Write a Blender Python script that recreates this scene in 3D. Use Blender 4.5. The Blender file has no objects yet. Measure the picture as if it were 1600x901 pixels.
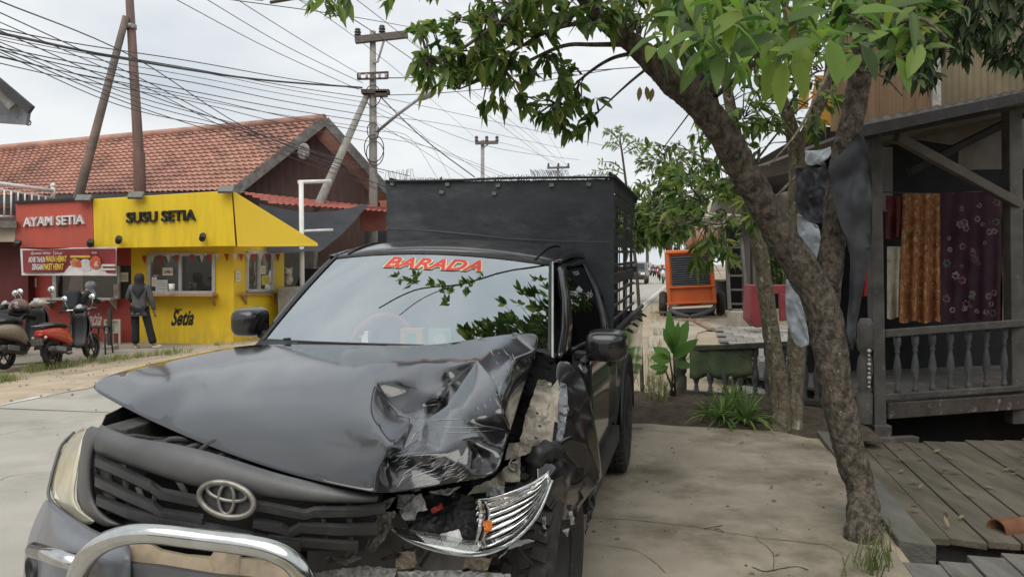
import bpy, bmesh, math, random
from mathutils import Vector, Matrix, noise
from mathutils.geometry import delaunay_2d_cdt
V = Vector
R = random.Random(11)
SC = bpy.context.scene
COL = SC.collection
# ---------------------------------------------------------------- survey of the place (camera station, eye 1.55 m)
F = 1180.0; H = 1.55; V0 = 412.0; CX = 800.0; CY = 450.5
TH = math.atan((CY - V0) / F)
YAW = math.radians(13.35); TX, TY = -.633, 3.155
def ray(px, py):
    a = (px - CX) / F; b = -(py - CY) / F
    return V((a, math.cos(TH) + b * math.sin(TH), -math.sin(TH) + b * math.cos(TH)))
def at(px, py, Y):
    r = ray(px, py); k = Y / r.y
    return V((r.x * k, Y, H + r.z * k))
def gnd(px, py, z=0.0):
    r = ray(px, py); k = (z - H) / r.z
    return V((r.x * k, r.y * k, z))
CYW, SYW = math.cos(YAW), math.sin(YAW)
def w2l(p):
    x, y = p[0] - TX, p[1] - TY
    return V((x * CYW - y * SYW, x * SYW + y * CYW, p[2]))
def TR(px, py):
    r = ray(px, py)
    return w2l((0, 0, H)), V((r.x * CYW - r.y * SYW, r.x * SYW + r.y * CYW, r.z))
def TP(px, py, ax, v):
    o, d = TR(px, py); i = 'tsz'.index(ax)
    return o + d * ((v - o[i]) / d[i])
def S(px, py, s): return TP(px, py, 's', s)
# road frame: o across (right positive), a along
DX, DY = .2309, .973
def oa(o, a, z=0.0): return V((o * DY + a * DX, -o * DX + a * DY, z))
def to_oa(p): return (p[0] * DY - p[1] * DX, p[0] * DX + p[1] * DY)

# ---------------------------------------------------------------- materials
MATS = {}
def node(nt, t, **kw):
    n = nt.nodes.new(t)
    for k, v in kw.items():
        if k in n.inputs: n.inputs[k].default_value = v
        else: setattr(n, k, v)
    return n
def rgb(c): return (c[0], c[1], c[2], 1)
def mat(name, c1, c2=None, scale=5, rough=.6, metal=0, bump=0, bscale=40, spec=.5, stretch=(1, 1, 1), lo=.35, hi=.65,
        c3=None, scale3=1.2, lo3=.5, hi3=.7, coat=0, rv=.12, bdist=.02, wave=None, trans=0, alpha=1, rand=0, emit=0, grime=None):
    if name in MATS: return MATS[name]
    m = bpy.data.materials.new(name); m.use_nodes = True
    nt = m.node_tree; L = nt.links.new
    b = nt.nodes['Principled BSDF']
    b.inputs['Roughness'].default_value = rough; b.inputs['Metallic'].default_value = metal
    b.inputs['Specular IOR Level'].default_value = spec
    b.inputs['Coat Weight'].default_value = coat; b.inputs['Coat Roughness'].default_value = .08
    c2 = c2 or tuple(x * .72 for x in c1)
    tc = node(nt, 'ShaderNodeTexCoord'); mp = node(nt, 'ShaderNodeMapping'); mp.inputs['Scale'].default_value = stretch
    L(tc.outputs['Object'], mp.inputs['Vector'])
    n1 = node(nt, 'ShaderNodeTexNoise', Scale=scale, Detail=7.0, Roughness=.6); L(mp.outputs[0], n1.inputs['Vector'])
    cr = node(nt, 'ShaderNodeValToRGB'); cr.color_ramp.elements[0].position = lo; cr.color_ramp.elements[1].position = hi
    cr.color_ramp.elements[0].color = rgb(c2); cr.color_ramp.elements[1].color = rgb(c1)
    L(n1.outputs['Fac'], cr.inputs[0]); col = cr.outputs[0]
    if c3:
        n3 = node(nt, 'ShaderNodeTexNoise', Scale=scale3, Detail=8.0, Roughness=.65); L(mp.outputs[0], n3.inputs['Vector'])
        r3 = node(nt, 'ShaderNodeValToRGB'); r3.color_ramp.elements[0].position = lo3; r3.color_ramp.elements[1].position = hi3
        r3.color_ramp.elements[0].color = (0, 0, 0, 1); r3.color_ramp.elements[1].color = (1, 1, 1, 1)
        L(n3.outputs['Fac'], r3.inputs[0])
        mx = node(nt, 'ShaderNodeMix', data_type='RGBA'); L(r3.outputs[0], mx.inputs[0]); L(col, mx.inputs[6]); mx.inputs[7].default_value = rgb(c3)
        col = mx.outputs[2]
    if rand:
        g = node(nt, 'ShaderNodeNewGeometry'); hs = node(nt, 'ShaderNodeHueSaturation')
        mr = node(nt, 'ShaderNodeMapRange'); mr.inputs[3].default_value = 1 - rand; mr.inputs[4].default_value = 1 + rand
        L(g.outputs['Random Per Island'], mr.inputs[0]); L(mr.outputs[0], hs.inputs['Value']); L(col, hs.inputs['Color']); col = hs.outputs[0]
    if grime:   # splash and dust rising from the foot of a wall: (z low, z high, colour)
        sx = node(nt, 'ShaderNodeSeparateXYZ'); L(tc.outputs['Object'], sx.inputs[0])
        ng = node(nt, 'ShaderNodeTexNoise', Scale=3.0, Detail=8.0, Roughness=.7); mg = node(nt, 'ShaderNodeMapping'); mg.inputs['Scale'].default_value = (2.5, 2.5, .35); L(tc.outputs['Object'], mg.inputs[0]); L(mg.outputs[0], ng.inputs['Vector'])
        g1 = node(nt, 'ShaderNodeMapRange'); g1.inputs[1].default_value = grime[0]; g1.inputs[2].default_value = grime[1]; g1.inputs[3].default_value = 1; g1.inputs[4].default_value = .05; L(sx.outputs['Z'], g1.inputs[0])
        g2 = node(nt, 'ShaderNodeMapRange'); g2.inputs[1].default_value = .42; g2.inputs[2].default_value = .72; L(ng.outputs['Fac'], g2.inputs[0])
        gm_ = node(nt, 'ShaderNodeMath', operation='MULTIPLY', use_clamp=True); L(g1.outputs[0], gm_.inputs[0]); L(g2.outputs[0], gm_.inputs[1])
        mx = node(nt, 'ShaderNodeMix', data_type='RGBA'); L(gm_.outputs[0], mx.inputs[0]); L(col, mx.inputs[6]); mx.inputs[7].default_value = rgb(grime[2]); col = mx.outputs[2]
    L(col, b.inputs['Base Color'])
    rr = node(nt, 'ShaderNodeMapRange'); rr.inputs[3].default_value = max(.02, rough - rv); rr.inputs[4].default_value = min(1, rough + rv)
    n2 = node(nt, 'ShaderNodeTexNoise', Scale=scale * 2.3, Detail=5.0); L(mp.outputs[0], n2.inputs['Vector'])
    L(n2.outputs['Fac'], rr.inputs[0]); L(rr.outputs[0], b.inputs['Roughness'])
    hgt = None
    if bump:
        n4 = node(nt, 'ShaderNodeTexNoise', Scale=bscale, Detail=6.0); L(mp.outputs[0], n4.inputs['Vector']); hgt = n4.outputs['Fac']
        if wave:
            w = node(nt, 'ShaderNodeTexWave', bands_direction=wave[0], Scale=wave[1], Distortion=wave[2]); L(tc.outputs['Object'], w.inputs['Vector'])
            ma = node(nt, 'ShaderNodeMath', operation='MULTIPLY_ADD'); ma.inputs[1].default_value = .3
            L(hgt, ma.inputs[0]); L(w.outputs['Fac'], ma.inputs[2]); hgt = ma.outputs[0]
        bp = node(nt, 'ShaderNodeBump', Strength=bump, Distance=bdist); L(hgt, bp.inputs['Height']); L(bp.outputs[0], b.inputs['Normal'])
    if emit:
        b.inputs['Emission Color'].default_value = rgb(c1); b.inputs['Emission Strength'].default_value = emit
    if trans:
        out = nt.nodes['Material Output']; t = node(nt, 'ShaderNodeBsdfTranslucent'); ms = node(nt, 'ShaderNodeMixShader'); ms.inputs[0].default_value = trans
        L(col, t.inputs[0]); L(b.outputs[0], ms.inputs[1]); L(t.outputs[0], ms.inputs[2]); L(ms.outputs[0], out.inputs[0])
    MATS[name] = m
    return m
def leaf_mat(name, cols, rough=.42, trans=.3, spec=.4):
    m = bpy.data.materials.new(name); m.use_nodes = True; nt = m.node_tree; L = nt.links.new
    b = nt.nodes['Principled BSDF']; b.inputs['Roughness'].default_value = rough; b.inputs['Specular IOR Level'].default_value = spec
    g = node(nt, 'ShaderNodeNewGeometry'); cr = node(nt, 'ShaderNodeValToRGB'); cr.color_ramp.interpolation = 'LINEAR'
    e = cr.color_ramp.elements; e[0].color = rgb(cols[0]); e[1].color = rgb(cols[-1])
    for i, c in enumerate(cols[1:-1]): x = e.new((i + 1) / (len(cols) - 1)); x.color = rgb(c)
    L(g.outputs['Random Per Island'], cr.inputs[0])
    bf = node(nt, 'ShaderNodeMix', data_type='RGBA'); mu = node(nt, 'ShaderNodeMath', operation='MULTIPLY'); mu.inputs[1].default_value = .35
    L(g.outputs['Backfacing'], mu.inputs[0]); L(mu.outputs[0], bf.inputs[0]); L(cr.outputs[0], bf.inputs[6]); bf.inputs[7].default_value = (.16, .2, .08, 1)
    L(bf.outputs[2], b.inputs['Base Color'])
    t = node(nt, 'ShaderNodeBsdfTranslucent'); ms = node(nt, 'ShaderNodeMixShader'); ms.inputs[0].default_value = trans
    hs = node(nt, 'ShaderNodeHueSaturation'); hs.inputs['Value'].default_value = 1.7; L(cr.outputs[0], hs.inputs['Color']); L(hs.outputs[0], t.inputs[0])
    L(b.outputs[0], ms.inputs[1]); L(t.outputs[0], ms.inputs[2]); L(ms.outputs[0], nt.nodes['Material Output'].inputs[0])
    MATS[name] = m; return m
def glass_mat(name, tint, refl, rough=.02, gcol=(.9, .95, .97)):
    m = bpy.data.materials.new(name); m.use_nodes = True; nt = m.node_tree; L = nt.links.new
    nt.nodes.remove(nt.nodes['Principled BSDF'])
    t = node(nt, 'ShaderNodeBsdfTransparent'); t.inputs[0].default_value = rgb(tint)
    g = node(nt, 'ShaderNodeBsdfGlossy', Roughness=rough); g.inputs[0].default_value = rgb(gcol)
    lw = node(nt, 'ShaderNodeLayerWeight', Blend=.35); ad = node(nt, 'ShaderNodeMath', operation='MULTIPLY_ADD', use_clamp=True)
    ad.inputs[1].default_value = .6; ad.inputs[2].default_value = refl; L(lw.outputs['Fresnel'], ad.inputs[0])
    ms = node(nt, 'ShaderNodeMixShader'); L(ad.outputs[0], ms.inputs[0]); L(t.outputs[0], ms.inputs[1]); L(g.outputs[0], ms.inputs[2])
    L(ms.outputs[0], nt.nodes['Material Output'].inputs[0]); MATS[name] = m; return m

# ---------------------------------------------------------------- things and meshes
TOPINV = {}
def tag(o, label=None, cat=None, group=None, kind=None):
    if label: o['label'] = label
    if cat: o['category'] = cat
    if group: o['group'] = group
    if kind: o['kind'] = kind
    return o
def thing(name, label, cat, loc=(0, 0, 0), rz=0.0, group=None, kind=None):
    o = bpy.data.objects.new(name, None); COL.objects.link(o); o.empty_display_size = .1
    o.location = loc; o.rotation_euler = (0, 0, rz)
    tag(o, label, cat, group, kind)
    TOPINV[o.name] = (Matrix.Translation(V(loc)) @ Matrix.Rotation(rz, 4, 'Z')).inverted()
    return o
IDM = Matrix.Identity(4)
class MB:
    def __init__(s): s.v = []; s.f = []; s.m = []; s.sm = []; s.cr = {}
    def add(s, vs, fs, mi=0, smooth=False):
        n = len(s.v); s.v += [V(p) for p in vs]
        for f in fs: s.f.append([i + n for i in f]); s.m.append(mi); s.sm.append(smooth)
        return s
    def box(s, c, sz, M=None, mi=0):
        x, y, z = sz[0] / 2, sz[1] / 2, sz[2] / 2
        vs = [V(p) for p in ((-x, -y, -z), (x, -y, -z), (x, y, -z), (-x, y, -z), (-x, -y, z), (x, -y, z), (x, y, z), (-x, y, z))]
        if M is not None: vs = [M.to_3x3() @ p for p in vs]
        return s.add([p + V(c) for p in vs], [(0, 3, 2, 1), (4, 5, 6, 7), (0, 1, 5, 4), (1, 2, 6, 5), (2, 3, 7, 6), (3, 0, 4, 7)], mi)
    def beam(s, a, b, w, h=None, up=(0, 0, 1), mi=0):
        a, b = V(a), V(b); h = h or w; d = (b - a); L = d.length; d.normalize(); up = V(up)
        if abs(d.dot(up)) > .97: up = V((0, 1, 0))
        x = d.cross(up).normalized(); z = x.cross(d).normalized()
        M = Matrix((x, d, z)).transposed()
        return s.box((a + b) / 2, (w, L, h), M, mi)
    def hexa(s, q, mi=0):  # 8 points: bottom 4 then top 4
        return s.add(q, [(0, 3, 2, 1), (4, 5, 6, 7), (0, 1, 5, 4), (1, 2, 6, 5), (2, 3, 7, 6), (3, 0, 4, 7)], mi)
    def slab(s, poly, th, mi=0):
        n = len(poly); th = V(th); a = [V(p) for p in poly]
        fs = [tuple(range(n)), tuple(reversed(range(n, 2 * n)))] + [(i, i + n, (i + 1) % n + n, (i + 1) % n) for i in range(n)]
        return s.add(a + [p + th for p in a], fs, mi)
    def quad(s, *p, mi=0): return s.add(p, [tuple(range(len(p)))], mi)
    def tube(s, pts, r, seg=8, mi=0, closed=False, cap=True, ez=1.0):
        pts = [V(p) for p in pts]; n = len(pts); rs = r if isinstance(r, (list, tuple)) else [r] * n
        vs = []; up = V((0, 0, 1)); px = None
        for i, p in enumerate(pts):
            if closed: d = pts[(i + 1) % n] - pts[i - 1]
            else: d = pts[min(i + 1, n - 1)] - pts[max(i - 1, 0)]
            if d.length < 1e-9: d = V((0, 0, 1))
            d.normalize()
            if px is None:
                x = d.cross(up if abs(d.z) < .95 else V((0, 1, 0))).normalized()
            else:
                x = (px - d * px.dot(d)).normalized()
            y = d.cross(x); px = x
            vs += [p + (x * math.cos(6.28318 * k / seg) + y * math.sin(6.28318 * k / seg) * ez) * rs[i] for k in range(seg)]
        fs = []
        for i in range(n if closed else n - 1):
            j = (i + 1) % n
            fs += [(i * seg + k, i * seg + (k + 1) % seg, j * seg + (k + 1) % seg, j * seg + k) for k in range(seg)]
        s.add(vs, fs, mi, True)
        if cap and not closed:
            b = len(s.v) - len(vs)
            s.f += [[b + k for k in reversed(range(seg))], [b + (n - 1) * seg + k for k in range(seg)]]; s.m += [mi, mi]; s.sm += [False, False]
        return s
    def lathe(s, prof, seg=16, M=IDM, mi=0, smooth=True, close=False):
        vs = []; n = len(prof)
        for k in range(seg):
            a = 6.2831853 * k / seg
            vs += [M @ V((r * math.cos(a), r * math.sin(a), h)) for r, h in prof]
        fs = []
        for k in range(seg):
            l = (k + 1) % seg
            for i in range(n if close else n - 1):
                j = (i + 1) % n
                fs.append((k * n + i, l * n + i, l * n + j, k * n + j))
        return s.add(vs, fs, mi, smooth)
    def ball(s, c, r, M=None, mi=0, seg=14, rings=9, sc=(1, 1, 1)):
        vs = []; fs = []
        for i in range(rings + 1):
            t = math.pi * i / rings
            for k in range(seg):
                a = 6.2831853 * k / seg
                p = V((math.sin(t) * math.cos(a) * sc[0], math.sin(t) * math.sin(a) * sc[1], math.cos(t) * sc[2])) * r
                vs.append((M @ p if M else p) + V(c))
        for i in range(rings):
            for k in range(seg):
                fs.append((i * seg + k, (i + 1) * seg + k, (i + 1) * seg + (k + 1) % seg, i * seg + (k + 1) % seg))
        return s.add(vs, fs, mi, True)
    def grid(s, rows, mi=0, smooth=True, flip=False):
        nu = len(rows[0]); vs = [p for r in rows for p in r]; fs = []
        for j in range(len(rows) - 1):
            for i in range(nu - 1):
                q = (j * nu + i, j * nu + i + 1, (j + 1) * nu + i + 1, (j + 1) * nu + i)
                fs.append(q[::-1] if flip else q)
        return s.add(vs, fs, mi, smooth)
    def text(s, body, bl, br, tl, mi=0, ext=.0, off=0.0, shear=0.0, raise_=0.0, pad=0.0, thick=None):
        """letters filling the parallelogram bl-br-tl"""
        c = bpy.data.curves.new('t', 'FONT'); c.body = body; c.size = 1; c.offset = off; c.shear = shear; c.extrude = .05 if ext else 0; c.resolution_u = 3
        o = bpy.data.objects.new('t', c); COL.objects.link(o)
        dg = bpy.context.evaluated_depsgraph_get(); me = bpy.data.meshes.new_from_object(o.evaluated_get(dg))
        vs = [v.co.copy() for v in me.vertices]; fs = [tuple(p.vertices) for p in me.polygons]
        bpy.data.objects.remove(o); bpy.data.curves.remove(c); bpy.data.meshes.remove(me)
        if not vs: return s
        x0 = min(p.x for p in vs); x1 = max(p.x for p in vs); y0 = min(p.y for p in vs); y1 = max(p.y for p in vs)
        bl, br, tl = V(bl), V(br), V(tl); n = (br - bl).cross(tl - bl).normalized()
        out = []
        for p in vs:
            u = (p.x - x0) / (x1 - x0) * (1 + 2 * pad) - pad; w = (p.y - y0) / (y1 - y0) * (1 + 2 * pad) - pad
            out.append(bl + (br - bl) * u + (tl - bl) * w + n * (raise_ + (p.z / .05 * ext if ext else 0)))
        return s.add(out, fs, mi)
    def build(s, name, mats, parent=None, world=True, label=None, cat=None, group=None, kind=None, bevel=0, solid=0, subs=0, loc=None, smooth_angle=None):
        me = bpy.data.meshes.new(name)
        if not isinstance(mats, (list, tuple)): mats = [mats]
        vs = s.v
        o = bpy.data.objects.new(name, me); COL.objects.link(o)
        if parent is not None:
            o.parent = parent; inv = TOPINV[parent.name]; TOPINV[o.name] = inv
            if world: vs = [inv @ p for p in vs]
        elif kind != 'structure':
            if loc is None:
                xs = [p.x for p in vs]; ys = [p.y for p in vs]; zs = [p.z for p in vs]
                loc = ((min(xs) + max(xs)) / 2, (min(ys) + max(ys)) / 2, min(zs))
            loc = V(loc); o.location = loc; vs = [p - loc for p in vs]; TOPINV[o.name] = Matrix.Translation(-loc)
        else: TOPINV[o.name] = IDM
        me.from_pydata([tuple(p) for p in vs], [], s.f)
        for m in mats: me.materials.append(m)
        me.polygons.foreach_set('material_index', s.m); me.polygons.foreach_set('use_smooth', s.sm)
        if s.cr:
            at_ = me.attributes.new('crease_edge', 'FLOAT', 'EDGE')
            for e in me.edges:
                k = tuple(sorted(e.vertices))
                if k in s.cr: at_.data[e.index].value = s.cr[k]
        me.update()
        if bevel:
            b = o.modifiers.new('bevel', 'BEVEL'); b.width = bevel; b.segments = 2; b.limit_method = 'ANGLE'
        if subs:
            b = o.modifiers.new('sub', 'SUBSURF'); b.levels = subs; b.render_levels = subs
        if solid:
            b = o.modifiers.new('solid', 'SOLIDIFY'); b.thickness = solid; b.offset = -1
        return tag(o, label, cat, group, kind)
def lerp(a, b, t): return a + (b - a) * t
def bil(c00, c10, c11, c01, u, v): return lerp(lerp(c00, c10, u), lerp(c01, c11, u), v)
def spline(pts, n=6):
    pts = [V(p) for p in pts]; out = []
    for i in range(len(pts) - 1):
        p0 = pts[max(i - 1, 0)]; p1 = pts[i]; p2 = pts[i + 1]; p3 = pts[min(i + 2, len(pts) - 1)]
        for k in range(n):
            t = k / n
            out.append(.5 * ((2 * p1) + (p2 - p0) * t + (2 * p0 - 5 * p1 + 4 * p2 - p3) * t * t + (3 * p1 - p0 - 3 * p2 + p3) * t ** 3))
    out.append(pts[-1]); return out
def nz(p, s=1.0, k=0): return noise.noise(V(p) * s + V((k * 7.3, k * 3.1, k * 5.7)))
def cdt(pts2, edges):
    r = delaunay_2d_cdt([V(p) for p in pts2], edges, [], 0, 1e-6)
    return r
def copy_tree(o, parent=None):
    c = o.copy(); COL.objects.link(c); c.parent = parent
    for ch in list(o.children): copy_tree(ch, c)
    return c

# ---------------------------------------------------------------- palette
black_plastic = mat('black_plastic', (.022, .023, .025), (.012, .012, .013), rough=.5, bump=.05, bscale=200)
rubber = mat('rubber', (.030, .029, .027), (.018, .017, .016), scale=12, rough=.8, bump=.2, bscale=60, c3=(.09, .08, .065), scale3=6, lo3=.55, hi3=.75)
chrome = mat('polished_steel', (.62, .62, .60), (.5, .5, .48), scale=14, rough=.18, metal=1, rv=.1, bump=.02, bscale=30)
steel = mat('dull_steel', (.30, .30, .30), (.20, .2, .2), rough=.45, metal=.8, bump=.05)
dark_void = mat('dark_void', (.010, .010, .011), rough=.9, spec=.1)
concrete_pole = mat('weathered_concrete', (.33, .32, .29), (.23, .22, .2), rough=.85, bump=.2, bscale=50, c3=(.14, .14, .13), scale3=2)
white_paint = mat('white_paint', (.72, .72, .70), (.6, .6, .57), rough=.5)
# ---------------------------------------------------------------- camera, daylight
cam = bpy.data.cameras.new('camera'); co = bpy.data.objects.new('camera', cam); COL.objects.link(co)
cam.sensor_width = 36; cam.lens = F / 1600 * 36; cam.clip_end = 3000; cam.clip_start = .05
co.location = (0, 0, H); co.rotation_euler = (math.pi / 2 - TH, 0, 0); SC.camera = co
SC.view_settings.view_transform = 'Standard'; SC.view_settings.look = 'None'; SC.view_settings.exposure = 0
SUN_EL, SUN_AZ = math.radians(58), math.radians(200)     # high, behind cloud, over the left shoulder
w = bpy.data.worlds.new('World'); SC.world = w; w.use_nodes = True
nt = w.node_tree; L = nt.links.new; bg = nt.nodes['Background']; out = nt.nodes['World Output']
sky = node(nt, 'ShaderNodeTexSky'); sky.sky_type = 'NISHITA'; sky.sun_disc = False
sky.sun_elevation = SUN_EL; sky.sun_rotation = SUN_AZ; sky.air_density = 1.6; sky.dust_density = 4
L(sky.outputs[0], bg.inputs[0]); bg.inputs[1].default_value = .10
tc = node(nt, 'ShaderNodeTexCoord'); mp = node(nt, 'ShaderNodeMapping'); mp.inputs['Scale'].default_value = (1.3, 1.3, 3.2); mp.inputs['Location'].default_value = (.3, .6, .2)
L(tc.outputs['Generated'], mp.inputs[0])
nz_ = node(nt, 'ShaderNodeTexNoise', Scale=2.2, Detail=6.0, Roughness=.52); L(mp.outputs[0], nz_.inputs['Vector'])
cr = node(nt, 'ShaderNodeValToRGB'); cr.color_ramp.elements[0].position = .30; cr.color_ramp.elements[1].position = .68
cr.color_ramp.elements[0].color = (.55, .605, .665, 1); cr.color_ramp.elements[1].color = (.86, .87, .875, 1)
L(nz_.outputs['Fac'], cr.inputs[0])
b2 = node(nt, 'ShaderNodeBackground'); b2.inputs[1].default_value = 1.2; L(cr.outputs[0], b2.inputs[0])
ms = node(nt, 'ShaderNodeMixShader'); ms.inputs[0].default_value = .9
L(bg.outputs[0], ms.inputs[1]); L(b2.outputs[0], ms.inputs[2]); L(ms.outputs[0], out.inputs[0])
sl = bpy.data.lights.new('sun', 'SUN'); so = bpy.data.objects.new('sun', sl); COL.objects.link(so)
sl.energy = 2.5; sl.angle = math.radians(60); sl.color = (1, .95, .87)
sd = V((math.sin(SUN_AZ) * math.cos(SUN_EL), math.cos(SUN_AZ) * math.cos(SUN_EL), math.sin(SUN_EL)))
so.rotation_euler = sd.to_track_quat('Z', 'Y').to_euler(); so.location = (0, -5, 20)

# ---------------------------------------------------------------- ground, road, apron
ground_m = mat('sandy_ground', (.40, .33, .24), (.27, .22, .15), scale=.9, rough=.95, bump=.35, bscale=14, c3=(.17, .155, .10), scale3=.35, lo3=.48, hi3=.72, bdist=.04)
road_m = mat('road_surface', (.39, .37, .325), (.31, .295, .26), scale=1.1, rough=.85, bump=.25, bscale=90, c3=(.22, .21, .18), scale3=.9, lo3=.5, hi3=.72, bdist=.012)
line_m = mat('road_line_paint', (.62, .6, .56), (.42, .40, .36), scale=3, rough=.7)
pad_m = mat('apron_concrete', (.36, .315, .25), (.275, .238, .183), scale=2.4, rough=.88, bump=.4, bscale=60, c3=(.12, .105, .068), scale3=1.0, lo3=.45, hi3=.64, bdist=.012)
soil_m = mat('planter_soil', (.10, .075, .05), (.05, .038, .026), scale=9, rough=1, bump=.9, bscale=28, bdist=.05)
def gz(o, a):
    if o < -8: z = -.03 - .13 * min(1, max(0, (-8 - o) / 2.5))
    else: z = -.03
    if 1.15 < o < 30 and (a < 9.12 or (o > 2.6 and a < 12.1)): z = -.75
    if o > 26 or o < -60 or a > 150: z += .0
    return z
mb = MB()
os_ = [-700, -200, -60, -30, -20, -15, -12, -10.5, -9.5, -8.6, -8, -7.4, -5, -1.6, .9, 1.14, 1.16, 2, 2.58, 2.62, 4, 8, 15, 29, 31, 60, 200, 700]
as_ = [-300, -60, -20, -8, -3, 0, 3, 5, 7.4, 9.1, 9.14, 11, 12.08, 12.12, 13, 16, 20, 26, 35, 50, 80, 149, 151, 300, 700, 1500]
mb.grid([[oa(o, a, gz(o, a)) for o in os_] for a in as_], smooth=False, flip=False)
mb.build('ground', ground_m, kind='structure')
mb = MB()
aa = [-40, -10, -4, 0, 2, 4, 6, 8, 10, 12, 14, 17, 20, 25, 32, 40, 55, 80, 120, 200, 400]
mb.grid([[oa(-7.62 + .05 * nz((a, 0, 0), .6), a, -.004), oa(-4.6, a, .008), oa(-1.58 + .04 * nz((a, 3, 0), .8), a, -.002)] for a in aa], smooth=True)
mb.build('road', road_m, kind='structure')
mb = MB()
for a0 in range(-10, 120, 3):
    for o0, n in ((-7.45, 0), (-1.85, 1)):
        if n == 1 and a0 < 9: continue
        mb.quad(oa(o0, a0, .003), oa(o0 + .11, a0, .003), oa(o0 + .11, a0 + 2.9, .003), oa(o0, a0 + 2.9, .003))
mb.build('road_markings', line_m, kind='structure')
mb = MB(); rows = []
for i in range(240):
    a = -6 + i * .22; rows.append([oa(-8.9, a, -.03 - .05), oa(-8.1, a, -.012), oa(-7.55 + .10 * nz((a, 0, 2), .9) + .05 * nz((a, 0, 5), 4), a, .010), oa(-7.36 + .22 * nz((a, 0, 2), .9) + .07 * nz((a, 0, 5), 4), a, .004)])
mb.grid(rows); mb.build('verge_sand', mat('verge_sand', (.46, .38, .28), (.36, .29, .205), scale=2.5, rough=1, bump=.5, bscale=30, c3=(.27, .22, .16), scale3=1.2), kind='structure')
# saw-cut joints across the road slab
mb = MB()
for a0 in (2.3, 6.9, 11.5, 16.1):
    mb.quad(oa(-7.5, a0 - .35, .0035), oa(-1.7, a0 - .05, .006), oa(-1.7, a0 - .03, .006), oa(-7.5, a0 - .33, .0035))
mb.build('road_joints', mat('joint_dirt', (.10, .095, .08), rough=1), kind='structure')
# concrete apron slab with a broken edge
mb = MB(); edge = []
for i in range(30): a = -4 + i * .38; edge.append((1.09 + .035 * nz((a, 1, 0), 2.2) + (.05 if a > 6.2 else 0), a))
top = [(1.02, 7.12), (.8, 7.33)] + [(.6 - k * .12, 7.36 + .06 * nz((k, 9, 0), .7)) for k in range(18)] + [(-1.57, 7.36), (-1.57, -4)]
poly = [p for p in edge if p[1] < 6.95] + top
n = 14
mb.slab([oa(o, a, -.30) for o, a in poly], (0, 0, .306))
mb.build('apron', pad_m, kind='structure', bevel=.02)
# earth strip between apron and balustrade
mb = MB(); rows = []
for j in range(22):
    a = 7.25 + j * .085; row = []
    for i in range(60):
        o = -1.5 + i * .054
        e = min(1, j / 4, (21 - j) / 4, i / 5, (59 - i) / 5)
        row.append(oa(o, a, -.03 + e * (.10 + .07 * nz((o, a, 0), 2.2) + .05 * nz((o, a, 0), 9))))
    rows.append(row)
mb.grid(rows); mb.build('planter_earth', soil_m, kind='structure')
# hairline cracks
mb = MB()
def crack(pts, z, wd, fn=None):
    P = spline([gnd(x, y, z) for x, y in pts], 14); rows = [[], []]
    for i, p in enumerate(P):
        d = (P[min(i + 1, len(P) - 1)] - P[max(i - 1, 0)]).normalized(); x = V((-d.y, d.x, 0)); q = p + x * .012 * nz(p, 6) + x * .006 * nz(p, 25); w_ = wd * (.4 + .6 * abs(nz(p, 9, 3)))
        rows[0].append(q + x * w_); rows[1].append(q - x * w_)
    mb.grid(rows, smooth=False)
crack([(905, 808), (990, 812), (1080, 822), (1180, 838), (1290, 850)], .0085, .004); crack([(1180, 838), (1210, 866), (1205, 890)], .0085, .003); crack([(1010, 700), (1060, 712), (1140, 706)], .0085, .002); crack([(920, 848), (1000, 862), (1040, 895)], .0085, .0025)
crack([(1175, 885), (1200, 892), (1240, 884), (1262, 890)], .0085, .009); crack([(1290, 850), (1318, 862)], .0085, .003)
crack([(-40, 690), (30, 672), (80, 668)], .010, .004); crack([(-20, 760), (20, 742), (60, 738)], .010, .003)
mb.build('cracks', mat('crack_dirt', (.055, .048, .036), rough=1), kind='structure')
# grit on the road edge and forecourt
mb = MB()
for i in range(420):
    if i % 3: p = oa(R.uniform(-9.2, -7.2), R.uniform(4, 16), .0)
    else: p = oa(R.uniform(-7.2, -3.2), R.uniform(2, 12), .008)
    p.z = -.02 - .12 * min(1, max(0, (-8 - to_oa(p)[0]) / 2.5)) + .015 if to_oa(p)[0] < -7.6 else .011
    mb.ball(p, R.choice((.006, .009, .012, .018)), Matrix.Rotation(R.uniform(0, 3), 3, 'Z'), sc=(1, .75, .6), seg=5, rings=3)
mb.build('roadside_grit', mat('grit', (.30, .26, .2), (.14, .12, .1), scale=3, rough=.95), kind='stuff', label='small stones and grit strewn along the far road edge', cat='gravel')
# loose twigs, stones and dead leaves on the apron
mb = MB()
for i in range(150):
    p = oa(R.uniform(-1.4, 1.0), R.uniform(3, 7.2), .007); s = R.choice((.004, .006, .008, .012)); ax = R.uniform(0, 3)
    mb.ball(p, s, Matrix.Rotation(ax, 3, 'Z'), sc=(1, .7, .5), seg=5, rings=3)
for px, py, L_, an in ((1100, 825, .13, .2), (1052, 708, .05, 1), (1130, 830, .06, 2.1), (1240, 640, .05, .4), (985, 670, .12, .1), (1175, 650, .1, 1.8)):
    p = gnd(px, py, .012); mb.tube([p, p + V((math.cos(an) * L_ / 2, math.sin(an) * L_ / 2, .006)), p + V((math.cos(an + .2) * L_, math.sin(an + .2) * L_, 0))], .0025, 5)
mb.build('litter', mat('litter_brown', (.10, .07, .045), (.05, .04, .03), rough=.9), kind='stuff', label='small stones, twigs and dead leaves scattered on the concrete apron', cat='debris')
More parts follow.
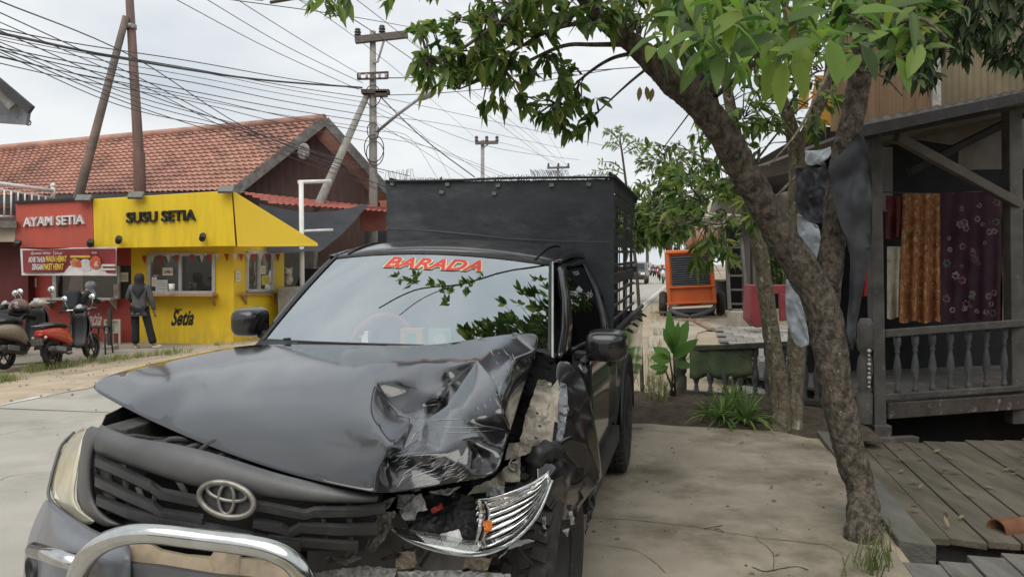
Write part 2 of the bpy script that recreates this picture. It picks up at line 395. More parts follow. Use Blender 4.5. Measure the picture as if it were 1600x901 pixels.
# ================================================================ the crashed pick-up (local axes: x to the viewer's right, y rearward, z up)
def car_paint(name, base, dust, dfac, rough=.22):
    m = mat(name, base, tuple(x * .7 for x in base), scale=3, rough=rough, coat=.8, rv=.06, bump=.012, bscale=9, bdist=.05, c3=dust, scale3=4.5, lo3=.62 - dfac, hi3=.9 - dfac)
    return m
paint = car_paint('black_paint', (.009, .0095, .0105), (.032, .031, .030), .08, rough=.16)
paint_hood = car_paint('hood_paint', (.010, .0105, .012), (.034, .033, .033), .06, rough=.15)
grey_plastic = mat('grey_plastic', (.10, .101, .104), (.065, .066, .069), scale=4, rough=.5, rv=.1, bump=.05, bscale=120, c3=(.17, .165, .15), scale3=5, lo3=.55, hi3=.85)
grille_dark = mat('grille_plastic', (.05, .051, .055), (.027, .028, .031), scale=6, rough=.45, c3=(.12, .115, .105), scale3=8, lo3=.55, hi3=.85)
foam = mat('beige_foam', (.42, .34, .24), (.30, .24, .165), scale=7, rough=.9, bump=.1, c3=(.16, .135, .1), scale3=5)
primer = mat('beige_primer', (.34, .31, .25), (.22, .20, .155), scale=14, rough=.55, c3=(.06, .055, .045), scale3=9, lo3=.48, hi3=.66)
bare = mat('bare_metal', (.34, .33, .31), (.17, .165, .15), scale=10, rough=.5, metal=.5, bump=.1, c3=(.12, .09, .065), scale3=9)
reflector = mat('chrome_reflector', (.82, .82, .82), (.6, .6, .6), scale=25, rough=.14, metal=1, rv=.1, bump=.12, bscale=9, bdist=.05, stretch=(.6, .6, 4), c3=(.16, .16, .16), scale3=10, lo3=.55, hi3=.7)
cloudy_lens = mat('yellowed_lens', (.60, .57, .44), (.40, .37, .26), scale=7, c3=(.27, .26, .2), scale3=4, lo3=.52, hi3=.75, rough=.22, coat=.7, rv=.1)
clear_plastic = glass_mat('clear_lens', (.85, .86, .86), .10, .05)
black_trim = mat('black_trim', (.015, .015, .016), rough=.55)
windshield_m = glass_mat('windshield_glass', (.95, .98, .98), .47, .012, (.90, .97, .99))
side_glass = glass_mat('tinted_side_glass', (.10, .11, .115), .07, .015)
seat_m = mat('seat_fabric', (.03, .03, .033), rough=.9)
T = thing('pickup_truck', 'black crashed pickup truck with crumpled hood, steel bull bar and slatted cargo cage', 'pickup truck', (TX, TY, 0), -YAW)
def tb(mb, name, m, parent=None, **k): return mb.build(name, m, parent or T, world=False, **k)

# ---- hood : control net measured against the nominal bonnet plane, creased and subdivided
def zn(s): return 1.145 - .165 * (.5 - s) - .05 * max(0, (-.3 - s)) ** 1.5
def HP(px, py, dn=0.0):
    o, d = TR(px, py); k = (1.0 - o.z) / d.z if d.z < 0 else 3
    for _ in range(30):
        p = o + d * k; g = p.z - zn(p.y) - dn
        p2 = o + d * (k + 1e-3); g2 = p2.z - zn(p2.y) - dn
        k -= g / ((g2 - g) / 1e-3)
    return o + d * k
hv = {  # name: (px, py, height above the nominal plane)
 'r0': (386, 537, .0), 'r1': (470, 538, .01), 'r2': (560, 539, .012), 'r3': (640, 540, .015), 'r4': (700, 537, .03), 'r5': (758, 527, .065), 'r6': (800, 521, .10), 'r7': (845, 517, .13),
 'e1': (838, 548, .075), 'e2': (826, 585, .02), 'e3': (812, 625, -.02), 'e4': (797, 672, .0), 'e5': (785, 712, .01), 'e6': (774, 742, -.05),
 'f0': (132, 600, .06), 'f1': (165, 619, .045), 'f2': (205, 641, .03), 'f3': (250, 663, .015), 'f4': (330, 698, .005), 'f5': (420, 731, .0), 'f6': (500, 752, -.005), 'f7': (585, 768, -.02),
 'f8': (612, 768, -.06), 'f9': (650, 763, -.07), 'f10': (695, 756, -.07), 'f11': (738, 749, -.06),
 'l1': (190, 579, .045), 'l2': (245, 566, .03), 'l3': (310, 552, .015),
 # smooth left field
 'a1': (230, 606, .055), 'a2': (320, 580, .045), 'a3': (410, 560, .035), 'a4': (340, 640, .045), 'a5': (430, 605, .05), 'a6': (500, 570, .04), 'a7': (440, 680, .035), 'a8': (520, 640, .045), 'a9': (560, 590, .04),
 'b1': (520, 710, .02), 'b2': (570, 730, .01), 'b3': (620, 565, .04), 'b4': (575, 560, .035),
 # crescent wall and dent
 'P1': (587, 598, .03), 'c1': (575, 638, .03), 'c2': (590, 671, .028), 'c3': (612, 697, .015), 'c4': (588, 738, .0),
 'd1': (606, 628, -.035), 'd2': (622, 648, -.045), 'd3': (645, 653, -.05), 'd4': (657, 688, -.04), 'd5': (630, 704, -.03),
 'g1': (650, 610, .0), 'g2': (690, 600, .02), 'g3': (660, 636, -.04), 'g4': (690, 625, -.02), 'g5': (640, 590, .03), 'g6': (700, 575, .05),
 'P2': (746, 563, .10), 'k1': (722, 600, .045), 'k2': (702, 632, .02), 'k3': (685, 628, -.045), 'k4': (664, 656, -.03), 'k5': (705, 595, -.01),
 'm1': (772, 592, .125), 'm2': (784, 640, .105), 't1': (720, 660, .05), 't2': (690, 690, .02), 't3': (745, 690, .03), 't4': (768, 650, .07), 't5': (740, 625, .075),
 'q1': (726, 686, .045), 'q2': (744, 700, .0), 'q3': (752, 722, -.04), 'q4': (735, 706, .03),
 'n1': (600, 732, -.06), 'n2': (607, 713, -.01), 'n3': (640, 709, .02), 'n4': (690, 707, .02), 'n5': (715, 722, .0), 'n6': (738, 741, -.03), 'n7': (650, 735, -.035), 'n8': (690, 732, -.025),
 'u1': (800, 560, .115), 'u2': (770, 545, .115), 'u3': (800, 605, .085), 'u4': (700, 552, .045), 'u5': (660, 565, .035),
}
names = list(hv); P2d = [(hv[n][0], -hv[n][1]) for n in names]; ix = {n: i for i, n in enumerate(names)}
outline = 'r0 r1 r2 r3 r4 r5 r6 r7 e1 e2 e3 e4 e5 e6 f11 f10 f9 f8 f7 f6 f5 f4 f3 f2 f1 f0 l1 l2 l3'.split()
creases = [('P1 c1 c2 c3', .95), ('P1 d1 d2 d3', .85), ('d3 d4 d5 c3', .9), ('c3 c4 f7', .85), ('d3 k4', 1), ('P2 k1 k2 t2', .85), ('P2 k5 k3 k4', 1), ('k2 k3', .9), ('P2 m1 m2 e4', 1), ('k4 t1 e4', .8), ('k4 d4', .9), ('k2 k4', .8),
           ('q1 q4 q3', 1), ('q1 q2 q3', .8), ('n1 n2 n3 n4 n5 n6', .95), ('d5 n2', .9), ('P2 u2 r5', .8), ('g6 P2', .8), ('P1 g5', .7), ('n6 f11', .8), ('u2 u1 e1', .7), ('k5 g3', .7), ('P2 t5 t1', .35), ('P2 m1 u1', .5), ('e4 q1', .5), ('P1 g1 g4', .5), ('t2 n4', .4), ('n7 n8', .6), ('u1 u3 e4', .5)]
ed = [(ix[a], ix[b]) for a, b in zip(outline, outline[1:] + outline[:1])]; ce = {}
for c, wgt in creases:
    c = c.split()
    for a, b in zip(c, c[1:]): ed.append((ix[a], ix[b])); ce[tuple(sorted((ix[a], ix[b])))] = wgt
r = delaunay_2d_cdt([V(p) for p in P2d], ed, [], 1, 1e-5)
pos = [HP(*hv[n]) for n in names]
omap = [(o[0] if o else None) for o in r[3]]
HV = []
for i, p in enumerate(r[0]):
    if omap[i] is not None: HV.append(pos[omap[i]])
    else: HV.append(HP(p[0], -p[1], .02))
mb = MB()
mb.add(HV, [list(f) for f in r[2]], 0, True)
for (a, b), wgt in ce.items(): 
    ia = [i for i, o in enumerate(omap) if o == a]; ib = [i for i, o in enumerate(omap) if o == b]
    if ia and ib: mb.cr[tuple(sorted((ia[0], ib[0])))] = wgt
hood = tb(mb, 'hood', paint_hood, subs=3, solid=.004, label='black hood buckled and folded upward on its damaged side')
# scratches on the folded lip
mb = MB()
sc_m = mat('scratch', (.42, .42, .43), (.2, .2, .2), scale=30, rough=.7)
hood_sc = [(626, 742, 660, 722), (640, 748, 690, 728), (655, 752, 700, 742), (612, 722, 628, 712), (618, 735, 640, 718), (668, 716, 700, 712), (640, 690, 652, 672), (646, 682, 662, 664), (664, 657, 735, 655), (668, 668, 792, 666), (690, 676, 770, 674), (648, 760, 690, 750), (700, 745, 728, 738), (620, 760, 640, 738), (785, 545, 800, 560), (775, 622, 783, 640), (765, 545, 772, 556), (800, 552, 806, 566), (790, 572, 797, 586), (632, 700, 650, 680)]
from mathutils.bvhtree import BVHTree
dg = bpy.context.evaluated_depsgraph_get(); he = hood.evaluated_get(dg); hme = he.to_mesh()
hbvh = BVHTree.FromPolygons([v.co.copy() for v in hme.vertices], [tuple(p.vertices) for p in hme.polygons])
def on_hood(px, py, lift=.0015):
    o, d = TR(px, py); h = hbvh.ray_cast(o, d.normalized())
    if h[0] is None: return None
    n = h[1] if h[1].dot(d) < 0 else -h[1]
    return h[0] + n * lift, n
def scratch(x0, y0, x1, y1, wd=.9):
    N = 9; ls = []
    for i in range(N):
        t = i / (N - 1); jx, jy = nz((x0 + t * 3, y0, 0), 1.3) * 2.2, nz((x1, y0 + t * 3, 5), 1.3) * 2.2
        h = on_hood(lerp(x0, x1, t) + jx, lerp(y0, y1, t) + jy)
        if h is None: return
        ls.append(h)
    rows = [[], []]
    for i, (p, n) in enumerate(ls):
        d = (ls[min(i + 1, N - 1)][0] - ls[max(i - 1, 0)][0]).normalized(); x = d.cross(n); ww = wd * .001 * (1 - abs(2 * i / (N - 1) - 1)) + .0002
        rows[0].append(p + x * ww); rows[1].append(p - x * ww)
    mb.grid(rows, smooth=False)
for q in hood_sc:
    scratch(*q, wd=R.uniform(.7, 1.6))
for i in range(60):
    x = R.uniform(625, 720); y = R.uniform(712, 758); a = R.uniform(-.9, -.2); l = R.uniform(6, 26)
    scratch(x, y, x + l * math.cos(a), y + l * math.sin(a), R.uniform(.25, .8))
for i in range(16):
    x = R.uniform(745, 825); y = R.uniform(530, 660); a = R.uniform(.6, 1.5); l = R.uniform(3, 9)
    scratch(x, y, x + l * math.cos(a), y + l * math.sin(a), R.uniform(.4, .9))
if mb.f: tb(mb, 'scratches', sc_m, hood)
# ---- engine bay: dark tray, inner apron, radiator, hoses
mb = MB()
mb.hexa([V(p) for p in ((-.74, -.72, .42), (.62, -.50, .42), (.70, .46, .42), (-.74, .46, .42), (-.78, -.62, .90), (.60, -.40, .80), (.66, .44, .95), (-.76, .44, 1.04))])
tb(mb, 'engine_bay', dark_void)
mb = MB()
for i in range(9):
    x = -.62 + i * .085; mb.tube(spline([(x, -.72, .90), (x + .05, -.68, .945 - .02 * (i % 2)), (x + .10, -.60, .92), (x + .13, -.48, .90)], 4), .012, 6)
mb.box((-.30, -.60, .89), (.32, .14, .05)); mb.box((-.66, -.55, .92), (.12, .2, .09))
tb(mb, 'engine_hoses', mat('engine_grime', (.05, .048, .044), (.02, .02, .02), scale=14, rough=.7, c3=(.2, .19, .17), scale3=9, lo3=.6, hi3=.8), bevel=.006)
# ---- grille
gf = []
def GP(px, py, ds=0.0):   # grille face: bowed forward in the middle
    s = -.90
    for _ in range(6):
        p = TP(px, py, 's', s); u = (p.x + .02) / .74; s = -.955 + .20 * u * u + (.10 * max(0, u) if u > 0 else 0) + ds
    return TP(px, py, 's', s)
mb = MB()
topU = [(155, 664), (178, 676), (212, 689), (250, 692), (300, 702), (350, 716), (400, 733), (450, 748), (500, 759), (545, 767), (592, 773)]
topL = [(150, 700), (176, 712), (212, 724), (250, 737), (300, 752), (330, 757), (380, 765), (440, 774), (500, 779), (545, 780), (588, 779)]
rowsA = [[GP(x, y, .05) for x, y in topU], [GP(x, y, .012) for x, y in [(x, y + 6) for x, y in topU]], [GP(x, y, .0) for x, y in topL], [GP(x, y + 3, .05) for x, y in topL]]
mb.grid(rowsA)
sideO = [(155, 664), (132, 664), (126, 700), (121, 745), (117, 786), (136, 806), (162, 824), (175, 822)]
sideI = [(150, 700), (147, 704), (144, 725), (143, 750), (145, 775), (154, 795), (172, 811), (190, 818)]
mb.grid([[GP(x, y, .04 if i else .02) for i, (x, y) in enumerate(sideO)], [GP(*lerp(V(a), V(b), .5), ds=.0) for a, b in zip(sideO, sideI)], [GP(x, y, .012) for x, y in sideI], [GP(x + 3, y, .06) for x, y in sideI]])
bot = [(175, 822), (200, 826), (240, 832), (300, 836), (380, 842)]
grille = tb(mb, 'grille', grey_plastic, solid=.008, subs=1)
def slat(pts, wd, droop=.0):
    mb = MB(); a = []; b = []; c = []; d = []
    for x, y in pts:
        a.append(GP(x, y, .02)); b.append(GP(x, y + wd * .35, -.002)); c.append(GP(x, y + wd, .008)); d.append(GP(x, y + wd * 1.15, .05))
    mb.grid([a, b, c, d], smooth=False); return mb
slats = [([(150, 712), (195, 732), (236, 752), (252, 764), (312, 776)], 13), ([(150, 742), (200, 766), (240, 784), (254, 795), (318, 805)], 14), ([(152, 772), (200, 792), (250, 806), (300, 814), (345, 822), (420, 838), (470, 842)], 14),
         ([(398, 782), (440, 790), (476, 797), (492, 793), (560, 792), (602, 786)], 12), ([(396, 808), (440, 818), (452, 826), (470, 816), (530, 820), (590, 818)], 13), ([(420, 834), (470, 840), (520, 844), (560, 846)], 10)]
for pts, wd in slats: tb(slat(pts, wd), 'slat', grille_dark, grille, solid=.006)
mb = MB(); q = [GP(x, y, .10) for x, y in ((140, 690), (250, 725), (400, 760), (600, 770), (570, 860), (400, 860), (200, 835), (140, 800))]
mb.add(q, [tuple(range(8))]); tb(mb, 'grille_backing', mat('radiator_black', (.016, .016, .017), (.03, .029, .027), scale=20, rough=.8, bump=.5, bscale=60, stretch=(1, 1, 12)), grille)
mb = MB()
for x0, y0, x1, y1 in ((190, 715, 205, 812), (245, 760, 232, 825), (215, 760, 232, 800), (505, 790, 508, 845), (545, 785, 548, 845), (275, 745, 290, 770)):
    mb.tube([GP(x0, y0, .075), GP(x1, y1, .075)], .009, 6); tb(mb, 'grille_strut', mat('dusty_metal', (.19, .185, .17), (.07, .07, .065), scale=15, rough=.7), grille); mb = MB()
mb.tube(spline([GP(158, 722, .08), GP(166, 750, .085), GP(176, 800, .085)], 4), .02, 8)
tb(mb, 'grille_hose', MATS['dusty_metal'], grille)
# emblem: ring with three interlocking ovals
emb_m = mat('emblem_chrome', (.30, .29, .26), (.16, .155, .135), scale=20, rough=.42, metal=.75, bump=.1)
mb = MB(); c0 = GP(354, 780, -.02); ex = (GP(400, 789, -.02) - GP(308, 771, -.02)) / 2; ey = (GP(356, 751, -.012) - GP(352, 809, -.03)) / 2; en = ex.cross(ey).normalized()
if en.y > 0: en = -en
def ell(cx, cy, ax, ay, rad, sx=1.0):
    mb.tube([c0 + ex * (cx + ax * math.cos(t)) + ey * (cy + ay * math.sin(t)) for t in [6.28318 * k / 40 for k in range(40)]], rad, 8, closed=True)
ell(0, 0, .92, .90, .0095); ell(0, .38, .66, .42, .0062); ell(0, .02, .26, .80, .0062)
tb(mb, 'emblem', emb_m, grille)
mb = MB(); mb.add([c0 + en * -.012 + ex * .96 * math.cos(k * .3927) + ey * .96 * math.sin(k * .3927) for k in range(16)], [tuple(range(16))]); tb(mb, 'emblem_plate', grille_dark, grille)
# ---- headlight, viewer's left (whole, yellowed)
def grid_px(rows, fn): return [[fn(*p) for p in r] for r in rows]
mb = MB()
ro = [(118, 674, -.42), (98, 694, -.46), (88, 722, -.50), (80, 752, -.54), (78, 776, -.58), (100, 798, -.66), (138, 822, -.76)]
rm = [(130, 668, -.52), (114, 694, -.56), (104, 724, -.60), (97, 756, -.64), (95, 778, -.67), (112, 800, -.71), (142, 817, -.79)]
rn = [(136, 668, -.62), (126, 694, -.66), (120, 728, -.69), (114, 760, -.72), (112, 784, -.74), (126, 802, -.76), (150, 814, -.80)]
mb.grid([[S(*p) for p in r] for r in (ro, rm, rn)])
hl = tb(mb, 'headlight', cloudy_lens, subs=2, solid=.006, label='unbroken headlight with yellowed lens')
mb = MB(); mb.tube(spline([S(*p) + V((0, -.004, 0)) for p in ro], 3), .006, 6); tb(mb, 'trim', grey_plastic, hl)
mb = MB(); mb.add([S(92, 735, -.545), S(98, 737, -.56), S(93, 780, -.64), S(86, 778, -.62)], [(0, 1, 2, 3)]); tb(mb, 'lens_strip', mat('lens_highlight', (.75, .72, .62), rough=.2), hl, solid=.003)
# ---- bumper, viewer's left side and lower middle
mb = MB()
b0 = [(72, 780, -.40), (78, 778, -.60), (98, 800, -.70), (130, 820, -.80), (165, 838, -.92), (205, 850, -.96)]
b1 = [(52, 822, -.44), (60, 826, -.66), (84, 836, -.80), (120, 846, -.91), (160, 856, -1.0), (205, 866, -1.02)]
b2 = [(42, 860, -.44), (48, 870, -.66), (75, 880, -.82), (112, 884, -.93), (160, 888, -1.02), (205, 892, -1.04)]
b3 = [(38, 905, -.44), (44, 915, -.66), (70, 925, -.82), (110, 930, -.92), (160, 935, -1.0), (205, 938, -1.02)]
b4 = [(38, 1000, -.40), (42, 1010, -.60), (70, 1020, -.74), (110, 1025, -.84), (160, 1030, -.9), (205, 1030, -.92)]
mb.grid([[S(*p) for p in r] for r in (b0, b1, b2, b3, b4)])
bumper = tb(mb, 'bumper', mat('bumper_paint', (.15, .16, .18), (.11, .118, .132), scale=4, rough=.38, rv=.1, coat=.2, c3=(.2, .2, .19), scale3=5, lo3=.6, hi3=.85), subs=2, solid=.006)
mb = MB(); M = Matrix.Translation(S(57, 889, -.72)) @ Matrix.Rotation(math.radians(90), 4, 'X') @ Matrix.Rotation(-.5, 4, 'Y'); mb.lathe([(.046, -.02), (.052, .02), (.046, .024), (.034, .01), (.0, -.03)], 24, M)
tb(mb, 'fog_light_hole', black_plastic, bumper)
mb = MB()   # broken middle: foam absorber and dark lower skirt
fu = [(205, 852), (225, 846), (252, 862), (290, 870), (330, 873), (338, 864), (372, 866), (376, 874), (420, 878), (450, 884), (480, 892)]
fl = [(205, 872), (225, 876), (252, 883), (290, 890), (330, 895), (338, 896), (372, 897), (376, 898), (420, 902), (450, 905), (480, 910)]
mb.grid([[S(x, y, -.93) for x, y in fu], [S(x, y + 2, -.965) for x, y in fu], [S(x, y, -.985) for x, y in fl], [S(x, y, -.9) for x, y in fl]], smooth=False)
tb(mb, 'bumper_foam', foam, bumper, solid=.01)
mb = MB()
lo = [(190, 876), (252, 884), (330, 897), (420, 905), (500, 912)]
mb.grid([[S(x, y, -.99) for x, y in lo], [S(x, y + 5, -1.02) for x, y in lo], [S(x, y + 60, -1.02) for x, y in lo], [S(x, y + 200, -.94) for x, y in lo]]); tb(mb, 'lower_skirt', grey_plastic, bumper, solid=.006)
# crushed crossmember and lower right wreckage
mb = MB()
mb.hexa([S(480, 800, -.62), S(760, 800, -.46), S(760, 800, -.2), S(480, 800, -.4), S(480, 940, -.62), S(760, 940, -.46), S(760, 940, -.2), S(480, 940, -.4)])
tb(mb, 'radiator_support', mat('grimy_grey', (.15, .15, .14), (.075, .074, .068), scale=8, rough=.7, bump=.2, c3=(.03, .03, .03), scale3=4), bevel=.01)
def shards(name, m, polys, parent=None, solid=.004, jit=.006, subs=0, crinkle=1.0, **k):
    """torn sheet: ragged outline, crinkled interior"""
    first = None; rs = random.Random(len(polys) * 31 + int(polys[0][0][0]))
    for poly in polys:
        xs = [p[0] for p in poly]; ys = [p[1] for p in poly]; ext = max(max(xs) - min(xs), max(ys) - min(ys)); step = max(2.2, min(5.0, ext / 7))
        pts = []; n0 = len(poly)
        for i in range(n0):
            p, q = poly[i], poly[(i + 1) % n0]; l = math.hypot(q[0] - p[0], q[1] - p[1]); c = max(1, int(l / step))
            for j in range(c):
                t = j / c; jj = 0 if j == 0 else min(1.1, ext * .03); pts.append((lerp(p[0], q[0], t) + rs.uniform(-jj, jj), lerp(p[1], q[1], t) + rs.uniform(-jj, jj)))
        n = len(pts); y = min(ys) + step
        while y < max(ys):
            x = min(xs) + step * .5
            while x < max(xs): pts.append((x + rs.uniform(-.3, .3) * step, y + rs.uniform(-.3, .3) * step)); x += step
            y += step
        r = delaunay_2d_cdt([V((x, -y)) for x, y in pts], [(i, (i + 1) % n) for i in range(n)], [], 1, 1e-5)
        def dep(x, y):
            w_ = [1 / ((x - p[0]) ** 2 + (y - p[1]) ** 2 + 4) for p in poly]; return sum(a * p[2] for a, p in zip(w_, poly)) / sum(w_)
        am = .0011 * min(ext, 40) * .35 * crinkle; ph = rs.uniform(0, 50)
        mb = MB(); mb.add([S(q[0], -q[1], dep(q[0], -q[1]) - am * 1.6 * abs(nz((q[0] * .085 + ph, q[1] * .085, ph), 1)) - am * .7 * nz((q[0] * .24, q[1] * .24, ph), 1)) for q in r[0]], [list(f) for f in r[2]], 0, False)
        last = tb(mb, name, m, parent, solid=solid, subs=subs, **k); first = first or last
    return first
shards('crumpled_bumper_strip', mat('pale_torn_plastic', (.36, .36, .35), (.2, .2, .2), rough=.5, scale=9, c3=(.09, .085, .08), scale3=12, lo3=.5, hi3=.7), [[(480, 895, -.70), (520, 890, -.72), (560, 884, -.68), (620, 888, -.66), (615, 905, -.68), (500, 912, -.72)], [(620, 892, -.66), (700, 891, -.60), (798, 896, -.54), (796, 915, -.55), (625, 914, -.66)], [(508, 872, -.66), (545, 866, -.67), (566, 870, -.64), (540, 884, -.66)]])
shards('bracket', mat('bracket_grey', (.16, .155, .14), (.09, .087, .08), rough=.6, scale=12), [[(600, 780, -.72), (618, 776, -.72), (592, 812, -.72), (566, 842, -.71), (556, 838, -.71)], [(566, 838, -.71), (580, 830, -.70), (572, 856, -.70), (545, 872, -.69), (512, 880, -.69), (511, 872, -.69), (545, 858, -.69)], [(596, 800, -.70), (616, 802, -.69), (602, 842, -.68), (580, 862, -.68), (574, 856, -.68), (588, 836, -.69)], [(588, 800, -.73), (618, 798, -.73), (616, 808, -.73), (590, 810, -.73)]], label='snapped grey headlight bracket hanging from grille end')
# ---- headlight, viewer's right (smashed)
def ribbon(top, bot, nv, bowl, k=0.0):
    """lamp shell: stepped strips between an upper and a lower outline"""
    mb = MB(); T_ = spline([S(*p) for p in top], 5); B_ = spline([S(*p) for p in bot], 5); n = len(T_)
    for j in range(nv):
        a_, b_ = j / nv, (j + 1) / nv; rr_ = []
        for v, st in ((a_, 0.0), (lerp(a_, b_, .5), k * .5), (b_ - .004, k)):
            rr_.append([lerp(p, q, v) + V((0, bowl * math.sin(math.pi * v) * math.sin(math.pi * min(1, (i + 2) / n)) - st + .004 * nz(p, 9, j), 0)) for i, (p, q) in enumerate(zip(T_, B_))])
        mb.grid(rr_)
    return mb
hl2 = tb(ribbon([(742, 776, -.50), (770, 774, -.50), (800, 766, -.48), (836, 750, -.42), (859, 733, -.36)], [(746, 856, -.52), (772, 850, -.52), (802, 834, -.48), (832, 804, -.44), (861, 756, -.40)], 8, .06, .016), 'headlight', reflector, solid=.003, label='smashed headlight with bare chrome reflector')
tb(ribbon([(742, 780, -.535), (748, 800, -.54), (744, 826, -.55), (734, 856, -.55)], [(760, 782, -.53), (766, 804, -.535), (760, 830, -.55), (748, 860, -.55)], 2, .01, .008), 'reflector_edge', reflector, hl2, solid=.003)
tb(ribbon([(612, 822, -.64), (650, 830, -.64), (700, 838, -.62), (745, 846, -.60), (792, 836, -.54), (830, 800, -.48), (860, 745, -.42)], [(620, 834, -.68), (652, 850, -.69), (700, 864, -.68), (750, 868, -.66), (800, 848, -.60), (840, 806, -.54), (864, 752, -.46)], 1, -.03), 'lens_fragment', clear_plastic, hl2, solid=.004)
mb = MB(); mb.tube(spline([S(612, 826, -.66), S(640, 845, -.68), S(690, 862, -.68), S(750, 867, -.66), S(800, 847, -.59), S(840, 805, -.53), S(863, 750, -.45)], 6), .0035, 6); tb(mb, 'lens_rim', mat('rim_pale', (.55, .56, .56), (.4, .41, .42), rough=.25, scale=20), hl2)
shards('lamp_housing', black_plastic, [[(655, 778, -.48), (690, 762, -.44), (740, 776, -.46), (748, 812, -.48), (738, 838, -.52), (690, 834, -.56), (640, 828, -.6), (632, 806, -.58)]], hl2, crinkle=.3)
shards('turn_signal', mat('amber_lens', (.75, .22, .03), (.5, .12, .02), rough=.25, scale=20), [[(754, 814, -.565), (768, 812, -.565), (769, 826, -.565), (758, 834, -.57)]], hl2)
shards('white_plug', white_paint, [[(687, 834, -.60), (716, 826, -.60), (722, 842, -.61), (712, 852, -.62), (694, 852, -.62)]], hl2, crinkle=.3)
shards('red_clip', mat('red_plastic', (.45, .03, .02), rough=.4), [[(672, 796, -.57), (690, 784, -.55), (692, 794, -.56), (676, 802, -.57)]], hl2)
shards('lamp_shell', mat('translucent_plastic', (.42, .43, .43), (.22, .225, .23), rough=.3, scale=16), [[(645, 778, -.64), (658, 770, -.63), (668, 796, -.63), (650, 800, -.64), (648, 812, -.64), (632, 812, -.65), (624, 798, -.65)], [(622, 772, -.63), (648, 772, -.63), (645, 795, -.64), (620, 794, -.65)], [(668, 768, -.55), (720, 760, -.52), (700, 774, -.54)], [(760, 762, -.45), (788, 758, -.44), (788, 772, -.46), (760, 778, -.47)], [(835, 845, -.42), (810, 842, -.44), (780, 872, -.48), (792, 858, -.47)]], hl2)
# ---- torn inner wing, beige seam panel, radiator bits
shards('inner_wing', primer, [[(872, 592, .18), (878, 640, .08), (872, 690, .0), (862, 706, -.03), (840, 706, -.05), (850, 660, .05), (856, 610, .15)], [(842, 592, .17), (862, 598, .18), (854, 660, .05), (840, 702, -.02), (806, 716, -.08), (812, 690, -.03), (822, 645, .06)], [(795, 692, -.06), (812, 690, -.06), (810, 716, -.10), (788, 718, -.12)],
    [(775, 742, -.30), (800, 722, -.24), (814, 714, -.22), (812, 752, -.32), (790, 752, -.36), (772, 762, -.40)], [(740, 760, -.44), (775, 745, -.38), (790, 756, -.40), (760, 768, -.44), (730, 772, -.48)]], solid=.003, crinkle=.35)
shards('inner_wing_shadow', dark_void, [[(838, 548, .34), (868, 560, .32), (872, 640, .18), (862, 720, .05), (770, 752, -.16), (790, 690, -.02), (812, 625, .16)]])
shards('wing_flange', mat('flange_blue_grey', (.15, .16, .18), (.09, .095, .11), rough=.35, scale=7), [[(874, 596, .16), (884, 600, .16), (888, 640, .06), (878, 690, -.03), (868, 704, -.06), (872, 650, .05)]])
mb = MB()
for x, y, s in ((842, 642, .04), (840, 680, -.02), (803, 730, -.27), (846, 662, .02), (860, 600, .15)): mb.lathe([(.0, .003), (.006, .003), (.007, 0)], 10, Matrix.Translation(S(x, y, s) + V((0, -.03, 0))) @ Matrix.Rotation(math.pi / 2, 4, 'X')); tb(mb, 'bolt', steel); mb = MB()
mb.tube(spline([S(800, 716, -.28), S(795, 728, -.3), S(806, 735, -.3), S(808, 724, -.3), S(800, 722, -.31)], 5), .004, 6)
tb(mb, 'wire_hook', steel)
mb = MB(); mb.tube(spline([S(868, 704, -.12), S(850, 706, -.2), S(838, 716, -.22), S(836, 738, -.2)], 4), [.034 + .008 * math.sin(i * 2.4) for i in range(13)], 12); mb.v = [p + V((nz(p, 30), nz(p, 31, 2), nz(p, 32, 3))) * .010 for p in mb.v]; tb(mb, 'air_duct', black_plastic)
# small broken pieces and cables in the headlight cavity
Rw = random.Random(5)
for i in range(24):
    x = Rw.uniform(612, 868); y = Rw.uniform(762, 872); sS = lerp(-.60, -.30, (x - 612) / 256) + Rw.uniform(-.05, .10); k = Rw.uniform(4, 16); a0 = Rw.uniform(0, 3.1)
    q = [(x + k * math.cos(a0 + t) * f, y + k * .7 * math.sin(a0 + t) * f, sS + Rw.uniform(-.03, .03)) for t, f in ((0, 1), (1.3, Rw.uniform(.3, .8)), (2.7, Rw.uniform(.7, 1.2)), (4.1, Rw.uniform(.3, .9)), (5.2, .6))]
    shards('broken_piece', Rw.choice((black_plastic, black_plastic, black_plastic, black_plastic, grille_dark, grille_dark, bare, clear_plastic, clear_plastic, MATS['translucent_plastic'], MATS['bracket_grey'])), [q], hl2, jit=.004, solid=.002, crinkle=.5)
for pts in (((640, 800, -.5), (668, 822, -.5), (655, 850, -.55), (600, 870, -.6)), ((700, 780, -.45), (712, 812, -.5), (690, 836, -.52), (660, 880, -.55)), ((820, 760, -.3), (800, 800, -.42), (812, 850, -.4), (836, 880, -.36)), ((632, 850, -.58), (650, 872, -.56), (645, 892, -.56))):
    mb = MB(); mb.tube(spline([S(*p) + V((0, -.02, 0)) for p in pts], 5), .006, 6); tb(mb, 'loose_cable', black_plastic)
shards('support_plate', mat('tan_plate', (.30, .25, .18), (.2, .165, .12), scale=9, rough=.8, c3=(.1, .09, .07), scale3=6), [[(620, 862, -.62), (648, 860, -.62), (650, 886, -.62), (618, 890, -.62)], [(728, 868, -.53), (768, 872, -.52), (762, 890, -.52), (722, 886, -.53)]])
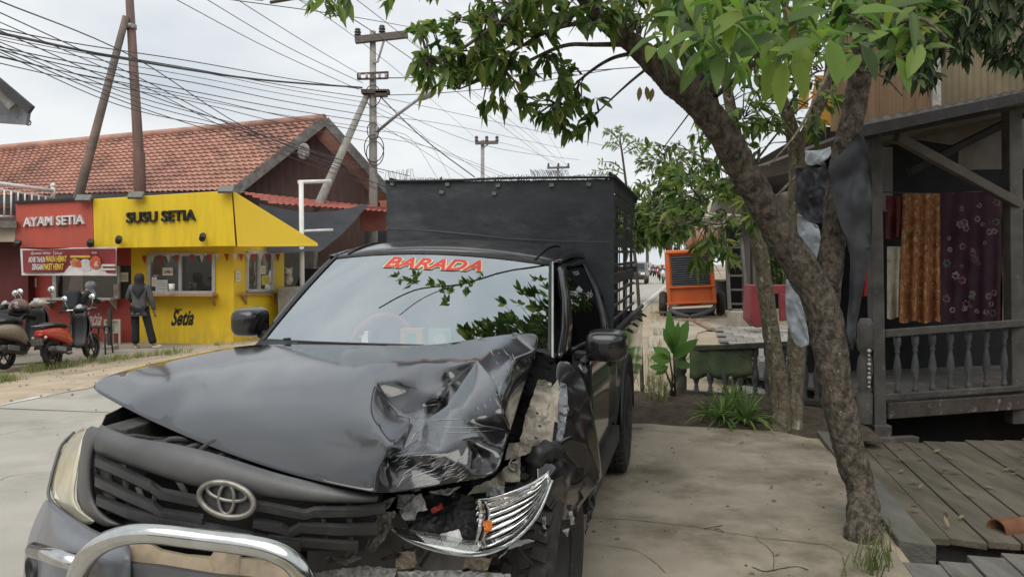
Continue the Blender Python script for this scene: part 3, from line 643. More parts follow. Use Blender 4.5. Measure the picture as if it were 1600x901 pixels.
# ---- crushed front fender, viewer's right
fv = {'a': (868, 555, .50), 'b': (906, 572, .52), 'c': (920, 612, .48), 'd': (930, 660, .42), 'e': (938, 715, .34), 'f': (941, 745, .28), 'g': (925, 768, .16), 'h': (905, 790, .05), 'i': (898, 812, .0), 'j': (880, 812, -.14), 'k': (858, 800, -.24), 'l': (848, 775, -.28), 'm': (836, 742, -.28), 'n': (842, 708, -.20), 'o': (862, 700, -.10),
      'p': (868, 640, .12), 'q': (870, 596, .32), 'r': (884, 650, .10), 's': (916, 692, .14), 't': (890, 682, .02), 'u': (875, 735, -.20), 'v': (900, 725, .06), 'w': (915, 740, .12), 'x': (888, 765, -.12), 'y': (893, 604, .38), 'z': (905, 640, .30)}
fn_ = list(fv); fi = {n: i for i, n in enumerate(fn_)}; ol = 'a b c d e f g h i j k l m n o p q'.split()
fe = [(fi[a], fi[b]) for a, b in zip(ol, ol[1:] + ol[:1])]; fc = {}
for c, wgt in (('p r s f', .8), ('o t s', .9), ('s e', .6), ('t v w', .5), ('n u x j', .6), ('v x', .4), ('y z s', .4)):
    c = c.split()
    for a, b in zip(c, c[1:]): fe.append((fi[a], fi[b])); fc[tuple(sorted((fi[a], fi[b])))] = wgt
r = delaunay_2d_cdt([V((fv[n][0], -fv[n][1])) for n in fn_], fe, [], 1, 1e-5)
om = [(o[0] if o else None) for o in r[3]]
mb = MB(); mb.add([S(*fv[fn_[o]]) if o is not None else S(p[0], -p[1], .1) for p, o in zip(r[0], om)], [list(f) for f in r[2]], 0, True)
for (a, b), wgt in fc.items():
    if a in om and b in om: mb.cr[tuple(sorted((om.index(a), om.index(b))))] = wgt
tb(mb, 'front_fender', paint, subs=3, solid=.004, label='crushed black front fender on the damaged side')
shards('fender_liner', black_plastic, [[(842, 775, -.26), (900, 790, -.05), (905, 812, .0), (896, 830, -.02), (868, 822, -.14), (838, 812, -.26)], [(925, 770, .10), (934, 750, .16), (930, 790, .12), (915, 835, .1), (918, 800, .1)]])
shards('torn_clip', mat('pale_torn_plastic', (.45, .45, .44)), [[(846, 808, -.30), (852, 806, -.30), (854, 848, -.30), (846, 852, -.30), (850, 830, -.31)], [(888, 800, -.08), (894, 794, -.06), (898, 818, -.06), (892, 820, -.08)], [(878, 828, -.12), (890, 824, -.1), (886, 838, -.11)]])
mb = MB(); mb.grid([[V((-.80, -.52, .98)), V((-.80, 0, 1.06)), V((-.80, .5, 1.10))], [V((-.88, -.50, .85)), V((-.89, 0, .9)), V((-.88, .5, .95))], [V((-.88, -.48, .5)), V((-.89, .35, .5)), V((-.88, .55, .5))]], flip=True); tb(mb, 'front_fender', paint, solid=.004)
# ---- bull bar
mb = MB(); bb = [(112, 985, -1.06), (116, 935, -1.08), (124, 890, -1.10), (150, 855, -1.11), (192, 836, -1.11), (240, 833, -1.11), (320, 842, -1.10), (390, 851, -1.10), (432, 862, -1.10), (462, 882, -1.09), (478, 915, -1.08), (486, 985, -1.06)]
mb.tube(spline([S(*p) for p in bb], 6), .029, 20)
bar = tb(mb, 'bull_bar', chrome)
mb = MB(); a = S(52, 858, -.90); b = S(142, 886, -1.05); mb.tube([a + (a - b).normalized() * .004, a, b], [.020, .025, .025], 18); tb(mb, 'side_tube', chrome, bar)
mb = MB(); mb.box((-.30, -1.0, .50), (.05, .20, .10)); mb.box((.15, -1.0, .50), (.05, .20, .10)); tb(mb, 'mounting_bracket', steel, bar, bevel=.004)

# ---- cab
cBL, cBR, cTL, cTR = S(404, 535, .62), S(864, 552, .62), S(524, 401, 1.28), S(864, 411, 1.28)
def ws(u, v, off=0.0):
    p = bil(cBL, cBR, cTR, cTL, u, v); b = 4 * u * (1 - u)
    return p + V((0, -.06 * b - off, .05 * b * v + off * .6 + .015 * 4 * v * (1 - v)))
N = 14
mb = MB(); mb.grid([[ws(.015 + .97 * i / N, .03 + .93 * j / 10) for i in range(N + 1)] for j in range(11)]); wsh = tb(mb, 'windshield', windshield_m)
mb = MB()   # black surround
def strip(u0, v0, u1, v1, u2, v2, u3, v3, n=14):
    mb.grid([[ws(lerp(u0, u1, i / n), lerp(v0, v1, i / n), .004) for i in range(n + 1)], [ws(lerp(u2, u3, i / n), lerp(v2, v3, i / n), .004) for i in range(n + 1)]])
strip(0, .96, 1, .955, 0, 1, 1, 1); strip(0, 0, 1, 0, 0, .035, 1, .035); strip(0, 0, 0, 1, .016, 0, .016, 1); strip(.984, 0, .984, 1, 1, 0, 1, 1)
tb(mb, 'windshield_frame', black_trim, solid=.003)
mb = MB(); mb.tube([ws(1.0, k / 10, .01) for k in range(-1, 11)], .006, 6); tb(mb, 'weatherstrip', mat('grey_strip', (.42, .42, .41), rough=.5))
# lettering on the glass (outline below, red above)
def wsp(px, py, off):
    s = .95
    for _ in range(25):
        p = TP(px, py, 's', s); v = (s - .62 + .05) / .66
        # nearest surface point by fixed point on s
        best = None
        u = (p.x - lerp(cBL.x, cTL.x, v)) / (lerp(cBR.x, cTR.x, v) - lerp(cBL.x, cTL.x, v)); vz = (p.z - lerp(cBL.z, cBR.z, u)) / (lerp(cTL.z, cTR.z, u) - lerp(cBL.z, cBR.z, u))
        q = ws(u, vz, off); s = q.y
    return TP(px, py, 's', s)
bl, br, tl = wsp(600, 418, .006), wsp(751, 425, .006), wsp(606, 402, .006)
def to_px(p):
    x = TX + p.x * CYW + p.y * SYW; y = TY - p.x * SYW + p.y * CYW; dz = p.z - H
    d = y * math.cos(TH) - dz * math.sin(TH); up = y * math.sin(TH) + dz * math.cos(TH); return CX + F * x / d, CY - F * up / d
wbvh = BVHTree.FromPolygons([v.co.copy() for v in wsh.data.vertices], [tuple(p.vertices) for p in wsh.data.polygons])
def on_ws(px, py):
    o, d = TR(px, py); h = wbvh.ray_cast(o, d.normalized())
    if h[0] is None: return None
    return h[0], (h[1] if h[1].dot(d) < 0 else -h[1]), d.normalized()
def conform(mb, off):
    out = []
    for p in mb.v:
        h = on_ws(*to_px(p)); out.append(h[0] + h[1] * off if h else p)
    mb.v = out; return mb
mb = MB(); mb.text('BARADA', bl, br, tl, shear=.35, off=.085, pad=.02)
tb(conform(mb, .004), 'windshield_sticker', mat('cream_vinyl', (.72, .56, .36), rough=.5), wsh)
mb = MB(); mb.text('BARADA', bl, br, tl, shear=.35, off=.02)
tb(conform(mb, .0065), 'sticker_letters', mat('red_vinyl', (.62, .045, .03), (.5, .03, .02), rough=.5), wsh)
# roof
rTL, rTR = V((-.775, 1.98, 1.655)), V((.60, 1.98, 1.625))
mb = MB(); rows = []
for j in range(9):
    v = j / 8; row = []
    for i in range(15):
        u = i / 14; f0 = ws(u, 1.0, .002); p = lerp(f0, lerp(rTL, rTR, u), v)
        p.z += (.055 * math.sin(math.pi * u) ** .6) * (v ** .6) + .03 * math.sin(math.pi * v * .9)
        row.append(p)
    rows.append(row)
mb.grid(rows); ROOF = rows; tb(mb, 'roof', car_paint('roof_paint', (.016, .016, .018), (.11, .105, .095), .16, .3), solid=.01)
mb = MB(); mb.tube([r[13] + V((0, 0, .006)) for r in rows], .006, 6); tb(mb, 'roof_gutter', black_trim); mb = MB(); mb.tube([r[1] + V((0, 0, .006)) for r in rows], .006, 6); tb(mb, 'roof_gutter', black_trim)
# side greenhouse, viewer's right:  A-pillar, glass, B-pillar
def side(sg, ab, at_, rr, br_):
    def fn(u, v, o=0):
        p = bil(ab, br_, rr, at_, u, v); p.x += sg * (.035 * 4 * v * (1 - v) + o); p.z += .02 * math.sin(math.pi * u) * v; return p
    return fn
sR = side(1, S(876, 560, .60), ROOF[0][14] + V((.03, .0, -.005)), V((.665, 1.99, 1.585)), V((.845, 1.99, 1.08)))
sL = side(-1, S(398, 545, .62), ROOF[0][0] + V((-.03, 0, -.005)), V((-.82, 1.99, 1.60)), V((-.88, 1.99, 1.08)))
us = [0, .06, .13, .2, .86, .93, 1]; vs_ = [0, .06, .3, .6, .86, .93, 1]
for fn, sg in ((sR, 1), (sL, -1)):
    mb = MB()
    g = [[fn(u, v) for u in us] for v in vs_]
    n = len(us)
    flat = [p for r_ in g for p in r_]; fs = []
    for j in range(6):
        for i in range(6):
            if 2 < i < 4 and 1 <= j < 5 or (i in (2,) and 1 <= j <= 3): continue
            q = (j * n + i, j * n + i + 1, (j + 1) * n + i + 1, (j + 1) * n + i); fs.append(q if sg > 0 else q[::-1])
    mb.add(flat, fs, 0, True); tb(mb, 'cab_pillar_frame', paint, solid=.03)
    mb = MB(); mb.grid([[fn(u, v, -.012) for u in (.12, .3, .5, .7, .87)] for v in (.05, .3, .6, .87)], flip=sg < 0); tb(mb, 'side_window', side_glass)
    # roof rail between gutter and window
    mb = MB(); k = 14 if sg > 0 else 0
    top = [ROOF[j][k] + V((0, 0, -.002)) for j in range(9)]; lowr = [fn(j / 8, 1.0) for j in range(9)]
    mb.grid([top, [lerp(a, b, .5) + V((sg * .02, 0, .008)) for a, b in zip(top, lowr)], lowr], flip=sg < 0); tb(mb, 'roof_rail', paint, solid=.006)
    mb = MB(); mb.grid([[ROOF[8][k], fn(1, 1), fn(1, .5), fn(1, 0)], [V((0, 1.99, 1.65)), V((0, 1.99, 1.6)), V((0, 1.99, 1.3)), V((0, 1.99, 1.05))]], smooth=False); tb(mb, 'cab_back', paint, solid=.004)
    # door skin and sill
    x0 = .865 * sg + (-.03 if sg < 0 else 0)
    mb = MB(); st = [.56, .8, 1.1, 1.5, 1.93]
    mb.grid([[V((x0 - sg * .02, s, 1.085)) for s in st], [V((x0 + sg * .005, s, 1.04)) for s in st], [V((x0 + sg * .015, s, .85)) for s in st], [V((x0 + sg * .01, s, .62)) for s in st], [V((x0 - sg * .02, s, .42)) for s in st]], flip=sg > 0)
    door = tb(mb, 'door', paint, solid=.02)
    mb = MB(); mb.beam((x0 + sg * .035, 1.62, .965), (x0 + sg * .035, 1.80, .965), .022, .03); mb.box((x0 + sg * .018, 1.71, .965), (.02, .20, .06)); tb(mb, 'handle', black_trim, door, bevel=.006)
    mb = MB(); mb.beam((x0, .5, .45), (x0, 2.0, .45), .06, .1); tb(mb, 'sill', black_trim)
    mb = MB(); mb.grid([[V((x0 - sg * .03, s, 1.095)) for s in (.6, 1.0, 1.97)], [V((x0 - sg * .005, s, 1.078)) for s in (.6, 1.0, 1.97)]]); tb(mb, 'belt_moulding', black_trim, solid=.006)
# faded stickers on the near window
mb = MB(); mb.text('TOS', sR(.30, .80, .004), sR(.48, .80, .004), sR(.30, .845, .004), off=.01); mb.text('96', sR(.50, .50, .004), sR(.68, .53, .004), sR(.50, .58, .004), shear=.3)
tb(mb, 'window_sticker', mat('faded_vinyl', (.45, .45, .45), rough=.5))
# cowl, wipers, interior
mb = MB(); mb.grid([[ws(i / 14, .03, .0) + V((0, -.015 - j * .07, -.008 - j * .03)) for i in range(15)] for j in range(3)]); tb(mb, 'cowl_panel', black_plastic, solid=.004)
mb = MB(); mb.tube([ws(.16, .01, .02), ws(.36, .015, .022), ws(.60, .02, .022)], .006, 6); mb.box(ws(.12, .02, .03), (.03, .03, .012)); tb(mb, 'wiper', black_trim, bevel=.002)
mb = MB(); mb.tube([ws(.48, .01, .02), ws(.70, .015, .022), ws(.92, .02, .022)], .006, 6); tb(mb, 'wiper', black_trim)
mb = MB(); mb.grid([[V((-.80, .72, 1.09)), V((0, .66, 1.11)), V((.72, .72, 1.09))], [V((-.80, .95, 1.085)), V((0, .9, 1.10)), V((.72, .95, 1.085))], [V((-.80, 1.12, 1.06)), V((0, 1.1, 1.07)), V((.72, 1.12, 1.06))], [V((-.80, 1.14, .7)), V((0, 1.12, .7)), V((.72, 1.14, .7))]]); tb(mb, 'dashboard', mat('dash_grey', (.09, .095, .10), (.07, .07, .075), rough=.75))
mb = MB(); M = Matrix.Translation(V((-.43, 1.22, 1.075))) @ Matrix.Rotation(math.radians(62), 4, 'X'); mb.tube([M @ V((.19 * math.cos(t), .19 * math.sin(t), 0)) for t in [k * .2618 for k in range(24)]], .019, 10, closed=True); mb.tube([M @ V((-.18, 0, 0)), M @ V((0, 0, -.03)), M @ V((.18, 0, 0))], .015, 6)
tb(mb, 'steering_wheel', mat('red_wheel_cover', (.42, .05, .035), rough=.5))
for x in (-.42, .32):
    mb = MB(); mb.box((x, 1.78, 1.0), (.52, .14, .66), Matrix.Rotation(-.2, 3, 'X')); mb.box((x, 1.84, 1.38), (.28, .09, .18)); mb.box((x, 1.5, .72), (.52, .5, .16)); tb(mb, 'seat', seat_m, bevel=.05)
mb = MB(); mb.box((-.02, 1.3, .40), (1.6, 1.7, .06)); tb(mb, 'cab_floor', dark_void)
# wing mirrors
def mirror(name_c, sg, w_, h_, arm):
    mb = MB(); rows = []
    for y, sc_ in ((-.098, .25), (-.094, .6), (-.08, .84), (-.05, .95), (.0, .99), (.055, 1.0)):
        rows.append([V(name_c) + V((sg * 0 + w_ / 2 * sc_ * math.copysign(abs(math.cos(t)) ** .55, math.cos(t)), y, h_ / 2 * sc_ * math.copysign(abs(math.sin(t)) ** .55, math.sin(t)))) for t in [6.28318 * k / 28 for k in range(29)]])
    mb.grid(rows); mb.add(rows[0][:-1], [tuple(range(28))], 0, True)
    m_ = tb(mb, 'wing_mirror', mat('mirror_black', (.014, .014, .016), rough=.25, coat=.5, rv=.08), subs=1)
    mb = MB(); mb.add([p + V((0, -.004, 0)) for p in rows[-1][:-1]], [tuple(range(28))]); tb(mb, 'mirror_glass', mat('mirror_glass', (.7, .72, .74), rough=.03, metal=1, rv=.01), m_)
    mb = MB(); mb.beam(arm, V(name_c) + V((-sg * w_ * .3, .01, -h_ * .35)), .05, .05); tb(mb, 'mirror_arm', black_trim, m_, bevel=.012)
mc = S(947, 540, .80); mirror(mc, 1, .205, .158, (mc.x - .16, .84, 1.09))
mc2 = S(391, 503, .84); mirror(mc2, -1, .175, .165, (mc2.x + .2, .84, 1.10))
# ---- wheels with blocky tread
def wheel(x, s, steer=0.0, sg=1):
    M = Matrix.Translation(V((x, s, .372))) @ Matrix.Rotation(steer, 4, 'Z') @ Matrix.Rotation(math.pi / 2, 4, 'Y')
    mb = MB(); mb.lathe([(.20, -.10), (.25, -.125), (.31, -.135), (.345, -.125), (.358, -.10), (.360, 0), (.358, .10), (.345, .125), (.31, .135), (.25, .125), (.20, .10)], 40, M)
    for k in range(36):
        a = 6.28318 * k / 36
        for h, w_, sh, da in ((-.085, .058, .25, 0), (-.03, .036, -.35, .09), (.03, .036, .35, 0), (.085, .058, -.25, .09)):
            A = Matrix.Rotation(a + da, 4, 'Z') @ Matrix.Translation(V((.361, 0, h))) @ Matrix.Rotation(sh, 4, 'X')
            mb.box((0, 0, 0), (.02, .044, w_)); q = mb.v[-8:]; mb.v[-8:] = [M @ (A @ p) for p in q]
    ty = tb(mb, 'wheel', rubber)
    mb = MB(); mb.lathe([(.0, .03 * sg), (.06, .035 * sg), (.08, .02 * sg), (.15, .03 * sg), (.185, .06 * sg), (.205, .10 * sg), (.212, .105 * sg)], 28, M)
    mb.lathe([(.205, -.1), (.19, 0), (.205, .1)], 28, M); tb(mb, 'rim', mat('dark_rim', (.035, .035, .036), (.02, .02, .02), rough=.6), ty)
wheel(.755, .0, -.03); wheel(-.755, 0, -.03, -1); wheel(.765, 2.75); wheel(-.765, 2.75, 0, -1)
# ---- cargo bed with arch, and the slatted cage
def bedside(sg):
    x0 = .868 * sg + (-.015 if sg < 0 else 0)
    prof = [(2.03, 1.075), (4.72, 1.095), (4.78, 1.04), (4.78, .52), (3.28, .50)] + [(2.75 + .47 * math.cos(t), .40 + .47 * math.sin(t)) for t in [math.pi * k / 14 for k in range(1, 14)]] + [(2.22, .48), (2.03, .48)]
    mb = MB(); ins = []
    for s, z in prof: ins.append(V((x0 + sg * (.012 * math.sin((z - .48) * 5)), s, z)))
    mb.slab(ins if sg < 0 else ins[::-1], (-sg * .05, 0, 0)); b_ = tb(mb, 'bed_side', paint, bevel=.012)
    mb = MB(); rows = [[], [], []]
    for k in range(15):
        t = math.pi * k / 14; c_, s_ = math.cos(t), math.sin(t)
        rows[0].append(V((x0 + sg * .012, 2.75 + .50 * c_, .40 + .50 * s_))); rows[1].append(V((x0 + sg * .035, 2.75 + .47 * c_, .40 + .47 * s_))); rows[2].append(V((x0 - sg * .10, 2.75 + .44 * c_, .40 + .44 * s_)))
    mb.grid(rows); tb(mb, 'wheel_arch', black_plastic, b_, solid=.004)
    mb = MB(); mb.tube([(x0 + sg * .0, 2.06, 1.11), (x0, 4.7, 1.13)], .022, 10)
    for s in (2.2, 2.75, 3.3, 3.9, 4.5): mb.tube(spline([(x0 + sg * .01, s, 1.06), (x0 + sg * .045, s + .02, 1.04), (x0 + sg * .045, s + .08, 1.04), (x0 + sg * .01, s + .1, 1.06)], 4), .008, 6)
    tb(mb, 'bed_rail', black_trim, b_)
bedside(1); bedside(-1)
mb = MB(); mb.box((-.01, 3.4, .62), (1.62, 2.7, .05)); mb.box((-.01, 4.74, .82), (1.62, .05, .52)); mb.box((0, 2.4, .42), (.9, 4.6, .14)); tb(mb, 'bed_floor', dark_void)
plywood = mat('black_plywood', (.036, .041, .050), (.018, .021, .028), scale=3.5, rough=.6, rv=.16, bump=.22, bscale=7, c3=(.085, .088, .092), scale3=3.2, lo3=.52, hi3=.8, stretch=(1, 1, 1.8), bdist=.03)
slat_m = mat('black_timber', (.022, .022, .025), (.012, .012, .013), scale=6, rough=.6, bump=.2, bscale=30, c3=(.07, .065, .06), scale3=7, lo3=.6, hi3=.8)
xl, xr, cy = -.735, .85, 2.03
zt0, zt1 = 2.105, 2.145
mb = MB(); n = 26
top = [V((lerp(xl, xr, i / n), cy, lerp(2.118, 2.10, i / n) + .006 * nz((i, 0, 0), .9))) for i in range(n + 1)]
left = [V((xl + .010 * nz((0, j, 3), .8), cy, lerp(2.118, 1.10, j / 12))) for j in range(1, 13)]
right = [V((xr, cy, 1.10)), V((xr, cy, 2.1))][:1]
mb.slab(list(reversed(top)) + left + right, (0, .018, 0))
panel = tb(mb, 'cage_front_panel', plywood)
mb = MB(); mb.add([S(x, y, 2.026) for x, y in ((603, 356), (640, 357), (690, 360), (740, 365), (790, 371), (850, 374), (900, 376), (950, 377), (950, 379), (880, 378), (800, 374), (740, 368), (680, 362), (640, 359), (603, 358))], [tuple(range(15))]); 
tb(mb, 'panel_crack', mat('crack_grey', (.09, .095, .10), rough=.8), panel)
mb = MB()
for x, y in ((613, 287), (699, 288), (778, 290), (862, 289), (920, 288), (690, 300), (772, 302)): mb = MB(); mb.box(S(x, y, 2.02), (.03, .008, .022), Matrix.Rotation(R.uniform(-.3, .3), 3, 'Y')); tb(mb, 'plastic_tie', mat('grey_tie', (.18, .18, .18), rough=.6), panel)
cage = None
def cage_side(x, sg):
    mb = MB(); 
    for s in (2.06, 2.75, 3.45, 4.15): mb = MB(); mb.beam((x, s, 1.08), (x, s, lerp(zt0, zt1, (s - 2) / 2.1)), .022, .055, up=(0, 1, 0)); c_ = tb(mb, 'cage_post', slat_m, bevel=.004)
    for i, z in enumerate((1.155, 1.25, 1.345, 1.44, 1.535, 1.63, 1.70, 1.775, 1.85, 1.92, 1.985, 2.045, 2.10)):
        wd = .075 if i in (3, 6, 10) else (.10 if i == 12 else .02)
        mb = MB(); mb.beam((x + sg * .022, 2.04, z), (x + sg * .022, 4.2, z + .03), .014, wd); tb(mb, 'cage_slat', slat_m, c_, bevel=.002)
    for s in (2.4, 3.1, 3.8):
        mb = MB(); mb.beam((x - sg * .01, s, 1.1), (x - sg * .01, s, 2.1), .008, .012); tb(mb, 'cage_bar', slat_m, c_)
cage_side(xr - .05, 1); cage_side(xl + .05, -1)
mb = MB(); mb.beam((xl, 4.17, 2.14), (xr, 4.17, 2.14), .06, .06); mb.beam((xl, 4.17, 1.5), (xr, 4.17, 1.5), .05, .05)
for x in (-.5, -.2, .1, .4, .65): mb.beam((x, 4.17, 1.08), (x, 4.17, 2.14), .03, .03)
tb(mb, 'cage_rear_frame', slat_m)
mb = MB()   # rolled net on top of the cage
for j in range(3):
    for i in range(60):
        x = lerp(xl - .01, xr + .0, i / 59); h = .018 + .014 * nz((x, j, 0), 3) + (.05 if i < 8 and j == 1 else 0) + (.03 if 38 < i < 48 else 0)
        c_ = V((x, 2.02 + .05 * j, 2.112 + h * .5)); mb.tube([c_ + V((.016 * math.cos(t + i), .008 * math.sin(t), h * math.sin(t))) for t in [k * 1.0472 for k in range(6)]], .0016, 3, closed=True)
tb(mb, 'rolled_net', mat('net_black', (.02, .02, .022), rough=.7), kind='stuff')
mb = MB(); mb.tube(spline([(xl, 2.02, 2.125), (-.3, 2.015, 2.118), (.2, 2.015, 2.122), (xr, 2.02, 2.11)], 6), .009, 6); mb.tube(spline([(xr, 2.05, 2.12), (xr, 3, 2.14), (xr, 4.2, 2.16)], 6), .014, 6); tb(mb, 'edge_rope', mat('net_black', (.02, .02, .022)))
# ---- loose things on the dashboard
def small_box(name, label, cat, c, sz, m, stripe, rz):
    th = thing(name, label, cat, c, rz); mb = MB(); mb.box((0, 0, sz[2] / 2), sz); mb.build('carton', m, th, world=False, bevel=.004)
    mb = MB(); 
    pts = [V((.032 * math.cos(k * .3927), -sz[1] / 2 - .002, sz[2] / 2 + .032 * math.sin(k * .3927))) for k in range(16)]; mb.add(pts, [tuple(range(16))]); mb.build('round_print', stripe, th, world=False)
TM = Matrix.Translation(V((TX, TY, 0))) @ Matrix.Rotation(-YAW, 4, 'Z')
small_box('tissue_box', 'orange and yellow carton with a round green print behind the windshield', 'box', TM @ V((-.11, .90, 1.10)), (.12, .09, .105), mat('orange_card', (.75, .25, .05), (.7, .4, .1), scale=4, rough=.5), mat('teal_print', (.05, .4, .28), rough=.5), -.1)
small_box('tea_box', 'green and white carton beside the orange one on the dashboard', 'box', TM @ V((.04, .90, 1.10)), (.12, .09, .105), mat('green_card', (.06, .42, .26), (.3, .5, .4), scale=3, rough=.5), mat('white_print', (.7, .75, .7), rough=.5), .12)
# ================================================================ figures
def skin(name, J, E, m, parent, root, subs=2, world=False):
    """one continuous skinned surface grown over a skeleton. J: name -> (pos, rx, ry)"""
    bm = bmesh.new(); ly = bm.verts.layers.skin.verify(); vs = {}
    for k, (p, rx, ry) in J.items():
        v = bm.verts.new(p); v[ly].radius = (rx, ry); v[ly].use_root = (k == root); vs[k] = v
    for a, b in E: bm.edges.new((vs[a], vs[b]))
    me = bpy.data.meshes.new(name); bm.to_mesh(me); bm.free(); me.materials.append(m)
    o = bpy.data.objects.new(name, me); COL.objects.link(o); o.parent = parent; TOPINV[o.name] = TOPINV[parent.name]
    md = o.modifiers.new('skin', 'SKIN'); md.use_smooth_shade = True
    sb = o.modifiers.new('sub', 'SUBSURF'); sb.levels = subs; sb.render_levels = subs
    return o
skin_m = mat('skin_tone', (.36, .22, .14), (.30, .18, .11), rough=.55)
def person(label, loc, rz, h, pose, jacket_m, trouser_m, shoe_m, scarf_m=None, hair_m=None, group=None, flare=1.0, sleeves=True, helmet_m=None, seated=False):
    """faces +y locally; pose overrides joint positions (given for a 1.7 m figure)"""
    t = thing('person', label, 'person', loc, rz, group); k = h / 1.7
    B = {'pel': (0, 0, .93), 'spi': (0, .0, 1.10), 'che': (0, .0, 1.30), 'nek': (0, 0, 1.46), 'hdb': (0, .02, 1.54), 'hd': (0, .03, 1.61), 'top': (0, .02, 1.67),
         'shL': (-.17, 0, 1.40), 'elL': (-.22, -.02, 1.12), 'wrL': (-.23, .05, .88), 'haL': (-.23, .07, .80), 'shR': (.17, 0, 1.40), 'elR': (.22, -.02, 1.12), 'wrR': (.23, .05, .88), 'haR': (.23, .07, .80),
         'hiL': (-.10, 0, .90), 'knL': (-.10, .02, .49), 'anL': (-.10, -.01, .09), 'toL': (-.11, .15, .03), 'hiR': (.10, 0, .90), 'knR': (.10, .02, .49), 'anR': (.10, -.01, .09), 'toR': (.11, .15, .03)}
    B.update(pose); B = {a: V(p) * k for a, p in B.items()}
    rad = {'pel': (.13, .10), 'spi': (.115, .09), 'che': (.13, .10), 'nek': (.05, .05), 'hdb': (.06, .07), 'hd': (.073, .09), 'top': (.055, .065), 'sh': (.058, .055), 'el': (.04, .04), 'wr': (.026, .022), 'ha': (.035, .018), 'hi': (.085, .085), 'kn': (.055, .055), 'an': (.036, .04), 'to': (.035, .025)}
    def rr(n, f=1.0): a = rad.get(n) or rad[n[:2]]; return a[0] * k * f, a[1] * k * f
    J = {n: (p, *rr(n)) for n, p in B.items()}
    E = [('pel', 'spi'), ('spi', 'che'), ('che', 'nek'), ('nek', 'hdb'), ('hdb', 'hd'), ('hd', 'top')]
    for s in 'LR': E += [('che', 'sh' + s), ('sh' + s, 'el' + s), ('el' + s, 'wr' + s), ('wr' + s, 'ha' + s), ('pel', 'hi' + s), ('hi' + s, 'kn' + s), ('kn' + s, 'an' + s), ('an' + s, 'to' + s)]
    for s, sg in (('L', 1), ('R', -1)):   # five fingers and a nose
        d = (B['ha' + s] - B['wr' + s]).normalized(); x = d.cross(V((0, 0, 1)) if abs(d.z) < .9 else V((0, 1, 0))).normalized()
        for i, (off, ln) in enumerate(((-.027, .065), (-.009, .075), (.009, .07), (.026, .055))):
            a = B['ha' + s] + (x * off + d * .035) * k; J[f'f{s}{i}'] = (a, .008 * k, .008 * k); J[f'g{s}{i}'] = (a + d * ln * .6 * k, .007 * k, .007 * k); E += [('ha' + s, f'f{s}{i}'), (f'f{s}{i}', f'g{s}{i}')]
        a = B['wr' + s] + (d * .03 + x * .045 * sg) * k; J['t' + s] = (a, .010 * k, .010 * k); E.append(('wr' + s, 't' + s))
    J['nose'] = (B['hd'] + V((0, .105 * k, -.02 * k)), .012 * k, .012 * k); E.append(('hd', 'nose'))
    body = skin('body', J, E, skin_m, t, 'pel')
    top = {'hem': (B['pel'] + V((0, 0, -.14 * k)), .19 * k, .155 * k), 'pel': (B['pel'] + V((0, 0, -.02 * k)), .175 * k, .14 * k), 'spi': (B['spi'], .15 * k, .12 * k), 'che': (B['che'], .165 * k, .13 * k), 'nek': (B['nek'] + V((0, 0, -.03)), .08 * k, .075 * k)}
    TE = [('hem', 'pel'), ('pel', 'spi'), ('spi', 'che'), ('che', 'nek')]
    for s in 'LR':
        top['sh' + s] = (B['sh' + s], .078 * k, .075 * k); top['el' + s] = (B['el' + s], .064 * k, .064 * k); top['wr' + s] = (lerp(B['el' + s], B['wr' + s], .95), .05 * k, .05 * k)
        TE += [('che', 'sh' + s), ('sh' + s, 'el' + s), ('el' + s, 'wr' + s)]
    skin('jacket', top, TE, jacket_m, t, 'pel')
    tr = {'pel': (B['pel'] + V((0, 0, .02)), .15 * k, .12 * k)}; PE = []
    for s in 'LR':
        tr['hi' + s] = (B['hi' + s], .10 * k, .105 * k); tr['kn' + s] = (B['kn' + s], .082 * k * flare, .082 * k * flare); tr['an' + s] = (lerp(B['kn' + s], B['an' + s], .96), .088 * k * flare, .088 * k * flare)
        PE += [('pel', 'hi' + s), ('hi' + s, 'kn' + s), ('kn' + s, 'an' + s)]
    skin('trousers', tr, PE, trouser_m, t, 'pel')
    for s in 'LR':
        mb = MB(); a, b = B['an' + s], B['to' + s]; d = (b - a); d.z = 0; d.normalize()
        mb.ball(lerp(a, b, .55) + V((0, 0, -.012 * k)), .06 * k, Matrix.Rotation(math.atan2(d.y, d.x), 3, 'Z'), sc=(2.1, .85, .8)); mb.build('shoe', shoe_m, t, world=False)
    hd = B['hd']
    if scarf_m:
        mb = MB(); rows = []
        for z, a, b, yo in ((.10, .03, .035, 0), (.085, .075, .085, 0), (.04, .105, .122, -.01), (-.02, .112, .128, -.015), (-.08, .10, .11, -.015), (-.13, .10, .10, -.02), (-.18, .15, .115, -.02), (-.24, .19, .14, -.025), (-.30, .17, .15, -.03), (-.37, .10, .135, -.05), (-.45, .04, .11, -.07)):
            rows.append([hd + V((a * math.cos(q) * k, (yo + b * math.sin(q) * (1 if math.sin(q) < 0 or z > -.1 else .8)) * k + (.02 * k if math.sin(q) > .6 and -.1 < z < .05 else 0), (z + .012 * math.sin(q * 5)) * k)) for q in [6.28318 * i / 28 for i in range(29)]])
        mb.grid(rows); mb.build('headscarf', scarf_m, t, world=False, subs=1)
    elif helmet_m:
        mb = MB(); mb.ball(hd + V((0, 0, .02)), .135 * k, sc=(.95, 1.08, 1.0)); mb.build('helmet', helmet_m, t, world=False)
    elif hair_m:
        mb = MB(); mb.ball(hd + V((0, -.012, .025)) , .105 * k, sc=(.88, 1.03, .98)); mb.build('hair', hair_m, t, world=False)
    return t

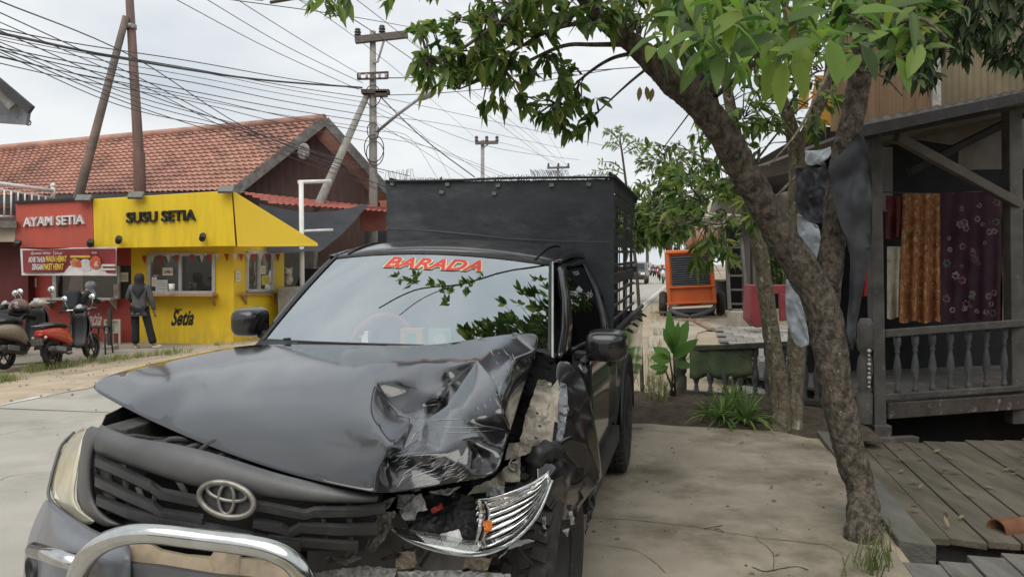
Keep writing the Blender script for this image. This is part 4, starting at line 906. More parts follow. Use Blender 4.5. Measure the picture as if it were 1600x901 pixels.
# ================================================================ the old tiled house
tile_m = mat('clay_tiles', (.47, .265, .205), (.33, .17, .13), scale=1.8, rough=.78, c3=(.15, .085, .072), scale3=.26, lo3=.48, hi3=.64, bump=.2, bscale=6, stretch=(1, 1, 2))
brown_board = mat('brown_boards', (.095, .052, .042), (.065, .036, .03), scale=2, rough=.75, bump=.5, bscale=20, wave=('X', 1.6, 0), stretch=(6, 1, 1))
fascia_old = mat('grey_fascia_board', (.20, .19, .18), (.10, .095, .09), scale=5, rough=.9, c3=(.33, .32, .30), scale3=4, lo3=.55, hi3=.75)
hs = thing('tiled_house', 'long brown house with red clay tiled roof behind the yellow and red kiosks', 'house', (-9, 24, -.15))
eR, eL, rL, rR = at(362, 298, 21), at(-130, 309, 24.2), at(-130, 246, 26.6), at(505, 187, 22.4)
mb = MB(); NR = 17; NC = 190; rows = []
nrm = (eL - eR).cross(rR - eR).normalized(); nrm = nrm if nrm.z > 0 else -nrm
for j in range(NR):
    for v, lift in ((j / NR, .055), ((j + .97) / NR, .0)):
        rows.append([bil(eR, eL, rL, rR, i / NC, v) + nrm * (lift + .035 * math.sin(i * 2.1) + .012 * nz((i * .3, j, 0))) for i in range(NC + 1)])
mb.grid(rows, smooth=False, flip=True); roof = mb.build('roof', tile_m, hs)
mb = MB(); mb.tube([rR + V((.05, 0, .04)), rL + V((0, 0, .04))], .13, 8); mb.build('ridge_cap', tile_m, roof)
gR = at(618, 312, 23.6); gM = rR
mb = MB(); bk = V((-6, 1.6, 0)); mb.grid([[rR, rL], [gR, gR + (rL - rR)]]); mb.build('back_roof_slope', tile_m, roof, solid=.05)
ins = V((-.5, .13, -.10))
mb = MB(); gl, gr_, gt = eR + ins, gR + ins, gM + ins + V((0, 0, -.12))
mb.add([gl, gr_, gt], [(0, 1, 2)]); mb.add([gl, gr_, gr_ + V((0, 0, -3.9)), gl + V((0, 0, -3.9))], [(0, 1, 2, 3)]); mb.build('gable_wall', brown_board, hs)
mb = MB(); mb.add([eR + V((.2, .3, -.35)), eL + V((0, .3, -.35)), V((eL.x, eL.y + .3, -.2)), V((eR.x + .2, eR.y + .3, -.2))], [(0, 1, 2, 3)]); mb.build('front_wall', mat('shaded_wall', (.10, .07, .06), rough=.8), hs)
mb = MB(); mb.beam(eR + V((.06, -.02, -.06)), rR + V((.06, -.02, -.02)), .05, .26); mb.build('barge_board', fascia_old, hs)
mb = MB(); mb.beam(gR + V((.06, -.02, -.06)), rR + V((.06, -.02, -.02)), .05, .26); mb.build('barge_board', fascia_old, hs)
mb = MB(); mb.beam(eR + V((0, 0, -.12)), eL + V((0, 0, -.12)), .05, .22); mb.build('eaves_board', mat('dark_grey_board', (.06, .062, .068), rough=.8), hs)
c = at(475, 237, 21.75); mb = MB(); mb.lathe([(.0, .03), (.10, .03), (.12, .05), (.20, .05), (.24, .02), (.24, 0)], 24, Matrix.Translation(c) @ Matrix.Rotation(math.pi / 2, 4, 'X') @ Matrix.Rotation(-.55, 4, 'Y'), 0); mb.build('round_vent', mat('vent_grey', (.30, .29, .28), (.15, .14, .14), rough=.8, scale=9), hs)
# red lean-to roof below the gable
mb = MB(); a0, a1, a2, a3 = at(372, 300, 20.6), at(604, 326, 22.6), at(612, 334, 19.8), at(432, 322, 18.6); rows = []
for j in range(5):
    for v, l in ((j / 5, .0), ((j + .96) / 5, .06)): rows.append([bil(a0, a1, a2, a3, i / 60, v) + V((0, 0, l + .02 * math.sin(i * 2.1))) for i in range(61)])
mb.grid(rows, smooth=False, flip=True); mb.build('lean_to_roof', mat('red_tiles', (.38, .12, .09), (.28, .08, .06), scale=2, rough=.7), hs)
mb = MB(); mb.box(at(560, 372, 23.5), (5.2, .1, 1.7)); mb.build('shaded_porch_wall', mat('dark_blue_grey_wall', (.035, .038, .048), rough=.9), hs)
mb = MB()
for i in range(6): p, q = at(563, 326 + i * 6.5, 20.3), at(606, 326 + i * 6.2, 20.6); mb.beam(p, q, .03, .11)
mb.build('red_slat_panel', mat('red_brown_boards', (.24, .07, .055), rough=.7), hs)
# dark shade net on a white pipe frame
net_m = mat('shade_net', (.040, .043, .050), (.028, .03, .036), scale=3, rough=.9, bump=.3, bscale=80)
mb = MB(); q00, q10, q11, q01 = at(405, 318, 17.6), at(578, 317, 19.8), at(500, 392, 17.2), at(418, 396, 16.6); rows = []
for j in range(13):
    rows.append([bil(q00, q10, q11, q01, i / 16, j / 12) + V((0, 0, -.22 * math.sin(math.pi * i / 16) * (1 - j / 12) - .1 * math.sin(math.pi * j / 12) + .03 * nz((i * .4, j * .4, 2)))) for i in range(17)])
mb.grid(rows); mb.build('shade_net', net_m, label='sagging dark grey shade net hung beside the yellow kiosk', cat='shade net')
fr = thing('pipe_frame', 'white pipe gate frame standing behind the yellow awning tip', 'pipe frame', gnd(472, 525, -.1))
Yf = gnd(472, 525, -.1).y
mb = MB(); mb.tube([at(473, 527, Yf), at(470.5, 284, Yf)], .055, 10); mb.build('post', white_paint, fr)
mb = MB(); mb.tube([at(466, 284.5, Yf), at(517, 283, Yf + .5)], .045, 10); mb.build('crossbar', white_paint, fr)
mb = MB(); mb.tube([at(471, 361, Yf), at(520, 359, Yf + .5)], .03, 8); mb.build('crossbar', white_paint, fr)
# parked car and garden pillar past the kiosk corner
pc = thing('parked_car', 'white parked car half hidden behind the yellow kiosk', 'car', at(470, 455, 19.5) - V((0, 0, .85)), .15)
mb = MB(); prof = [(-.0, -1.9), (.9, -1.95), (1.0, -.9), (1.42, -.2), (1.48, 1.2), (1.05, 1.95), (.4, 2.0), (.25, 1.0), (.25, -1.6)]
pts = [V((-.78, y, z)) for z, y in prof]; mb.slab(pts, (1.56, 0, 0)); mb.build('body', mat('white_car_paint', (.62, .64, .65), (.55, .57, .58), rough=.25, coat=.6), pc, world=False, bevel=.12)
mb = MB(); mb.add([V((-.62, -.93, 1.03)), V((.62, -.93, 1.03)), V((.55, -.27, 1.42)), V((-.55, -.27, 1.42))], [(0, 1, 2, 3)]); mb.add([V((-.79, -.75, 1.06)), V((-.79, 1.3, 1.10)), V((-.79, 1.0, 1.40)), V((-.79, -.2, 1.37))], [(0, 1, 2, 3)]); mb.v = [p + V((0, -.03, .02)) for p in mb.v]; mb.build('window', mat('dark_car_glass', (.02, .022, .025), rough=.08), pc, world=False)
for y in (-1.3, 1.3):
    for x in (-.72, .72):
        mb = MB(); mb.lathe([(.12, -.1), (.3, -.1), (.32, 0), (.3, .1), (.12, .1)], 20, Matrix.Translation((x, y, .32)) @ Matrix.Rotation(math.pi / 2, 4, 'Y')); mb.build('wheel', rubber, pc, world=False)
gp = thing('garden_pillar', 'mossy concrete wall pillar topped by a small pale animal figure beside the yellow kiosk', 'pillar', at(458, 470, 17.2) - V((0, 0, .8)))
mb = MB(); mb.box(at(458, 470, 17.2) + V((0, 0, -.3)), (.55, .5, 1.25)); mb.build('plinth', concrete_pole, gp, bevel=.02)
mb = MB(); c = at(452, 436, 17.0); mb.ball(c, .09, sc=(.9, .9, 1.5)); mb.ball(c + V((0, -.03, .17)), .08); mb.ball(c + V((-.06, -.03, .24)), .03); mb.ball(c + V((.06, -.03, .24)), .03); mb.ball(c + V((0, -.1, .155)), .035); mb.build('animal_figure', mat('pale_stone', (.45, .42, .36), (.2, .18, .15), scale=12, rough=.8), gp)

# ================================================================ kiosks
yel = mat('yellow_wall', (.78, .54, .018), (.71, .485, .016), scale=1.5, grime=(.0, .6, (.34, .26, .08)), rough=.55, bump=.08, bscale=60, c3=(.50, .32, .014), scale3=1.0, lo3=.5, hi3=.8)
red = mat('red_wall', (.36, .048, .035), (.31, .04, .03), scale=2, grime=(.0, .7, (.12, .06, .045)), rough=.6, bump=.1, bscale=50)
redf = mat('red_fascia', (.50, .085, .055), (.46, .075, .05), scale=1.2, grime=(1.6, 3.4, (.30, .09, .07)), rough=.5)
darkred = mat('dark_red_wall', (.115, .018, .02), (.085, .013, .016), scale=2, rough=.7, bump=.2, bscale=20)
alu = mat('aluminium_frame', (.55, .55, .54), (.42, .42, .42), rough=.4, metal=.3)
window_m = glass_mat('kiosk_glass', (.62, .64, .64), .16, .03)
paper = mat('paper_notice', (.68, .64, .50), (.60, .55, .42), scale=14, rough=.8); paper_y = mat('yellow_notice', (.65, .55, .12), (.5, .42, .1), scale=10, rough=.8)
blackl = mat('black_letters', (.016, .016, .018), rough=.5); whitel = mat('white_letters', (.74, .73, .71), rough=.45); woodc = mat('wood_counter', (.42, .25, .10), (.30, .17, .07), scale=4, rough=.5, stretch=(1, 8, 8))
def wd(px): return 15.8 + (365 - px) * .0023
def W(px, py, o=0.0): return at(px, py, wd(px) - o)
def ZB(px): return gnd(px, 537, -.16)
yk = thing('yellow_kiosk', 'bright yellow drinks kiosk with black raised letters and sliding windows', 'kiosk', gnd(300, 537, -.16))
rk = thing('red_kiosk', 'red chicken kiosk with white raised letters and a hanging promotional banner', 'kiosk', gnd(100, 537, -.16))
def holed(fn, x0, x1, y0, y1, hx0, hx1, hy0, hy1):
    mb = MB()
    for a, b, c_, d in ((x0, hx0, y0, y1), (hx1, x1, y0, y1), (hx0, hx1, y0, hy0), (hx0, hx1, hy1, y1)): mb.quad(fn(a, d), fn(b, d), fn(b, c_), fn(a, c_))
    dp = V((0, .10, 0))   # reveals
    for a, b in (((hx0, hy0), (hx1, hy0)), ((hx1, hy0), (hx1, hy1)), ((hx1, hy1), (hx0, hy1)), ((hx0, hy1), (hx0, hy0))): mb.quad(fn(*a), fn(*b), fn(*b) + dp, fn(*a) + dp)
    return mb
def rd(px): return 15.8 + (px - 365) * .0225
def RW(px, py, o=0.0): return at(px, py, rd(px) - o)
ybot = lambda fn: (lambda px, py: fn(px, py) if py < 530 else V((fn(px, 537).x, fn(px, 537).y, -.22)))
holed(ybot(W), 205, 365, 372, 545, 233, 334, 397, 457).build('wall', yel, yk)
holed(ybot(RW), 365, 444, 372, 545, 386, 426, 394, 454).build('side_wall', yel, yk)
mb = MB(); bx = W(205, 540) + V((0, 1.8, 0)); mb.quad(W(150, 545) + V((0, 2.2, 0)), RW(444, 545) + V((0, 2.6, 0)), RW(444, 372) + V((0, 2.6, 0)), W(150, 372) + V((0, 2.2, 0))); mb.quad(RW(444, 545), RW(444, 545) + V((0, 2.6, 0)), RW(444, 372) + V((0, 2.6, 0)), RW(444, 372)); mb.build('back_wall', mat('kiosk_inside', (.11, .10, .09), (.07, .065, .06), rough=.9, scale=2), yk)
def window(fn, x0, x1, y0, y1, mid, par, t=2.2):
    mb = MB()
    for a, b in (((x0, y0), (x1, y0)), ((x0, y1), (x1, y1))): mb.beam(fn(*a, .02), fn(*b, .02), .06, .065)
    for x in (x0, x1, mid): mb.beam(fn(x, y0, .02), fn(x, y1, .02), .065, .06, up=(0, 1, 0))
    w_ = mb.build('window', alu, par, bevel=.006)
    mb = MB(); mb.quad(fn(x0, y1, -.02), fn(mid, y1, -.02), fn(mid, y0, -.02), fn(x0, y0, -.02)); mb.build('pane', window_m, w_)
    mb = MB(); mb.quad(fn(mid, y1, -.05), fn(x1, y1, -.05), fn(x1, y0, -.05), fn(mid, y0, -.05)); mb.build('pane', glass_mat('kiosk_glass_dark', (.45, .47, .48), .10, .03) if 'kiosk_glass_dark' not in MATS else MATS['kiosk_glass_dark'], w_)
    return w_
window(W, 233, 334, 397, 457, 282, yk); window(RW, 386, 426, 394, 454, 405, yk)
def counter(fn, x0, x1, y, m, par, dep=.35):
    mb = MB(); a, b = fn(x0, y, .0), fn(x1, y, .0); d = V((0, -dep, 0)); mb.slab([a, b, b + d, a + d], (0, 0, .045)); c_ = mb.build('counter', m, par, bevel=.006)
    for x in (lerp(x0, x1, .06), lerp(x0, x1, .94)):
        p = fn(x, y, .0); mb = MB(); mb.slab([p, p + V((0, -dep * .75, 0)), p + V((0, 0, -.22))], (.03, 0, 0)); mb.build('counter_bracket', m, c_)
counter(W, 226, 341, 462, woodc, yk); counter(RW, 381, 433, 460, woodc, yk)
for fn, x0, y0, x1, y1, m in ((W, 254, 418, 270, 430, paper), (W, 237, 433, 245, 447, paper), (W, 243, 437, 262, 455, mat('pale_notice', (.5, .52, .52), rough=.8)), (RW, 408, 415, 415, 428, paper), (RW, 409, 430, 422, 445, paper_y), (RW, 368, 422, 376, 440, paper)):
    mb = MB(); q = [fn(x0, y1, .035), fn(x1, y1, .035), fn(x1, y0, .035), fn(x0, y0, .035)]; mb.quad(*q); n_ = mb.build('notice', m, yk)
    if x0 == 254:
        mb = MB(); mb.text('OPEN', fn(256, 427.5, .04), fn(268, 427.5, .04), fn(256, 422.5, .04), off=.02); mb.build('notice_text', blackl, n_)
    else:
        mb = MB()
        for k in range(3): ya = lerp(y0, y1, .3 + .22 * k); mb.quad(fn(lerp(x0, x1, .18), ya + .8, .038), fn(lerp(x0, x1, .82), ya + .8, .038), fn(lerp(x0, x1, .82), ya, .038), fn(lerp(x0, x1, .18), ya, .038))
        mb.build('printed_lines', mat('faint_print', (.2, .19, .17), rough=.8), n_)
# fascias
def fd(px): return 15.1 + (365 - px) * .0023
def FA(px, py, o=0.0): return at(px, py, fd(px) - o)
mb = MB(); q = [FA(147, 388), FA(368, 384.5), FA(362, 297.5), FA(145, 311)]; back = [W(147, 386) + V((0, .3, 0)), W(368, 383) + V((0, .3, 0)), W(362, 300) + V((0, .3, 0)), W(145, 312) + V((0, .3, 0))]
mb.hexa([q[0], q[1], back[1], back[0], q[3], q[2], back[2], back[3]]); fas = mb.build('fascia', mat('yellow_fascia', (.80, .57, .02), (.76, .53, .018), scale=1.2, rough=.5, grime=(1.6, 3.6, (.48, .33, .03))), yk, bevel=.01)
mb = MB(); ap, a1, a2, a3 = FA(363, 298.0) + V((.012, 0, 0)), FA(370, 385) + V((.012, 0, 0)), at(497, 384, 16.3), at(496, 379.5, 16.3); mb.slab([a1, a2, a3, ap], (-.22, .6, 0)); mb.build('side_awning', mat('yellow_awning', (.80, .56, .04), (.76, .52, .03), scale=1, rough=.5), yk)
mb = MB(); mb.text('SUSU SETIA', FA(199.5, 349, .0), FA(307, 344.5, .0), FA(199.5, 332, .0), ext=.03, off=.018, raise_=.03); mb.build('fascia_letters', blackl, yk)
mb = MB(); mb.text('Setia', W(267, 509, .004), W(302, 508, .004), W(269, 484, .004), shear=.35, off=.03, raise_=.004); mb.text('Susu', W(272, 485.5, .004), W(284, 485, .004), W(272.5, 481, .004), shear=.2, off=.03, raise_=.004); mb.build('painted_lettering', blackl, yk)
def spot(p, par, up=False):
    mb = MB(); M = Matrix.Translation(p) @ Matrix.Rotation(math.radians(60 if not up else 115), 4, 'X')
    if up: mb.box(p + V((0, -.12, .02)), (.30, .06, .16), Matrix.Rotation(-.7, 3, 'X')); mb.beam(p + V((0, 0, -.02)), p + V((0, -.1, .0)), .04, .04)
    else: mb.lathe([(.0, 0), (.06, 0), (.065, .08), (.055, .16), (.0, .15)], 12, Matrix.Translation(p + V((.02, -.10, -.04))) @ Matrix.Rotation(.9, 4, 'X') @ Matrix.Rotation(.5, 4, 'Y')); mb.box(p + V((0, -.02, .03)), (.10, .04, .09))
    mb.build('spotlight', mat('spot_grey', (.16, .16, .15), rough=.6) if up else black_plastic, par, bevel=.005)
spot(FA(187, 375), yk); spot(FA(317, 371), yk); spot(FA(217, 307.5), yk, True); spot(FA(357, 298.5), yk, True)
# bunting of red and white flags
bn = thing('bunting', 'string of small red and white triangular flags across the yellow kiosk windows', 'bunting', W(330, 400))
mb = MB(); mb.tube([W(222, 400, .06), W(280, 399.5, .07), W(365, 396, .08)], .006, 4); mb.tube([W(365, 396, .08), RW(440, 396, .06)], .006, 4); mb.build('cord', white_paint, bn)
fl = [(W, 225, 0), (W, 237, 1), (W, 250, 0), (W, 263, 1), (W, 276, 0), (W, 300, 0), (W, 315, 1), (W, 327, 0), (W, 340, 1), (W, 354, 0), (RW, 367, 1), (RW, 377, 0), (RW, 388, 1), (RW, 397, 0), (RW, 407, 1), (RW, 417, 0), (RW, 427, 1), (RW, 434, 0)]
flagr = mat('red_flag', (.42, .05, .03), rough=.8); flagw = mat('white_flag', (.62, .58, .5), rough=.8)
for fn, x, wq in fl:
    y = 396 + (365 - x) * .025 if x < 366 else 396.5; mb = MB(); mb.add([fn(x - 4, y, .085), fn(x + 4, y, .085), fn(x + .5, y + 13, .10)], [(0, 1, 2)]); mb.build('flag', flagw if wq else flagr, bn)
# cup on the counter
cp = W(325, 461.5, .25); mb = MB(); mb.lathe([(.0, 0), (.05, 0), (.06, .20), (.055, .2), (.0, .18)], 14, Matrix.Translation(cp + V((-.75, -.0, .045)))); 
mb.lathe([(.061, .06), (.0625, .09)], 14, Matrix.Translation(cp + V((-.75, 0, .045))), 1); mb.build('paper_cup', [white_paint, mat('cup_band', (.3, .3, .3))], label='white paper canister standing on the yellow kiosk counter', cat='canister')
# red kiosk
rbot = ybot(W)
mb = holed(rbot, 40, 205, 372, 545, 85, 205, 415, 466); mb.build('wall', red, rk)
mb = MB(); mb.quad(W(40, 545) + V((0, 2.2, 0)), W(150, 545) + V((0, 2.2, 0)), W(150, 372) + V((0, 2.2, 0)), W(40, 372) + V((0, 2.2, 0))); mb.quad(W(187, 545) + V((0, .02, 0)), W(205, 545) + V((0, .02, 0)), W(205, 370) + V((0, .02, 0)), W(187, 370) + V((0, .02, 0))); mb.build('inside_wall', mat('kiosk_dark', (.045, .04, .04), rough=.9), rk)
mb = MB(); mb.quad(W(86, 465, -.06), W(186, 465, -.06), W(186, 416, -.06), W(86, 416, -.06)); mb.build('serving_glass', glass_mat('serving_glass', (.5, .5, .5), .06, .03), rk)
mb = MB(); mb.beam(W(86, 415, .02), W(86, 466, .02), .08, .07, up=(0, 1, 0)); mb.build('window_jamb', alu, rk); mb = MB(); mb.beam(W(186, 415, .02), W(186, 466, .02), .05, .05, up=(0, 1, 0)); mb.build('window_jamb', alu, rk)
counter(W, 70, 188, 467.5, mat('pale_counter', (.48, .47, .45), (.4, .39, .37), rough=.6), rk, .40)
mb = MB(); q = [FA(25, 387), FA(146.6, 388), FA(144.6, 311), FA(25, 316.5)]; back = [W(25, 386) + V((0, .3, 0)), W(146.4, 386) + V((0, .3, 0)), W(144.6, 312) + V((0, .3, 0)), W(25, 317) + V((0, .3, 0))]
mb.hexa([q[0], q[1], back[1], back[0], q[3], q[2], back[2], back[3]]); mb.build('fascia', redf, rk, bevel=.008)
mb = MB(); mb.beam(FA(25, 316, .02), FA(144.6, 310.5, .02), .06, .05); mb.build('fascia_cap', blackl, rk)
mb = MB(); mb.text('AYAM SETIA', FA(39, 354.5, 0), FA(133.5, 350, 0), FA(39, 340, 0), ext=.03, off=.022, raise_=.03); mb.build('fascia_letters', whitel, rk)
mb = MB(); mb.text('Setia', W(128, 508, .004), W(158, 509, .004), W(131, 486, .004), shear=.35, off=.02, raise_=.004); mb.build('painted_lettering', mat('faded_white', (.6, .5, .47), rough=.6), rk)
spot(FA(30, 381), rk); spot(FA(143, 380), rk); spot(FA(136, 312), rk, True)
for x0, y0, x1, y1 in ((43, 434, 57, 448), (186, 425.5, 200.5, 440)):
    mb = MB(); mb.quad(W(x0, y1, .01), W(x1, y1, .01), W(x1, y0, .01), W(x0, y0, .01)); n_ = mb.build('notice', paper, rk); mb = MB()
    for k in range(3): ya = lerp(y0, y1, .3 + .2 * k); mb.quad(W(x0 + 2, ya + 1, .014), W(x1 - 2, ya + 1, .014), W(x1 - 2, ya, .014), W(x0 + 2, ya, .014))
    mb.build('printed_lines', mat('faint_print', (.2, .19, .17)), n_)
mb = MB(); mb.box(W(182.5, 455, .2), (.10, .08, .30)); mb.build('menu_stand', mat('menu_card', (.5, .48, .45), (.3, .2, .2), scale=9), label='small upright menu stand on the red kiosk counter', cat='menu stand', bevel=.004)
# promotional banner
bf = thing('banner', 'maroon promotional banner with white border hung over the red kiosk opening', 'banner', FA(108, 430, .1))
def BA(px, py, o=0.0):
    u = (px - 34) / 148; v = (py - 386) / 43
    return FA(px, py, .14 + o + .05 * math.sin(u * 5.2 + 1) * v)
mar = mat('banner_maroon', (.22, .022, .026), (.17, .016, .02), scale=1.6, rough=.45, c3=(.36, .06, .05), scale3=1.1, lo3=.5, hi3=.75); bord = mat('banner_white', (.70, .66, .64), rough=.45)
mb = MB(); mb.grid([[lerp(BA(31.5 + 2.4 * v, 388 + 42 * v), BA(182.5, 385.5 + 45 * v), i / 20) + V((0, 0, -.03 * math.sin(math.pi * min(1, i / 11)) * (1 - v))) for i in range(21)] for v in [k / 8 for k in range(9)]], flip=True)
sheet = mb.build('banner_sheet', bord, bf)
mb = MB(); mb.grid([[BA(lerp(35 + 1.5 * v, 180.5, i / 20), lerp(391 - 2.5 * min(1, i / 12), 425.5 + 1 * (i / 20), v), .03) for i in range(21)] for v in (0, .25, .5, .75, 1)], flip=True); mb.build('printed_field', mar, sheet)
def btext(s, x0, x1, y0, y1, m, **k): mb = MB(); mb.text(s, BA(x0, y1, .06), BA(x1, y1, .06), BA(x0 + (y1 - y0) * .05, y0, .06), **k); mb.build('banner_lettering', m, sheet)
byel = mat('banner_yellow', (.70, .50, .06), rough=.5); bora = mat('banner_orange', (.62, .12, .05), rough=.5)
btext('Spesial Akhir Tahun', 48, 97, 393, 399, bord, shear=.3, off=-.005)
btext('AKHIR TAHUN', 44, 70, 401, 410, bord, off=.03); btext('MAKIN HEMAT', 71.5, 104, 399.5, 409, byel, off=.03)
btext('DENGAN', 50, 66.5, 412, 421.5, bord, off=.03); btext('PAKET HEMAT', 67.5, 99, 411.5, 421.5, byel, off=.03)
btext('Setia', 143, 151, 392.5, 396, bord, shear=.3, off=.01)
def disc(px, py, rx, ry, m, o, nm, n=16, star=0):
    mb = MB(); mb.add([BA(px + rx * (1 - star * (k % 2)) * math.cos(6.28318 * k / n), py + ry * (1 - star * (k % 2)) * math.sin(6.28318 * k / n), o) for k in range(n)], [tuple(reversed(range(n)))]); mb.build(nm, m, sheet)
mb = MB(); mb.quad(BA(110, 402.5, 0.050), BA(141, 402.5, 0.050), BA(141, 399, 0.050), BA(110, 399, 0.050)); mb.build('banner_ribbon', byel, sheet)
disc(117, 410, 8, 7, mat('banner_food', (.6, .38, .15), (.4, .12, .05), scale=30), 0.050, 'food_picture', 11, .12); disc(124, 412, 6.5, 5.5, bora, 0.054, 'food_picture', 13)
mb = MB(); mb.add([BA(x, y, 0.058) for x, y in ((126, 408), (130, 404.5), (138, 405), (141, 410), (140, 414), (143, 420), (140, 423), (130, 424), (126, 421), (128, 415))], [tuple(reversed(range(10)))]); mb.build('rice_picture', mat('banner_pale', (.62, .62, .6), rough=.5), sheet)
disc(149, 410, 9, 11, bora, 0.060, 'price_badge', 24, .1); btext('HANYA', 144.5, 153.5, 404, 407, bord, off=.02); btext('10K', 145, 153.5, 408, 416, bord, off=.04)
mb = MB()
for ya, yb in ((412.5, 416), (419, 422)): mb.quad(BA(158, yb, 0.050), BA(180.3, yb, 0.050), BA(180.3, ya, 0.050), BA(159, ya, 0.050))
mb.build('white_stripe', bord, sheet)
# forecourt slab
mb = MB(); fp = [gnd(-60, 575, -.14), gnd(60, 566, -.14), gnd(180, 561, -.14), gnd(300, 549, -.14), gnd(420, 544, -.14), RW(450, 536), W(365, 535), W(40, 535), V((-17, 17, 0))]
mb.slab([V((p.x, p.y, -.28)) for p in fp], (0, 0, .145)); mb.build('forecourt', mat('forecourt_concrete', (.33, .30, .25), (.24, .215, .175), scale=1.5, rough=.9, bump=.2, bscale=40, c3=(.16, .14, .1), scale3=.9), kind='structure')
# ================================================================ building at the left edge: dark red wall, balcony and white railing
lb = thing('balcony_house', 'dark red walled building with white balcony railing beside the red kiosk', 'building', gnd(0, 545, -.16))
mb = MB(); mb.quad(at(-220, 545, 16.6), at(44, 545, 16.3), at(44, 372, 16.3), at(-220, 372, 16.6)); mb.build('wall', darkred, lb, solid=.2)
mb = MB(); a, b = at(-220, 350, 15.6), at(25, 350, 15.9); mb.hexa([at(-220, 378, 15.6), at(24, 378, 15.9), at(24, 378, 18), at(-220, 378, 18), at(-220, 356, 15.6), at(24, 356, 15.9), at(24, 356, 18), at(-220, 356, 18)]); mb.build('balcony_beam', mat('cream_render', (.52, .46, .36), (.42, .37, .29), rough=.8), lb, bevel=.01)
mb = MB(); mb.hexa([at(-220, 355.7, 15.45), at(26, 355.7, 15.75), at(26, 355.7, 18), at(-220, 355.7, 18), at(-220, 345, 15.45), at(26, 345, 15.75), at(26, 345, 18), at(-220, 345, 18)]); mb.build('balcony_edge', mat('stained_render', (.22, .20, .17), (.12, .11, .1), rough=.9, scale=6), lb)
rail = None
mb = MB(); mb.tube([at(-200, 262, 15.2), at(0, 287, 15.9), at(83, 298, 17.2)], .045, 8); mb.tube([at(-200, 272, 15.2), at(0, 296, 15.9), at(82, 309, 17.2)], .025, 8); rail = mb.build('balcony_railing', white_paint, lb)
mb = MB(); mb.tube([at(-200, 330, 15.2), at(0, 338, 15.9), at(22, 339, 16.2)], .025, 8); mb.build('lower_rail', white_paint, rail)
for i in range(17):
    t = i / 16; x = -90 + 172 * t; Y = 15.6 + 1.6 * max(0, (x / 82)) if x > 0 else 15.6 + (x) * .0035 + .3
    yt = 296 + (x * .155 if x > 0 else x * .12); yb = 338 if x < 24 else 312 + (82 - x) * .1
    if 24 < x < 76: yb = 318
    mb = MB(); mb.tube([at(x, yt, Y), at(x, yb + 2, Y)], .018, 6); mb.build('baluster', white_paint, rail)
mb = MB(); mb.tube([at(83, 292, 17.2), at(83, 312, 17.2)], .05, 8); mb.ball(at(83, 290, 17.2), .06); mb.build('corner_post', white_paint, rail)
cl = MB(); cl.grid([[at(20 + 24 * i / 8, 300 + 36 * j / 6 + 2 * math.sin(i), 16.6 + .04 * math.sin(i * 1.7)) for i in range(9)] for j in range(7)], flip=True); cl.build('hanging_cloth', mat('slate_cloth', (.10, .105, .12), (.06, .065, .075), rough=.9, scale=5), label='dark slate cloth drying on the white balcony railing', cat='cloth')
# eave corner of a nearer house, upper left
ev = thing('house_eave', 'weathered grey blue house eave corner with scalloped trim in the upper left', 'house eave', at(0, 190, 9))
mb = MB(); a, b = at(-40, 100, 9), at(48, 172, 9); c_, d = at(-60, 186, 9.5), at(33, 186, 9.1)
mb.add([at(-60, 84, 9.1), at(49, 173, 8.9), at(46, 193, 8.9), at(28, 184, 9.4), at(-60, 186, 9.6)], [(0, 1, 2, 3, 4)]); mb.build('soffit', mat('eave_blue_grey', (.20, .215, .235), (.12, .13, .15), scale=3, rough=.8, bump=.2, bscale=20), ev, solid=.05)
mb = MB(); p_, q_ = at(-60, 84, 9.1), at(-60, 186, 9.6); mb.add([p_, p_ + V((-5, .2, 2.2)), q_ + V((-5, .4, .1)), q_], [(0, 1, 2, 3)]); mb.build('roof_slope', mat('eave_blue_grey', (.2, .215, .235)), ev, solid=.04)
mb = MB(); mb.quad(V((-13, 10.2, -.2)), V((-8.6, 10.0, -.2)), V((-8.6, 10.0, 3.4)), V((-13, 10.2, 5.2))); mb.build('wall', mat('eave_house_wall', (.30, .30, .29), rough=.8), ev, solid=.05)
mb = MB(); mb.beam(at(-60, 80, 8.9), at(49, 172, 8.8), .05, .10); mb.build('roof_edge', mat('roof_edge_dark', (.05, .05, .055), rough=.8), ev)
mb = MB(); mb.beam(at(-20, 120, 8.85), at(22, 166, 8.85), .05, .13); mb.build('rafter_board', fascia_old, ev)
mb = MB()
for i in range(6): c_ = at(31 + i * 2.7, 184 + i * 1.6, 8.95); mb.tube([c_ + V((.03 * math.cos(t), 0, .03 * math.sin(t))) for t in [k * .7854 for k in range(8)]], .008, 4, closed=True)
mb.build('scalloped_trim', mat('eave_blue_grey', (.2, .2, .2)), ev)
# ================================================================ people at the kiosks
grey_j = mat('grey_jacket', (.095, .10, .105), (.075, .08, .085), scale=6, rough=.9, bump=.25, bscale=14)
black_t = mat('black_trousers', (.016, .016, .018), rough=.9, bump=.2, bscale=10); cream_s = mat('cream_shoes', (.62, .55, .40), rough=.7)
p0 = gnd(219, 545, -.15)
person('standing person in grey jacket, black wide trousers, dark headscarf and cream shoes', (p0.x, p0.y, -.15), math.radians(14), 1.50,
       {'elL': (-.25, .06, 1.14), 'wrL': (-.20, .24, 1.06), 'haL': (-.16, .30, 1.08), 'elR': (.26, -.02, 1.12), 'wrR': (.30, .04, .86), 'haR': (.31, .06, .78), 'hiR': (.11, 0, .88), 'knR': (.20, -.02, .48), 'anR': (.30, -.08, .09), 'toR': (.42, .03, .03), 'knL': (-.09, .0, .49), 'anL': (-.09, -.03, .09), 'toL': (-.07, .12, .03)},
       grey_j, black_t, cream_s, scarf_m=mat('black_scarf', (.028, .028, .034), rough=.9, bump=.3, bscale=8), flare=1.08)
p1 = gnd(104, 549, -.15)
